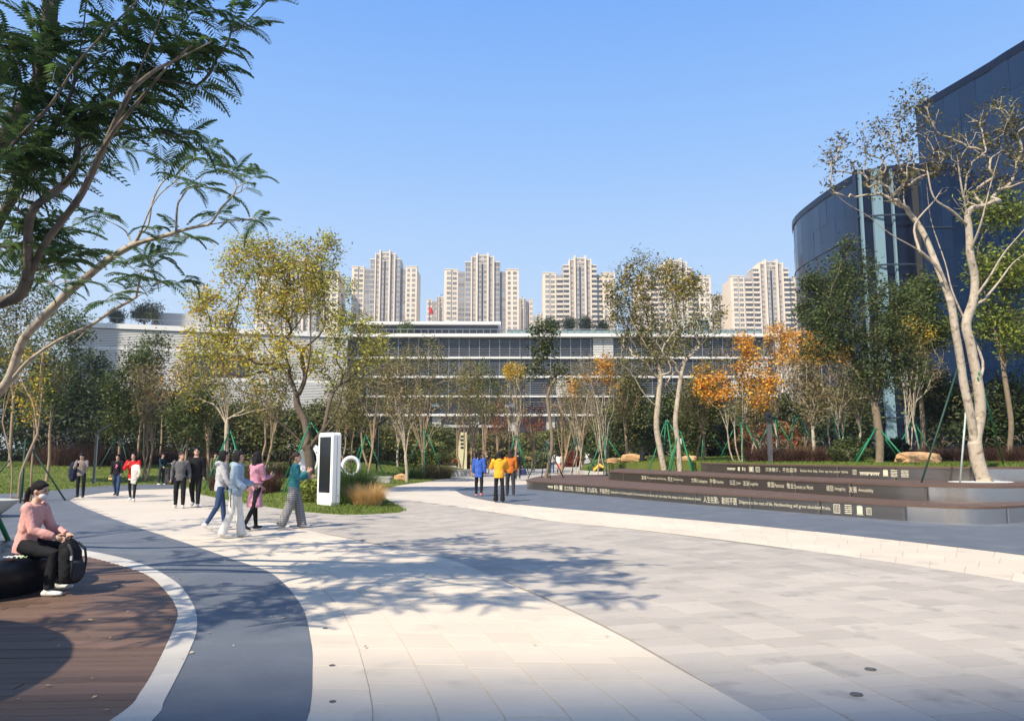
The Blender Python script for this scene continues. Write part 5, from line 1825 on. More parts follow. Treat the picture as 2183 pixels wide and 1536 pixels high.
x, y, z = at(1806, 33); shrub('clipped_round_bush', 'clipped round green bush with a green stake in front', x, y, z, .85, .7, .55, 3200, .10, [LF_MID, LF_DARK], 95)
for k, (px, D, rx, rz, mats, lab) in enumerate([
        (905, 62, 1.1, .9, [LF_LIME, LF_MID], 'bright yellow-green shrub above the dry grass mound'), (1010, 78, 1.8, .9, [LF_RED, LF_OLIVE], 'rust-red shrub right of the pale signboard'), (1088, 80, .9, .55, [LF_RED], 'red-leaved shrub behind the yellow hoodie'),
        (1130, 78, 2.2, 1.0, [LF_OLIVE, LF_MID], 'olive spreading shrub above the far lawn'), (1218, 84, .8, .9, [LF_RED], 'maroon leafy stand-in for an unclear round-topped object beside the far walkers'), (1290, 72, 2.0, 1.3, [LF_MID, LF_DARK], 'green shrub left of the white pole'), (1480, 56, 1.6, .7, [LF_LIME, LF_MID], 'low yellow-green shrub right of the white pole'),  # the maroon one stands in for an unclear round-topped object
        (1545, 54, 1.8, 1.3, [LF_DARK], 'dark shrub behind the orange-topped tree'), (1900, 36, .8, .6, [LF_DEEP], 'dark low shrub right of the dense green tree trunk'), (2060, 42, 2.2, 1.3, [LF_DEEP, LF_DARK], 'dark hedge bush behind the terrace tree'), (2170, 42, 2.4, 1.5, [LF_DEEP, LF_DARK], 'dark hedge bush at the right edge'),
        (1640, 48, 2.4, 1.2, [LF_RED, LF_OLIVE], 'brownish-red hedge behind the green stakes'), (1780, 50, 2.4, 1.5, [LF_DEEP, LF_DARK], 'dark hedge bush left of the dense green tree'),
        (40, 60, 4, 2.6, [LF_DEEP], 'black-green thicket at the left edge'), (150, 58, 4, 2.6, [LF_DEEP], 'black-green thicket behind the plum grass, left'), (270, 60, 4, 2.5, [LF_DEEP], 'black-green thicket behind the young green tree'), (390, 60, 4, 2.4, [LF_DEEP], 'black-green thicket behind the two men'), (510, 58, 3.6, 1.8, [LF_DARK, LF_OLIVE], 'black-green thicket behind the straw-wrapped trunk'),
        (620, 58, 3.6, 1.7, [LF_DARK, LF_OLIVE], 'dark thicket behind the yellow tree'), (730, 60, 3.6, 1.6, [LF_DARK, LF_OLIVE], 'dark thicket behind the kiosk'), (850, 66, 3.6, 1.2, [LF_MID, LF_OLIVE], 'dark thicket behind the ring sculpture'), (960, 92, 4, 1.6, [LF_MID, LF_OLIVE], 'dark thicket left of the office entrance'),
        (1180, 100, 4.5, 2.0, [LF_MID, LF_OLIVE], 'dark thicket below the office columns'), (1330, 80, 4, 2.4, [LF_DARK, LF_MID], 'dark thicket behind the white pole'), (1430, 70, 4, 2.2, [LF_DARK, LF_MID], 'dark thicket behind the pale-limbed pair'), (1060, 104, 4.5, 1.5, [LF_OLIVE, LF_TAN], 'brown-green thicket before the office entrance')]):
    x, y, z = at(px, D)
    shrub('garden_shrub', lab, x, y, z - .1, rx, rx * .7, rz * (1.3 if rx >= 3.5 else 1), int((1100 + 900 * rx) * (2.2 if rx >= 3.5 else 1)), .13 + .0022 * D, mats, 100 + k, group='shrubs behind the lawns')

# ================================================================ STAKES
M_STAKE = pm('green_stake', (0.012, 0.19, 0.085), 0.55, var=0.15, vs=8)
M_STAKE_D = pm('dark_stake', (0.016, 0.055, 0.035), 0.6, var=0.2, vs=8)
M_STRAP = pm('dark_strap', (0.02, 0.05, 0.03), 0.8)

def stakes(label, foot, top, n=4, rad=1.15, rot=.4, mat=None, pr=.028, spots=None, zoff=None, group='green tree stakes', mats=None):
    root = thing('tree_stakes', foot, label, 'tree stakes', group)
    for k in range(n if spots is None else len(spots)):
        if spots is None:
            a = rot + 2 * math.pi * k / n
            p = np.array([foot[0] + math.cos(a) * rad, foot[1] + math.sin(a) * rad * .9, 0])
            p[2] = ground_z(p[0], p[1]) if zoff is None else zoff
            e = np.array(top) + np.array([math.cos(a) * .1, math.sin(a) * .1, .08 * math.sin(5 * k)])
        else:
            p, e = np.array(spots[k][0], float), np.array(spots[k][1], float)
        d = e - p
        MB().tube([p - d * .01, e + d / np.linalg.norm(d) * .12], pr, 8).build('stake', (mats[k] if mats else (mat or M_STAKE)), root, smooth=True)
    t_ = np.linspace(0, 2 * math.pi, 15)
    MB().tube([(top[0] + .14 * math.cos(a), top[1] + .14 * math.sin(a), top[2]) for a in t_], .022, 5, cap=False).build('strap', M_STRAP, root)
    return root

for k, (px, D, yt, rad, lab) in enumerate([
        (662, 31, 905, 2.0, 'green stakes round the yellow tree trunk'), (492, 36, 925, 1.3, 'green stakes round the straw-wrapped trunk'),
        (1420, 40, 900, 1.3, 'green stakes round the tall pale-limbed tree'), (1578, 37, 890, 1.25, 'green stakes round the orange-topped tree'), (1650, 41, 890, 1.3, 'green stakes behind the black camera post'), (1700, 44, 885, 1.3, 'green stakes round the second orange tree'),
        (1775, 42, 890, 1.35, 'green stakes round the pale fan tree'), (1868, 31, 915, 1.35, 'green stakes round the dense green tree'), (1500, 52, 905, 1.4, 'green stakes round the dark tree left of the orange tree'), (1945, 40, 900, 1.3, 'green stakes behind the sandstone rock'),
        (258, 47, 925, 1.2, 'dark stakes round the young green tree'), (905, 52, 915, 1.4, 'green stakes round the broad olive tree'), (780, 46, 930, 1.3, 'green stakes right of the kiosk'), (1288, 47, 930, 1.2, 'green stakes by the bent black lamp post'), (1100, 60, 930, 1.3, 'green stakes before the office columns'), (400, 43, 935, 1.2, 'dark stakes behind the two men'), (1448, 37, 925, 1.1, 'green stakes round the slimmer pale-limbed tree'), (1228, 52, 935, 1.2, 'thin dark stakes left of the bent lamp post')]):
    x, y, z = at(px, D)
    stakes(lab, (x, y, z), (x, y, P(px, yt, D)[2]), 4 if k % 3 else 3, rad, .3 + k * .7, M_STAKE_D if lab.startswith(('dark', 'thin')) else None, pr=.03 if D < 45 else .035)
x, y, z = at(60, 26.5, 0)
stakes('dark slender stakes round the multi-stemmed tree at the left edge', (x, y, 0), (x, y, 1.95), 4, 1.35, .5, M_STAKE_D)
x, y, z = at(1163, 40.5, .41)
stakes('thin dark stakes round the slim glossy tree on the terrace end', (x, y, .41), (x + .02, y, 2.1), 4, .95, .2, M_STAKE_D, zoff=.41)
tx, ty = G(2100, 1027, .82)
stakes('long stakes propping the pale tree on the terrace', (tx, ty, .82), (*P(2050, 775, ty)[:2], P(2050, 775, ty)[2]), spots=[
    (P(1963, 1012, 21.4) * [1, 1, 0] + [0, 0, .82], P(2040, 790, ty)), (P(2047, 1033, 21.6) * [1, 1, 0] + [0, 0, .82], P(2061, 855, ty)), ((tx + 2.2, ty + 2.6, 1.3), P(2088, 800, ty)), ((tx + 1.7, ty + 3.0, 1.3), P(2085, 810, ty))], pr=.026, mats=[M_STAKE_D, pm('pale_stake', (0.45, 0.5, 0.46), .6, var=.3, vs=6), M_STAKE, M_STAKE])  # first stake's shadow is put into its darker green; second is paler
stakes('bright green stakes of the fern-leaved tree behind the round bench', (-6.65, 9, 0), (-6.75, 9.03, 2.35), pr=.032, spots=[
    ((-6.6, 10.65, 0), (-6.78, 9.05, 2.35)), ((-8.1, 9.9, 0), (-6.8, 9.05, 2.3)), ((-7.2, 7.3, 0), (-6.72, 8.95, 2.3))])

# ================================================================ FURNITURE
M_BLACK = pm('black_leather', (0.010, 0.011, 0.016), 0.38, bump=0.05, bs=30, spec=0.45)
M_GLOSSW = pm('white_paint', (0.80, 0.79, 0.77), 0.3, var=0.02, vs=2, coat=0.2)
M_SCREEN = pm('black_screen', (0.008, 0.009, 0.011), 0.12, spec=0.5)
M_DARKMETAL = pm('dark_post', (0.03, 0.032, 0.036), 0.45, metal=0.3)
M_WPOST = pm('white_post', (0.62, 0.63, 0.63), 0.45)
M_ROCK = pm('sandstone', (0.52, 0.31, 0.15), 0.9, var=0.3, vs=2.5, bump=0.8, bs=7)

def lathe(prof, cx, cy, n=48, close=True):
    V, F = [], []
    m_ = len(prof)
    for i in range(n):
        a = 2 * math.pi * i / n
        V += [(cx + p[0] * math.cos(a), cy + p[0] * math.sin(a), p[1]) for p in prof]
    for i in range(n):
        for j in range(m_ - 1):
            p, q = i * m_, ((i + 1) % n) * m_
            F.append((p + j, q + j, q + j + 1, p + j + 1))
    return V, F

bench = thing('round_bench', (-6.65, 9, 0), 'round black bench ring around the tree, a woman in pink sitting on it', 'bench')
V, F = lathe([(1.22, 0.0), (1.30, .06), (1.385, .26), (1.40, .36), (1.375, .42), (1.32, .45), (1.2, .455), (.82, .445), (.78, .42), (.78, .2)], -6.65, 9)
MB().add(V, F).build('seat_ring', M_BLACK, bench, smooth=True)
V, F = lathe([(.79, .2), (.4, .26), (.02, .3)], -6.65, 9, 32)
MB().add(V, F).build('planting_soil', M_GRAVEL, bench, smooth=True)
pk = MB()
px_, py_ = G(22, 1188, .47)
for k in range(3):
    c = np.array([px_ - .08 + .06 * k, py_ + .03 * (k % 2), .462])
    g = []
    for i in range(5):
        for j in range(4):
            g.append(c + [i * .024, j * .026, .012 * math.sin(3 * i + 2 * j + k) + .012])
    pk.add(g, [(i * 4 + j, i * 4 + 4 + j, i * 4 + 5 + j, i * 4 + 1 + j) for i in range(4) for j in range(3)], 0 if k < 2 else 1)
o = pk.build('tissue_packet', [pm('tissue', (0.75, 0.75, 0.72), 0.8), pm('pale_green_wrap', (0.55, 0.68, 0.38), 0.6)])
tag(o, 'crumpled white tissue and pale green wrapper on the round black bench', 'litter')

wb_ = thing('white_bench', (-14.4, 19.7, 0), 'white boat-shaped concrete bench cut by the left edge of the picture', 'bench')
mb = MB()
n = 36
secs = []
for zz, k in ((0.0, .72), (.05, .75), (.40, .985), (.445, 1.0), (.46, .985)):
    secs.append([(-14.4 + 1.95 * k * math.cos(2 * math.pi * i / n), 19.7 + .62 * k * math.sin(2 * math.pi * i / n), zz) for i in range(n)])
V = [p for s_ in secs for p in s_]
F = [(j * n + i, j * n + (i + 1) % n, (j + 1) * n + (i + 1) % n, (j + 1) * n + i) for j in range(4) for i in range(n)] + [tuple(range(4 * n, 5 * n))]
mb.add(V, F).build('seat_block', M_CONC, wb_)

def stone_bench(label, px, D, L, W_, h, rz=0):
    x, y, z = at(px, D)
    z = max(z - .1, gz(D))
    root = thing('stone_bench', (x, y, z), label, 'bench', 'grey stone benches')
    mb = MB()
    c_, s_ = math.cos(rz), math.sin(rz)
    ringp = lambda k, zz: [(x + (a * c_ - b * s_) * k, y + (a * s_ + b * c_) * k, z + zz) for a, b in [(L / 2 * math.copysign(abs(math.cos(t_)) ** .5, math.cos(t_)), W_ / 2 * math.copysign(abs(math.sin(t_)) ** .5, math.sin(t_))) for t_ in np.linspace(0, 2 * math.pi, 25)[:-1]]]
    n = 24
    V = ringp(.86, 0) + ringp(.9, h * .6) + ringp(1, h * .9) + ringp(.99, h)
    F = [(j * n + i, j * n + (i + 1) % n, (j + 1) * n + (i + 1) % n, (j + 1) * n + i) for j in range(3) for i in range(n)] + [tuple(range(3 * n, 4 * n))]
    mb.add(V, F).build('seat_block', M_CONC, root)
stone_bench('grey stone bench right of the ring sculpture', 812, 43, 1.5, .5, .42)
stone_bench('grey stone bench on the far side of the path beside the dry grass mound', 985, 57, 1.6, .55, .45, .2)

# kiosk
kx_, ky_ = (np.array(G(680, 1083)) + np.array(G(718, 1081))) / 2
kz = ground_z(kx_, ky_)
kiosk = thing('information_kiosk', (kx_, ky_, kz), 'white upright information kiosk with tall black screen on the lawn edge', 'kiosk')
Wk, Dk, Hk = .82, .30, 2.17
ak = R(45)
u = np.array([math.cos(ak), -math.sin(ak)])           # along the front, towards the viewer's right
w = np.array([-math.sin(ak), -math.cos(ak)])          # outwards from the screen
KC = np.array([kx_, ky_])
def kpt(a, b, z):
    p = KC + u * a + w * b
    return (p[0], p[1], kz + z)
prof = []
rc = .10
for cx_, cz_, a0 in ((Wk / 2 - rc, Hk - rc, 0), (-Wk / 2 + rc, Hk - rc, 90)):
    for k in range(7):
        t_ = R(a0 + k * 15)
        prof.append((cx_ + rc * math.cos(t_), cz_ + rc * math.sin(t_)))
prof += [(-Wk / 2, .10), (-Wk / 2 + .05, .0), (Wk / 2 - .05, .0), (Wk / 2, .10)]
n = len(prof)
mb = MB()
lay_ = [(-Dk / 2, .96), (-Dk / 2 + .02, 1.0), (Dk / 2 - .02, 1.0), (Dk / 2, .96)]
V = [kpt(p[0] * k, b, Hk / 2 + (p[1] - Hk / 2) * (1 - (1 - k) * .35)) for b, k in lay_ for p in prof]
F = [tuple(range(n)), tuple(range(4 * n - 1, 3 * n - 1, -1))] + [(j * n + i, (j + 1) * n + i, (j + 1) * n + (i + 1) % n, j * n + (i + 1) % n) for j in range(3) for i in range(n)]
kb_ = mb.add(V, F).build('casing', M_GLOSSW, kiosk)
mb = MB()
q = [(-.31, .38), (.31, .38), (.31, 2.04), (-.31, 2.04)]
V = [kpt(a, Dk / 2 + .003, b) for a, b in q] + [kpt(a, Dk / 2 + .008, b) for a, b in [(-.30, .39), (.30, .39), (.30, 2.03), (-.30, 2.03)]]
mb.add(V, [(4, 5, 6, 7), (0, 1, 5, 4), (1, 2, 6, 5), (2, 3, 7, 6), (3, 0, 4, 7)]).build('screen', M_SCREEN, kiosk)
mb = MB()
V = [kpt(Wk / 2 + .001, -.02, .02), kpt(Wk / 2 + .001, .0, .02), kpt(Wk / 2 + .001, .0, 2.05), kpt(Wk / 2 + .001, -.02, 2.05)]
mb.add(V, [(0, 1, 2, 3)]).build('side_seam', pm('seam_grey', (0.3, 0.3, 0.3), 0.6), kiosk)
mb = MB(); mb.ell(kpt(Wk / 2 + .004, -.06, .30), (.016, .016, .016), 8, 6); mb.build('lock', M_DARKMETAL, kiosk)

# ring sculpture
M_RINGW = pm('white_sculpture', (0.78, 0.78, 0.77), 0.4)
for px, yc, rr, lab, tilt in ((748, 994, 17, 'white ring sculpture right of the kiosk', .25), (664, 980, 26, 'white ring sculpture half hidden behind the yellow tree trunk', -.5)):
    D = 38.0
    c = P(px, yc, D)
    root = thing('ring_sculpture', (c[0], c[1], ground_z(c[0], D)), lab, 'sculpture', 'white ring sculptures')
    Rr = rr * D / FPX
    mb = MB()
    V, F = [], []
    n, m_ = 40, 12
    for i in range(n):
        a = 2 * math.pi * i / n
        for j in range(m_):
            b = 2 * math.pi * j / m_
            rad = Rr + .10 * math.cos(b)
            p = np.array([rad * math.cos(a), .28 * math.sin(b), rad * math.sin(a) * 1.08])
            V.append((c[0] + p[0] * math.cos(tilt) - p[1] * math.sin(tilt), c[1] + p[0] * math.sin(tilt) + p[1] * math.cos(tilt), c[2] + p[2]))
            F.append((i * m_ + j, ((i + 1) % n) * m_ + j, ((i + 1) % n) * m_ + (j + 1) % m_, i * m_ + (j + 1) % m_))
    mb.add(V, F).build('ring', M_RINGW, root, smooth=True)
    zb = ground_z(c[0], D)
    mb = MB(); mb.box(c[0] - .3, c[1] - .2, zb - .3, c[0] + .3, c[1] + .2, c[2] - Rr * 1.08 + .04); mb.build('plinth', M_CONC, root)

# lamp posts and poles
def bent_lamp(label, px, D, ytop, ax, ay):
    x, y, z = at(px, D)
    root = thing('bent_lamp_post', (x, y, z), label, 'lamp post', 'slim bent lamp posts')
    top = P(px, ytop, D)
    top[0] = x + (px_of(top)[0] * 0)
    end = P(ax, ay, D)
    s_ = .055
    mb = MB(); mb.box(x - s_, y - s_, z - .1, x + s_, y + s_, top[2]); mb.build('post', M_DARKMETAL, root)
    d = end - np.array([x, y, top[2]])
    mb = MB()
    nrm = np.array([-d[2], 0, d[0]]) / np.linalg.norm(d) * s_
    a0, a1 = np.array([x, y, top[2] - .03]), end
    V = [a0 - nrm + [0, -s_, 0], a1 - nrm + [0, -s_, 0], a1 - nrm + [0, s_, 0], a0 - nrm + [0, s_, 0], a0 + nrm + [0, -s_, 0], a1 + nrm + [0, -s_, 0], a1 + nrm + [0, s_, 0], a0 + nrm + [0, s_, 0]]
    arm = mb.add(V, MB.BOXF).build('arm', M_DARKMETAL, root)
    mb = MB(); mb.box(x + s_ + .004, y - .03, z, x + s_ + .02, y + .03, top[2] - .1); mb.build('light_strip', M_WPOST, root)
bent_lamp('slim bent lamp post on the left lawn beside the phone user', 210, 41, 921, 236, 904)
bent_lamp('slim bent black lamp post by the far path', 1293, 52, 895, 1268, 880)
bent_lamp('slim bent lamp post behind the kiosk', 806, 50, 905, 830, 890)
x, y, z = at(1442, 39)
root = thing('white_utility_pole', (x, y, z), 'thin white utility pole with a small box beside the pale-limbed tree', 'pole')
MB().tube([(x, y, z - .1), (x, y, P(1442, 905, 39)[2])], .05, 10).build('pole', M_WPOST, root, smooth=True)
zz = P(1442, 940, 39)[2]
mb = MB(); mb.box(x + .02, y - .16, zz - .14, x + .18, y - .04, zz + .14); mb.build('control_box', M_WPOST, root)
x, y, z = at(1638, 33.5)
root = thing('camera_post', (x, y, z), 'dark post with black camera head standing in the plum grass', 'post')
zt = P(1638, 895, 33.5)[2]
mb = MB(); mb.box(x - .09, y - .07, z - .1, x + .09, y + .07, zt); mb.build('post', pm('grey_post', (0.09, 0.09, 0.095), 0.5), root)
mb = MB()
mb.box(x - .16, y - .2, zt, x + .06, y + .08, zt + .34); mb.build('camera_head', M_DARKMETAL, root)
mb = MB(); mb.ell((x - .05, y - .2, zt + .17), (.07, .05, .07), 12, 8); mb.build('lens', M_SCREEN, root)
x, y, z = at(987, 76)
root = thing('signboard', (x, y, z), 'tall narrow pale yellow signboard on the far lawn', 'sign')
mb = MB(); mb.box(x - .42, y - .05, z, x + .42, y + .05, P(987, 921, 76)[2]); mb.build('board', pm('pale_yellow_board', (0.62, 0.58, 0.34), 0.6), root)
for k in range(4):
    zk = P(987, 927 + 8 * k, 76)[2]
    mb = MB(); mb.box(x - .2, y - .062, zk - .24, x + .2, y - .053, zk - .02); mb.build('dark_panel', M_DARKMETAL, root)

def rock(label, px, D, L, h, seed, zoff=0):
    x, y, z = at(px, D)
    r = np.random.default_rng(seed)
    root = thing('sandstone_rock', (x, y, z), label, 'rock', 'sandstone rocks')
    me = MB()
    n, m_ = 20, 12
    V = []
    ph = r.uniform(0, 6, 8)
    V.append((x, y, z + h))
    for i in range(1, m_):
        th_ = math.pi * i / m_
        for j in range(n):
            a = 2 * math.pi * j / n
            s_ = math.sin(th_)
            cx_, sx_ = math.copysign(abs(math.cos(a)) ** .6, math.cos(a)), math.copysign(abs(math.sin(a)) ** .6, math.sin(a))
            k = 1 + .10 * math.sin(3 * a + ph[0]) + .08 * math.sin(5 * a + ph[1] + th_ * 3) + .05 * r.normal()
            V.append((x + L / 2 * cx_ * s_ ** .6 * k, y + L * .3 * sx_ * s_ ** .6 * k, z - .05 + (h * (.5 + .5 * math.copysign(abs(math.cos(th_)) ** .5, math.cos(th_)))) * (1 + .12 * math.sin(2 * a + ph[2]))))
    V.append((x, y, z - .1))
    F = [(0, 1 + j, 1 + (j + 1) % n) for j in range(n)]
    for i in range(m_ - 2):
        F += [(1 + i * n + j, 1 + (i + 1) * n + j, 1 + (i + 1) * n + (j + 1) % n, 1 + i * n + (j + 1) % n) for j in range(n)]
    F += [(1 + (m_ - 2) * n + j, len(V) - 1, 1 + (m_ - 2) * n + (j + 1) % n) for j in range(n)]
    me.add(V, F).build('boulder', M_ROCK, root, smooth=False)
rock('long orange sandstone rock lying on the right lawn', 1945, 29.5, 1.55, .44, 1)
rock('pale sandstone rock at the left end of the upper lawn', 1345, 47, 1.5, .5, 2)
rock('flat sandstone rock left of the larger pale one', 1308, 50, 1.1, .35, 3)
rock('rounded yellowish rock on the far lawn', 1140, 99, 2.6, 1.4, 4)
rock('small rock right of the rounded one on the far lawn', 1178, 98, 1.6, .8, 5)
rock('small pale rock right of the white utility pole', 1462, 42, 1.0, .3, 6)
rock('white stone beside the small stakes near the far bench', 858, 47, .8, .4, 7)

# black case on the lawn edge
x, y = G(364, 1033)
z = ground_z(x, y)
root = thing('loudspeaker_case', (x, y, z), 'black upright loudspeaker case standing beside the person on the lawn edge', 'loudspeaker')
mb = MB(); mb.box(x - .27, y - .22, z + .06, x + .27, y + .22, z + .86); mb.build('cabinet', pm('black_plastic', (0.012, 0.012, 0.013), 0.6), root)
mb = MB(); mb.box(x - .22, y - .235, z + .12, x + .22, y - .222, z + .55); mb.build('grille', pm('grille', (0.05, 0.05, 0.05), 0.7, bump=.6, bs=90), root)
for s_ in (-1, 1):
    mb = MB(); mb.ell((x + s_ * .2, y - .1, z + .05), (.03, .06, .06), 10, 8); mb.build('wheel', M_DARKMETAL, root)
mb = MB(); mb.tube([(x - .15, y, z + .86), (x - .15, y, z + 1.0), (x + .15, y, z + 1.0), (x + .15, y, z + .86)], .014, 6); mb.build('handle', M_DARKMETAL, root)

# round floor lights
M_FLOORL = pm('floor_light', (0.17, 0.155, 0.14), 0.4, metal=0.5)
for px, py, lab in ((693, 1342, 'small round floor light in the beige paving, farthest of three'), (708, 1422, 'small round floor light in the beige paving, middle of three'), (709, 1500, 'small round floor light in the beige paving, nearest of three'), (1856, 1430, 'round dark floor light in the grey paving, farther one'), (1826, 1484, 'round dark floor light in the grey paving, nearer one')):
    x, y = G(px, py)
    fr_ = .040 if px > 1000 else .022
    V, F = lathe([(fr_, .010), (fr_, .019), (fr_ * .8, .020), (fr_ * .77, .016), (.001, .0165)], x, y, 20)
    root = thing('floor_light', (x, y, 0), lab, 'floor light', 'floor lights')
    MB().add(V, F).build('rim', M_FLOORL, root)

# fallen leaves
r = np.random.default_rng(77)
pts = []
for _ in range(330):
    k = r.random()
    if k < .34:
        p = (r.uniform(-7, -2.2), r.uniform(4.6, 12)); zz = .03 if inside(np.array(deck_poly), np.array([p[0]]), np.array([p[1]]))[0] else .026
    elif k < .62:
        p = (r.uniform(-9, 8), r.uniform(4.6, 24)); zz = .026
    else:
        fine, nr, z0_, z1_ = TIERS[int(r.integers(0, 3))]
        i = int(r.integers(50, len(fine) - 30))
        q = fine[i] - nr[i] * abs(r.normal(.0, .7))
        p = (q[0], q[1]); zz = z1_ + .006
        if r.random() < .15:
            q = fine[i] + nr[i] * r.uniform(.02, .12); p = (q[0], q[1]); zz = z0_ + .02 if z0_ else .03
    pts.append((p[0], p[1], zz))
v, f = leaf_quads(np.array(pts), .042, r, aspect=.55, upb=6)
v[:, 2] = np.repeat([p[2] for p in pts], 4) + np.abs(r.normal(0, .006, len(v)))
o = MB().add(v, f).build('fallen_leaves', pm('dry_leaf', (0.40, 0.29, 0.17), 0.8, isl=0.5, hue=.03))
o['kind'] = 'stuff'
tag(o, 'pale dry leaves scattered over paving, deck and terrace', 'leaves')

# ================================================================ ADDED UNSEEN BLOCKERS THAT SHADE THE NEAR PAVING AND THE DECK
pr_ = thing('added_parasol', (-7.0, 3.4, 0), 'round parasol added unseen left of the camera to shade the deck corner', 'parasol')  # added out of view to cast the round shadow on the deck
MB().tube([(-7.0, 3.4, 0), (-7.0, 3.4, 2.9)], .03, 10).build('pole', M_WPOST, pr_, smooth=True)
V, F = lathe([(2.4, 2.35), (2.4, 2.40), (1.2, 2.70), (.02, 2.98)], -7.0, 3.4, 32)
MB().add(V, F).build('canopy', pm('parasol_cloth', (0.03, 0.05, 0.10), 0.8), pr_, smooth=True)
V, F = lathe([(.02, .09), (.3, .08), (.32, 0)], -7.0, 3.4, 24)
MB().add(V, F).build('base', M_CONC, pr_, smooth=True)
bt = thing('added_slab_block', (-85, -95, 0), 'tall slab block added unseen behind the camera to shade the near paving', 'building')  # added out of view for the soft shade along the near paving
Hb = 125.0
yb = 5.5 - Hb / math.tan(SUN_EL) * math.cos(SUN_AZ)
mb = MB(); mb.box(-130, yb - 14, 0, -40, yb, Hb); mb.build('body_wall', M_CREAM, bt)
for k in range(39):
    mb = MB(); mb.box(-129.5, yb + .002, 3.0 * k + 4.0, -40.5, yb + .06, 3.0 * k + 5.6); mb.build('window_band', M_RWIN, bt)
# ================================================================ PEOPLE
SKIN = pm('skin', (0.56, 0.34, 0.245), 0.55, var=0.04, vs=20, spec=0.4)
HAIR_B = pm('black_hair', (0.010, 0.008, 0.008), 0.6, bump=0.5, bs=60, stretch=(6, 6, .6), spec=0.25)
HAIR_BR = pm('brown_hair', (0.045, 0.025, 0.017), 0.42, bump=0.5, bs=60, stretch=(6, 6, .6), spec=0.25)
EYE = pm('eye_dark', (0.015, 0.012, 0.012), 0.3)
LIP = pm('lip', (0.42, 0.15, 0.13), 0.5)
def cloth(name, col, rough=.85, var=.10, bump=.25):
    return pm('cloth_' + name, col, rough, var=var, vs=7, bump=bump, bs=18, spec=0.25)
PINK = cloth('pink', (0.66, 0.33, 0.29)); BLACK = cloth('black', (0.012, 0.012, 0.014)); WHITE = cloth('white', (0.72, 0.69, 0.64)); JEANS = cloth('jeans', (0.035, 0.065, 0.14))
RED = cloth('red', (0.56, 0.02, 0.02)); GREY = cloth('grey', (0.11, 0.11, 0.115)); LGREY = cloth('light_grey', (0.44, 0.44, 0.45)); PUFF = cloth('ice_blue', (0.29, 0.38, 0.47), .55)
ROSE = cloth('rose', (0.52, 0.24, 0.32)); TEAL = cloth('teal', (0.028, 0.16, 0.19)); BLUE = cloth('blue', (0.045, 0.11, 0.42)); YELLOW = cloth('yellow', (0.80, 0.38, 0.03)); ORANGE = cloth('orange', (0.58, 0.15, 0.02))
CREAM = cloth('cream', (0.68, 0.64, 0.56)); NAVY = cloth('navy', (0.015, 0.02, 0.05)); CHAR = cloth('charcoal', (0.035, 0.036, 0.04)); TAUPE = cloth('taupe', (0.25, 0.21, 0.19)); DTEAL = cloth('dark_teal', (0.015, 0.035, 0.05))
OLIVEC = cloth('olive', (0.12, 0.13, 0.06)); MAROON = cloth('maroon', (0.16, 0.02, 0.03)); PINKSKIRT = cloth('pink_skirt', (0.62, 0.22, 0.2))
SHOEW = pm('white_shoe', (0.66, 0.64, 0.6), 0.6); SHOEB = pm('black_shoe', (0.012, 0.012, 0.012), 0.5); SHOEG = pm('grey_shoe', (0.26, 0.27, 0.29), 0.6); SHOEP = pm('pink_shoe', (0.62, 0.2, 0.17), 0.6)
def check_mat():
    m = pm('checked_cloth', (0.05, 0.05, 0.055), 0.85)
    nt = m.node_tree
    tc = nt.nodes.new('ShaderNodeTexCoord')
    mp = nt.nodes.new('ShaderNodeMapping')
    mp.inputs['Rotation'].default_value = (0, 0, .4)
    ck = nt.nodes.new('ShaderNodeTexBrick')
    ck.offset = 0
    for k, c in (('Color1', (.03, .032, .04, 1)), ('Color2', (.045, .047, .055, 1)), ('Mortar', (.30, .295, .29, 1))):
        ck.inputs[k].default_value = c
    ck.inputs['Scale'].default_value = 1.0
    ck.inputs['Mortar Size'].default_value = .0075
    ck.inputs['Brick Width'].default_value = .04
    ck.inputs['Row Height'].default_value = .04
    sp = nt.nodes.new('ShaderNodeSeparateXYZ')
    cb = nt.nodes.new('ShaderNodeCombineXYZ')
    ad = nt.nodes.new('ShaderNodeMath')
    nt.links.new(tc.outputs['Object'], mp.inputs[0])
    nt.links.new(mp.outputs[0], sp.inputs[0])
    nt.links.new(sp.outputs['X'], ad.inputs[0]); nt.links.new(sp.outputs['Y'], ad.inputs[1])
    nt.links.new(ad.outputs[0], cb.inputs[0]); nt.links.new(sp.outputs['Z'], cb.inputs[1])
    nt.links.new(cb.outputs[0], ck.inputs['Vector'])
    nt.links.new(ck.outputs['Color'], nt.nodes['Principled BSDF'].inputs['Base Color'])
    return m
CHECK = check_mat()
PENDING = []
FOLDS = bpy.data.textures.new('folds', 'CLOUDS')
FOLDS.noise_scale = .085

def rings(mb, pts, rx, ry, side, n=14):
    """closed loft with elliptical sections; side = the direction of rx"""
    pts = np.asarray(pts, float)
    m = len(pts)
    d = np.gradient(pts, axis=0)
    d /= np.linalg.norm(d, axis=1)[:, None] + 1e-9
    s = np.asarray(side, float)[None] - d * (d @ np.asarray(side, float))[:, None]
    s /= np.linalg.norm(s, axis=1)[:, None] + 1e-9
    f_ = np.cross(d, s)
    t = np.arange(n) / n * 2 * math.pi
    rx, ry = np.broadcast_to(rx, (m,)), np.broadcast_to(ry, (m,))
    V = pts[:, None] + s[:, None] * (np.cos(t)[None, :, None] * rx[:, None, None]) + f_[:, None] * (np.sin(t)[None, :, None] * ry[:, None, None])
    F = [(i * n + j, i * n + (j + 1) % n, (i + 1) * n + (j + 1) % n, (i + 1) * n + j) for i in range(m - 1) for j in range(n)]
    F += [tuple(range(n - 1, -1, -1)), tuple(range((m - 1) * n, m * n))]
    mb.add(V.reshape(-1, 3), F)

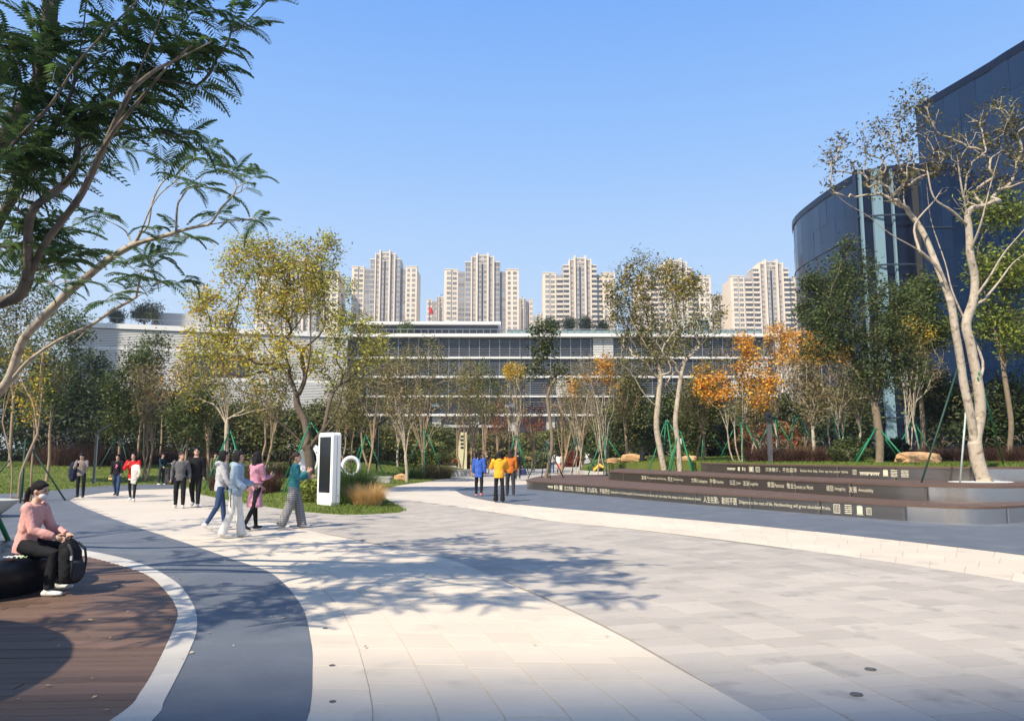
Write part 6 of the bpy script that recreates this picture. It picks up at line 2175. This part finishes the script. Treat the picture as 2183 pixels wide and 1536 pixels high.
def soft(mb, name, mat, parent, vox, fold=0.0, extra=None, sm=6):
    o = mb.build(name, mat, parent, smooth=True)
    md = o.modifiers.new('remesh', 'REMESH')
    md.mode = 'VOXEL'
    md.voxel_size = vox
    md.use_smooth_shade = True
    md = o.modifiers.new('smooth', 'SMOOTH')
    md.iterations = sm
    md.factor = .5
    if fold:
        md = o.modifiers.new('folds', 'DISPLACE')
        md.texture = FOLDS
        md.strength = fold
        md.texture_coords = 'LOCAL'
    PENDING.append((o, extra))
    return o

def person(label, foot, H, yaw, top, bottom, shoe, hair=HAIR_B, hair_style='short', hip=(0, 0), knee=(5, 5), arm=(0, 0), elbow=(15, 15), abd=(8, 8), inward=(0, 0), lean=2, head_yaw=0, head_pitch=0,
           coat=0.0, flare=0.0, legs='trousers', sleeve=1.0, bulk=1.0, vox=.013, seat=None, splay=3, hood=False, near=False, hem=.0, dress=None, twist=0, skirt_mat=None, under=None, mask=False, glasses=False, prnt=None, group='people on the plaza', legw=1.0, z=None):
    """hip/knee/arm/elbow/abd: (left, right) degrees; facing -Y at yaw 0"""
    fx, fy = foot
    gz_ = (ground_z(fx, fy) + .02) if z is None else z
    root = thing('person', (fx, fy, gz_), label, 'person', group)
    cy, sy = math.cos(R(yaw)), math.sin(R(yaw))
    ROT = np.array([[cy, -sy, 0], [sy, cy, 0], [0, 0, 1]])
    J = {}
    L1, L2 = .245 * H, .245 * H
    pel = np.zeros(3)
    for k, s in ((0, 1), (1, -1)):
        h = np.array([s * .052 * H, 0, -.01 * H])
        a = R(hip[k]); b = R(hip[k] - knee[k])
        sp = math.sin(R(splay)) * s
        J['hip', k] = h
        J['knee', k] = h + L1 * np.array([sp, -math.sin(a), -math.cos(a)])
        J['ank', k] = J['knee', k] + L2 * np.array([sp * .2, -math.sin(b), -math.cos(b)])
    low = min(J['ank', 0][2], J['ank', 1][2])
    pz = (.048 * H - low) if seat is None else seat
    off = np.array([0, 0, pz])
    # the planted point below the body's centre is the given foot position
    u = np.array([0, -math.sin(R(lean)), math.cos(R(lean))])
    S = {k_: v + off for k_, v in J.items()}
    pel = off
    neck = pel + u * .30 * H
    sh = pel + u * .272 * H
    ct, st = math.cos(R(twist)), math.sin(R(twist))
    side = np.array([ct, st, 0])
    for k, s in ((0, 1), (1, -1)):
        p = sh + side * s * .102 * H * (1 if bulk >= 1 else .95)
        a, e, c, i_ = R(arm[k]), R(elbow[k]), R(abd[k]), R(inward[k])
        ua = .172 * H * np.array([s * math.sin(c), -math.sin(a) * math.cos(c), -math.cos(a) * math.cos(c)])
        fa = .150 * H * np.array([-s * math.sin(i_) + s * math.sin(c) * .4, -math.sin(a + e) * math.cos(i_), -math.cos(a + e) * math.cos(i_)])
        S['sho', k], S['elb', k], S['wri', k] = p, p + ua, p + ua + fa
        S['hd', k] = fa / np.linalg.norm(fa)
    T = lambda p: np.asarray(p) @ ROT.T + np.array([fx, fy, gz_])
    def rg(mb, pts, rx, ry, sd=(1, 0, 0), n=14):
        rings(mb, [T(p) for p in pts], rx, ry, ROT @ np.asarray(sd, float), n)
    hy, hp = R(head_yaw), R(head_pitch)
    HF = np.array([math.sin(hy) * math.cos(hp), -math.cos(hy) * math.cos(hp), math.sin(hp)])
    HS = np.array([math.cos(hy), math.sin(hy), 0])
    HU = np.cross(HS, -HF)
    HU = HU if HU[2] > 0 else -HU
    hc = neck + u * .022 * H + HU * .062 * H + HF * .012 * H
    hs = lambda a, b, c: T(hc + HS * a * H + HF * b * H + HU * c * H)
    HR = ROT @ np.stack([HS, -HF, HU], 1)
    lk = .78 if legs != 'none' else 1.0
    body = MB()
    tz = [-.055, 0, .08, .16, .225, .27, .295, .33]
    trx = np.array([.078, .084, .071, .084, .092, .083, .045, .031]) * H * bulk
    try_ = np.array([.058, .062, .053, .060, .056, .045, .036, .031]) * H * bulk
    rg(body, [pel + u * q * H for q in tz], trx * .93, try_ * .93, side)
    body.ell(hs(0, -.006, .012), np.array([.0455, .056, .060]) * H, 14, 10, rot=HR)
    body.ell(hs(0, .012, -.030), np.array([.036, .040, .040]) * H, 12, 8, rot=HR)
    body.ell(hs(0, .056, -.006), np.array([.0075, .011, .012]) * H, 8, 6, rot=HR)
    for s in (-1, 1):
        body.ell(hs(s * .0465, -.006, -.002), np.array([.005, .011, .017]) * H, 8, 6, rot=HR)
    for k in (0, 1):
        a, b, c = S['sho', k], S['elb', k], S['wri', k]
        rg(body, [a, a * .5 + b * .5, b, b * .6 + c * .4, c], np.array([.027, .025, .021, .021, .015]) * H, np.array([.027, .025, .021, .020, .013]) * H, n=10)
        h, kn, an = S['hip', k], S['knee', k], S['ank', k]
        rg(body, [h, h * .5 + kn * .5, kn, kn * .65 + an * .35, an, an + [0, 0, -.035 * H]], np.array([.047, .041, .029, .029, .019, .019]) * H * legw * lk, np.array([.05, .044, .031, .032, .021, .021]) * H * legw * lk, n=10)
    # hands: palm, four unequal fingers and a thumb
    ex = MB()
    for k, s in ((0, 1), (1, -1)):
        d = S['hd', k]
        w = S['wri', k]
        pl_ = np.cross(d, [s * 1.0, 0.2, 0]); pl_ /= np.linalg.norm(pl_)
        ac = np.cross(pl_, d)
        body_p = [w - d * .01 * H, w + d * .02 * H, w + d * .05 * H]
        rings(ex, [T(q) for q in body_p], np.array([.013, .021, .021]) * H, np.array([.010, .011, .010]) * H, ROT @ pl_, 8)
        cur = ac * -s if True else ac
        for j, (o_, L_) in enumerate(((-.016, .030), (-.0055, .036), (.005, .034), (.015, .026))):
            p0 = w + d * .046 * H + pl_ * o_ * H
            p1 = p0 + (d * .8 + cur * .25) * L_ * .55 * H
            p2 = p1 + (d * .55 + cur * .65) * L_ * .5 * H
            ex.tube([T(p0), T(p1), T(p2)], np.array([.0062, .0056, .0042]) * H, 6)
        p0 = w + d * .015 * H - pl_ * .018 * H
        ex.tube([T(p0), T(p0 + (d * .6 - pl_ * .6) * .022 * H), T(p0 + (d * .95 - pl_ * .5 + cur * .2) * .042 * H)], np.array([.0078, .007, .005]) * H, 6)
    for s in (-1, 1):
        ex.ell(hs(s * .0185, .0475, .010), np.array([.0085, .004, .0042]) * H, 8, 6, 1, rot=HR)
        ex.ell(hs(s * .0195, .0485, .0225), np.array([.012, .004, .0025]) * H, 8, 6, 1, rot=HR)
    ex.ell(hs(0, .0485, -.036), np.array([.013, .004, .004]) * H, 8, 6, 2, rot=HR)
    o = soft(body, 'body', [SKIN, EYE, LIP], root, vox, extra=ex, sm=4)
    # top
    e = .010 * H * bulk
    tp_ = MB()
    if coat:
        zz = [-.055 - coat, -.055 - coat * .5] + tz[:7]
        rx = np.concatenate([[trx[0] * (1.12 + flare), trx[0] * (1.06 + flare * .5)], trx[:7]]) + e * 1.4
        ry = np.concatenate([[try_[0] * (1.25 + flare), try_[0] * (1.15 + flare * .5)], try_[:7]]) + e * 1.4
        pts = []
        for q in zz:
            pts.append(pel + (np.array([0, 0, 1]) if q < 0 else u) * q * H)
        rg(tp_, pts, rx, ry, side)
    else:
        zz = [-.06 - hem] + tz[1:7]
        rg(tp_, [pel + u * q * H for q in zz], np.concatenate([[trx[0] * 1.02], trx[1:7]]) + e * 1.3, np.concatenate([[try_[0] * 1.02], try_[1:7]]) + e * 1.3, side)
    for k in (0, 1):
        a, b, c = S['sho', k], S['elb', k], S['wri', k]
        a2 = a * .86 + sh * .14
        rg(tp_, [a2 + u * .004 * H, a, a * .5 + b * .5, b, b * .5 + c * .5, c * .95 + b * .05], (np.array([.034, .039, .034, .031, .030, .024]) * sleeve + .002) * H * bulk, (np.array([.036, .040, .035, .032, .030, .024]) * sleeve + .002) * H * bulk, n=12)
    if hood:
        tp_.ell(T(neck + np.array([0, .034, -.012]) * H), np.array([.062, .045, .042]) * H, 12, 8)
        tp_.ell(T(neck + np.array([0, .0, -.012]) * H), np.array([.058, .05, .022]) * H, 12, 8)
    soft(tp_, 'coat' if coat else 'top', top, root, vox, fold=.024 * H / 1.65)
    if under is not None:
        um = MB()
        rg(um, [pel + u * q * H for q in (-.085 - hem, -.05, .02)], trx[0] * 1.02 + e * .9, try_[0] * 1.05 + e * .9, side)
        soft(um, 'shirt_hem', under, root, vox)
    # legs
    lm_ = MB()
    if legs != 'none':
        rg(lm_, [pel + np.array([0, 0, q]) * H for q in (-.075, -.04, 0, .035)], np.array([.070, .083, .084, .078]) * H * bulk, np.array([.058, .064, .064, .058]) * H * bulk)
        fl = {'trousers': (.050, .043, .038, .034, .030), 'tight': (.049, .039, .031, .027, .021), 'wide': (.056, .056, .056, .058, .060), 'flared': (.051, .042, .036, .042, .050), 'loose': (.054, .050, .044, .038, .031)}[legs]
        for k in (0, 1):
            h, kn, an = S['hip', k], S['knee', k], S['ank', k]
            end = an + (an - kn) / np.linalg.norm(an - kn) * (.022 if legs in ('wide', 'flared') else .0) * H
            q = np.array(fl) * legw
            rg(lm_, [h + np.array([0, 0, .01]) * H, h * .5 + kn * .5, kn, kn * .5 + an * .5, end], (q + .001) * H, (q + .004) * H, n=12)
        soft(lm_, 'trousers' if legs != 'tight' else 'leggings', bottom, root, vox, fold=.016 * H / 1.65 if legs != 'tight' else .004)
    if skirt_mat is not None:
        sm_ = MB()
        rg(sm_, [pel + np.array([0, 0, q]) * H for q in (-.29, -.2, -.1, 0, .05)], np.array([.115, .105, .095, .084, .076]) * H, np.array([.10, .09, .075, .066, .06]) * H)
        soft(sm_, 'skirt', skirt_mat, root, vox, fold=.012)
    # shoes
    for k, s in ((0, 1), (1, -1)):
        an, kn = S['ank', k], S['knee', k]
        sh_ang = math.atan2(-(an - kn)[1], -(an - kn)[2])      # how far the shank swings
        lift = an[2] - .048 * H
        pt = max(-.9, min(.5, -lift * 2.2 / (.15 * H) if lift > .02 * H else 0))
        fd = np.array([s * .12, -math.cos(pt), math.sin(pt)])
        fd /= np.linalg.norm(fd)
        dn = np.array([0, -math.sin(pt) * -1, -1.0]); dn = dn - fd * (dn @ fd); dn /= np.linalg.norm(dn)
        sl = MB()
        b0 = an + dn * .026 * H
        rg(sl, [b0 - fd * .042 * H, b0 - fd * .02 * H, b0 + fd * .03 * H, b0 + fd * .075 * H, b0 + fd * .105 * H], np.array([.020, .0265, .027, .0285, .016]) * H, np.array([.018, .0215, .021, .017, .011]) * H, (1, 0, 0), 12)
        rg(sl, [an + [0, 0, .012 * H], b0], np.array([.025, .028]) * H, np.array([.027, .034]) * H, (1, 0, 0), 10)
        soft(sl, 'shoe', shoe, root, min(vox, .011), sm=2)
    # hair
    hm = MB()
    hm.ell(hs(0, -.013, .026), np.array([.0515, .0575, .055]) * H, 16, 10, rot=HR)
    if hair_style == 'short':
        hm.ell(hs(0, -.030, .0), np.array([.047, .036, .045]) * H, 12, 8, rot=HR)
        hm.ell(hs(.008, .030, .052), np.array([.036, .022, .018]) * H, 10, 8, rot=HR)
    elif hair_style == 'bob':
        hm.ell(hs(0, -.024, -.012), np.array([.055, .044, .066]) * H, 14, 10, rot=HR)
        for s in (-1, 1):
            hm.ell(hs(s * .046, -.002, -.014), np.array([.011, .030, .055]) * H, 10, 8, rot=HR)
        hm.ell(hs(0, .036, .045), np.array([.040, .018, .020]) * H, 10, 8, rot=HR)
    elif hair_style == 'long':
        q = [hs(0, -.026, .03), hs(0, -.040, -.03), hs(0, -.046, -.10), hs(0, -.046, -.17), hs(0, -.044, -.215)]
        rings(hm, q, np.array([.048, .056, .058, .050, .022]) * H, np.array([.036, .028, .026, .022, .010]) * H, ROT @ HS, 12)
        for s in (-1, 1):
            q = [hs(s * .042, .004, .03), hs(s * .049, .0, -.03), hs(s * .052, .006, -.095), hs(s * .050, .010, -.14)]
            rings(hm, q, np.array([.010, .013, .014, .006]) * H, np.array([.022, .027, .022, .009]) * H, ROT @ HS, 8)
    elif hair_style == 'ponytail':
        hm.ell(hs(0, -.030, .004), np.array([.046, .034, .042]) * H, 12, 8, rot=HR)
        q = [hs(0, -.056, .020), hs(0, -.078, .008), hs(0, -.086, -.04), hs(0, -.080, -.10), hs(0, -.072, -.14)]
        rings(hm, q, np.array([.012, .020, .022, .018, .006]) * H, np.array([.012, .020, .020, .016, .006]) * H, ROT @ HS, 10)
        hm.ell(hs(.004, .026, .052), np.array([.036, .016, .014]) * H, 10, 8, rot=HR)
    soft(hm, 'hair', hair, root, vox * .75, fold=.006, sm=3)
    if mask:
        mk = MB(); mk.ell(hs(0, .026, -.030), np.array([.0375, .031, .031]) * H, 14, 10, rot=HR)
        soft(mk, 'face_mask', WHITE, root, .006)
        mk = MB(); mk.tube([hs(.036, .03, -.02), hs(.0465, .0, -.004), hs(.050, -.012, .006)], .0022, 5); mk.build('mask_loop', WHITE, root)
    if glasses:
        gm = MB()
        for s in (-1, 1):
            c0 = hc + HS * s * .0195 * H + HF * .055 * H + HU * .008 * H
            gm.tube([T(c0 + HS * .016 * H * math.cos(a) + HU * .013 * H * math.sin(a)) for a in np.linspace(0, 2 * math.pi, 15)], .0017, 5, cap=False)
            gm.tube([hs(s * .036, .053, .011), hs(s * .048, .0, .006)], .0016, 5)
        gm.build('spectacles', M_DARKMETAL, root)
    if prnt:
        pmb = MB()
        for (a_, c_, w_, h_) in prnt[1]:
            pmb.ell(T(pel + u * c_ * H + np.array([a_ * H, -(try_[3] + e * 1.2 + .008), 0])), (w_ * H, .012, h_ * H), 10, 6)
        pmb.build('chest_print', prnt[0], root)
    return root, S, T, H, HR, hs

def prop(mb, name, mat, parent, vox=None, fold=0):
    return soft(mb, name, mat, parent, vox, fold) if vox else mb.build(name, mat, parent, smooth=True)

# --- the seated woman in pink
sx, sy_ = -5.45, 8.80
root, S, T, H, HR, hs = person('woman in a pink sweatshirt with a ponytail sitting on the round black bench', (sx, sy_), 1.56, 94, PINK, BLACK, SHOEW, HAIR_B, 'ponytail', hip=(84, 78), knee=(92, 84), arm=(24, 20), elbow=(46, 50), abd=(6, 6), inward=(20, 16), lean=10, head_yaw=-4, head_pitch=-10,
                               seat=.54, vox=.009, near=True, mask=True, sleeve=1.15, bulk=.95, legw=1.0, z=.024, legs='loose')
bag = thing('backpack', T((0, -.5, .1)), 'black backpack resting against the knees of the seated woman', 'backpack')
c = np.array(T(np.array([-.04, -.50, .36])))
mb = MB()
rings(mb, [c + [.03, 0, -.24], c + [.03, 0, -.21], c + [.03, 0, -.06], c + [.01, 0, .10], c + [-.02, 0, .20], c + [-.03, 0, .225]], [.11, .14, .155, .15, .12, .08], [.06, .10, .11, .10, .075, .05], [0, 1, 0], 16)
prop(mb, 'bag_body', BLACK, bag, .012, .03)
mb = MB(); rings(mb, [c + [.115, -.02, -.2], c + [.125, -.02, -.17], c + [.12, -.02, -.02], c + [.10, -.02, .02]], [.09, .11, .11, .08], [.02, .04, .04, .02], [0, 1, 0], 12)
prop(mb, 'front_pocket', CHAR, bag, .01, .015)
for s in (-1, 1):
    mb = MB()
    mb.tube([c + [.04, s * .10, .20], c + [.105, s * .13, .12], c + [.12, s * .14, .0], c + [.11, s * .13, -.16]], [.014, .016, .014, .01], 6)
    mb.build('strap', CHAR, bag, smooth=True)
mb = MB(); mb.tube([c + [-.03, -.05, .22], c + [.0, -.04, .27], c + [.0, .04, .27], c + [-.03, .05, .22]], .009, 6); mb.build('carry_handle', CHAR, bag, smooth=True)
mb = MB(); mb.box(c[0] + .105, c[1] - .165, c[2] + .03, c[0] + .125, c[1] - .145, c[2] + .075); mb.build('buckle', LGREY, bag)

# --- walkers on the left
gp = lambda px, py: G(px, py)
A = 'people on the plaza'
hgt = lambda y0, y1, D: (y1 - y0) / FPX * D
root, S, T, H, HR, hs = person('man in a taupe top looking down at his phone on the left', gp(170, 1061), 1.62, 12, TAUPE, BLACK, SHOEB, hip=(4, -3), arm=(18, 18), elbow=(105, 100), abd=(12, 12), inward=(32, 32), head_pitch=-18, hair_style='short')
ph = thing('phone', T(S['wri', 0]), 'dark phone held in both hands by the man in taupe', 'phone')
c = (T(S['wri', 0]) + T(S['wri', 1])) / 2 + np.array([0, -.10, .03])
mb = MB(); mb.box(c[0] - .04, c[1] - .006, c[2] - .07, c[0] + .04, c[1] + .006, c[2] + .07); mb.build('phone_body', M_SCREEN, ph)
jk = thing('dark_jacket', T((-.2, 0, 1.0)), 'dark padded jacket hung over the arm of the man in taupe', 'jacket')
c = np.array(T((-.27, .02, .95)))
mb = MB(); rings(mb, [c + [0, 0, .36], c + [0, 0, .25], c + [-.03, 0, 0], c + [-.02, 0, -.28], c + [0, 0, -.36]], [.06, .12, .15, .13, .06], [.08, .12, .13, .11, .05], [1, 0, 0], 12)
prop(mb, 'jacket_cloth', NAVY, jk, .014, .035)

root, S, T, H, HR, hs = person('walker in a black sweatshirt with pink chest print and blue jeans', gp(247, 1057), 1.60, 8, BLACK, JEANS, SHOEB, HAIR_B, 'bob', hip=(14, -12), knee=(8, 14), arm=(8, -10), elbow=(30, 22), head_yaw=4, under=None,
       prnt=(cloth('print_pink', (.75, .2, .3)), [(0, .20, .022, .016), (.012, .17, .026, .018), (-.012, .145, .016, .014), (0, .115, .012, .010)]))
sn = thing('snack_box', T(S['wri', 1]), 'small yellow snack box in the hand of the black-sweatshirt walker', 'box')
c = T(S['wri', 1] + S['hd', 1] * .09 * 1.6) + np.array([.03, -.05, 0])
mb = MB(); mb.box(c[0] - .07, c[1] - .03, c[2] - .03, c[0] + .07, c[1] + .03, c[2] + .03); mb.build('box_body', pm('yellow_card', (.7, .45, .15), .7), sn)

root, S, T, H, HR, hs = person('woman in a red cardigan with long black hair carrying a white coat', gp(280, 1069), 1.63, 10, RED, BLACK, SHOEW, HAIR_B, 'long', hip=(12, -10), knee=(6, 16), arm=(30, 30), elbow=(75, 110), abd=(12, 14), inward=(15, 40), sleeve=1.25, under=WHITE, head_yaw=-4, legs='tight', hem=.02)
ct = thing('white_coat', T(S['wri', 0]), 'white coat draped over the arm of the woman in red', 'coat')
c = np.array(T(S['wri', 0]))
mb = MB()
rings(mb, [c + [-.02, -.04, .08], c + [0, -.07, .04], c + [.03, -.09, -.10], c + [.02, -.08, -.30], c + [-.02, -.07, -.55]], [.05, .11, .13, .11, .09], [.03, .05, .05, .045, .02], [1, .1, 0], 14)
rings(mb, [c + [.08, -.02, .07], c + [.10, -.05, .02], c + [.14, -.05, -.14], c + [.11, -.05, -.30], c + [.08, -.05, -.36]], [.04, .08, .08, .07, .03], [.03, .05, .05, .04, .02], [1, -.3, 0], 14)
prop(mb, 'coat_cloth', CREAM, ct, .013, .04)

person('person in a dark blue jacket facing right on the left lawn edge', gp(343, 1034), 1.66, 70, DTEAL, CHAR, SHOEW, hair_style='short', arm=(25, 15), elbow=(70, 40), vox=.017, hip=(3, -3))
person('man in a grey sweater with hands behind his back and white shoes', gp(381, 1083), 1.64, 14, GREY, BLACK, SHOEW, HAIR_BR, 'short', hip=(4, -4), arm=(-18, -18), elbow=(20, 20), abd=(14, 14), head_yaw=52, legs='loose', sleeve=1.1)
person('tall man in a black zip jacket walking towards the camera', gp(414, 1081), 1.78, 10, BLACK, BLACK, SHOEG, HAIR_B, 'short', hip=(14, -12), knee=(10, 22), arm=(-8, 12), elbow=(18, 20), head_yaw=10, head_pitch=14, under=None, bulk=1.06, legs='loose', glasses=True)
person('person in green behind the stakes on the lawn', gp(456, 1038), 1.60, 40, OLIVEC, CHAR, SHOEB, vox=.018, hip=(2, -2))
root, S, T, H, HR, hs = person('girl in a light grey hoodie and blue jeans, half hidden by the ice-blue jacket', gp(466, 1130), 1.64, 120, LGREY, JEANS, SHOEW, HAIR_B, 'bob', hip=(12, -10), knee=(6, 20), arm=(-10, 8), elbow=(20, 25), hood=True, legs='tight', head_yaw=-10, vox=.011)
cup = thing('paper_cup', T(S['wri', 0]), 'white paper cup held low by the girl in the grey hoodie', 'cup')
c = T(S['wri', 1] + S['hd', 1] * .13)
V, F = lathe([(.001, c[2] - .05), (.028, c[2] - .05), (.038, c[2] + .06), (.001, c[2] + .06)], c[0], c[1], 16)
MB().add(V, F).build('cup_body', WHITE, cup)
root, S, T, H, HR, hs = person('girl in an ice-blue padded jacket and white trousers walking right', gp(498, 1147), 1.63, 98, PUFF, WHITE, SHOEW, HAIR_B, 'bob', hip=(10, -7), knee=(4, 12), arm=(8, 4), elbow=(62, 50), abd=(10, 10), hood=True, sleeve=1.2, bulk=1.06, legs='flared', head_yaw=-8, vox=.010, hem=.015)
for k in range(4):
    mb = MB()
    zc_ = .56 + .055 * k
    pts = [T((.104 * H * math.cos(a) * (1.0 + .03 * k), .082 * H * math.sin(a), zc_ * H)) for a in np.linspace(0, 2 * math.pi, 25)]
    mb.tube(pts, .004, 5, cap=False); mb.build('quilting_seam', cloth('seam_blue', (0.16, 0.22, 0.29)), root)
bg_ = thing('sling_bag', T((.1, 0, .95)), 'small ice-grey bag with a black strap on the hip of the ice-blue jacket girl', 'bag')
c = np.array(T((-.16, -.02, .86)))
mb = MB(); mb.ell(c, (.085, .05, .065), 14, 10); mb.build('pouch', PUFF, bg_, smooth=True)
mb = MB(); mb.tube([c + [-.06, -.04, .05], c + [-.055, -.055, -.1], c + [-.05, -.05, -.3]], .008, 5); mb.build('strap', BLACK, bg_)
root, S, T, H, HR, hs = person('woman in a rose pink coat with black tights and boots walking away', gp(541, 1130), 1.62, 140, ROSE, BLACK, SHOEB, HAIR_B, 'long', hip=(10, -12), knee=(4, 18), arm=(6, 10), elbow=(42, 95), abd=(8, 8), inward=(15, 25), coat=.20, flare=.22, legs='tight', head_yaw=-6, vox=.011)
mb = MB()
pts = [T((.088 * H * math.cos(a) * 1.15, .064 * H * math.sin(a) * 1.25, .60 * H)) for a in np.linspace(0, 2 * math.pi, 25)]
mb.tube(pts, .016, 5, cap=False); mb.build('belt', ROSE, root, smooth=True)
root, S, T, H, HR, hs = person('girl in a teal jacket and checked wide trousers striding right', gp(624, 1127), 1.62, 102, TEAL, CHECK, SHOEW, HAIR_BR, 'ponytail', hip=(15, -12), knee=(4, 9), arm=(10, 16), elbow=(90, 112), abd=(10, 10), inward=(10, 12), sleeve=1.12, legs='wide', head_yaw=-6, vox=.011)

# --- walkers seen from behind on the right path
person('woman in a blue jacket and black trousers walking away', gp(1021, 1058), 1.70, 176, BLUE, BLACK, SHOEP, HAIR_B, 'ponytail', hip=(8, -10), knee=(4, 12), coat=.07, arm=(6, -6), elbow=(14, 14), sleeve=1.2, bulk=1.04)
person('woman in a yellow hoodie with long black hair walking away', gp(1064, 1071), 1.66, 182, YELLOW, BLACK, SHOEB, HAIR_B, 'long', hip=(6, -6), knee=(4, 10), arm=(34, 34), elbow=(95, 95), abd=(18, 18), inward=(14, 14), hood=True, sleeve=1.35, bulk=1.12, legs='flared', hem=.01)
person('person in a rust orange sweater with long hair beside the yellow hoodie', gp(1088, 1057), 1.76, 180, ORANGE, CHAR, SHOEB, HAIR_BR, 'long', hip=(8, -10), knee=(4, 12), arm=(0, 4), elbow=(20, 20), sleeve=1.12, legs='loose')
root, S, T, H, HR, hs = person('man in black walking away carrying a dark blue bag', gp(1104, 1024), 1.74, 178, BLACK, CHAR, SHOEG, HAIR_B, 'short', hip=(10, -10), knee=(4, 14), arm=(4, -4), elbow=(10, 10), abd=(10, 14), vox=.016)
bb = thing('tote_bag', T(S['wri', 1]), 'dark blue tote bag carried by the man in black', 'bag')
c = np.array(T(S['wri', 1])) + [.03, 0, -.32]
mb = MB(); rings(mb, [c + [0, 0, -.22], c + [0, 0, -.2], c + [0, 0, .1], c + [0, 0, .14]], [.18, .2, .2, .18], [.05, .07, .05, .02], [1, 0, 0], 12); prop(mb, 'bag_cloth', cloth('bag_navy', (.03, .03, .12)), bb, .016, .015)
mb = MB(); mb.tube([c + [-.12, 0, .12], c + [-.03, 0, .30], c + [.03, 0, .30], c + [.12, 0, .12]], .01, 5); mb.build('handle', BLACK, bb)

# --- far figures: their height gives the distance, the ground the rest
FARG = 'distant people on the far path'
def far(label, px, y0, y1, yaw, top, bot, h=1.68, **kw):
    D = h * FPX / (y1 - y0)
    x = (px - CX) / FPX * D
    kw.setdefault('vox', .022)
    return person(label, (x, D), h, yaw, top, bot, kw.pop('shoe', SHOEB), group=FARG, **kw)
far('distant person in black and pale yellow left of the blue jacket', 994, 957, 988, 20, cloth('paleyellow', (.5, .42, .22)), BLACK)
far('distant person in black with a white chest panel facing the camera', 1038, 956, 993, 5, BLACK, BLACK, prnt=(WHITE, [(0, .18, .04, .05)]), hip=(8, -8))
far('distant man in a grey top and jeans walking away', 1176, 957, 1003, 175, LGREY, JEANS, hip=(10, -10), h=1.74)
far('distant woman in a white top and pink skirt walking away', 1191, 961, 1005, 180, WHITE, BLACK, h=1.62, skirt_mat=PINKSKIRT, hair_style='long', legs='tight', hip=(6, -8))
far('distant person in black near the path end', 1235, 957, 987, 170, BLACK, CHAR, h=1.7)
far('distant person in white near the path end', 1251, 960, 988, 165, WHITE, LGREY, h=1.65)
far('distant person in black beside the pale rock', 1335, 955, 992, 150, BLACK, BLACK, h=1.7, prnt=(WHITE, [(0, .2, .03, .02)]))
far('distant person in dark grey beside the ring sculpture', 826, 962, 1004, 100, CHAR, GREY, h=1.66, hip=(10, -10))
far('distant person in maroon beside the grey-clad one', 845, 960, 1000, 110, MAROON, MAROON, h=1.66, hip=(8, -8))
far('distant person at the left end of the far bench', 978, 958, 990, 30, CHAR, BLACK, h=1.68)
# two people sitting low
x, y = 5.35, 49.6
person('person in a yellow top bending forward while seated on the kerb bench', (x, y), 1.65, 60, cloth('amber', (.72, .42, .06)), BLACK, SHOEB, HAIR_BR, 'long', hip=(80, 80), knee=(85, 80), arm=(60, 60), elbow=(30, 30), lean=48, head_pitch=-40, seat=.66, vox=.02, sleeve=1.3, bulk=1.15, z=.02, group=FARG)
x, y, z_ = at(1366, 45)
person('dark-clad person sitting on the lawn beside the pale rock', (x, y), 1.65, 150, BLACK, BLACK, SHOEB, HAIR_B, 'long', hip=(95, 95), knee=(120, 120), arm=(50, 50), elbow=(40, 40), lean=20, seat=.12, vox=.02, z=z_, group=FARG)

# --- bake the soft meshes in one go
bpy.context.view_layer.update()
dg = bpy.context.evaluated_depsgraph_get()
done = []
for o, extra in PENDING:
    done.append(bpy.data.meshes.new_from_object(o.evaluated_get(dg)))
for (o, extra), me in zip(PENDING, done):
    o.modifiers.clear()
    if extra is not None:
        bm = bmesh.new()
        bm.from_mesh(me)
        V = np.concatenate(extra.V)
        vs = [bm.verts.new(v) for v in V]
        for F, mi in extra.F:
            for q in F:
                try:
                    fc = bm.faces.new([vs[i] for i in q])
                    fc.material_index = mi
                    fc.smooth = True
                except ValueError:
                    pass
        bm.to_mesh(me)
        bm.free()
    mats = list(o.data.materials)
    if len(me.materials) < len(mats):
        me.materials.clear()
        for m_ in mats:
            me.materials.append(m_)
    old = o.data
    o.data = me
    bpy.data.meshes.remove(old)

# ================================================================ AIR
hz = bpy.data.materials.new('thin_haze')
hz.use_nodes = True
nt = hz.node_tree
nt.nodes.clear()
pv = nt.nodes.new('ShaderNodeVolumePrincipled')
pv.inputs['Color'].default_value = (0.90, 0.94, 1.0, 1)
pv.inputs['Density'].default_value = 0.00045
pv.inputs['Anisotropy'].default_value = 0.3
om = nt.nodes.new('ShaderNodeOutputMaterial')
nt.links.new(pv.outputs[0], om.inputs['Volume'])
MB().box(-950, -250, -1.2, 950, 2550, 140).build('haze', hz)['kind'] = 'stuff'
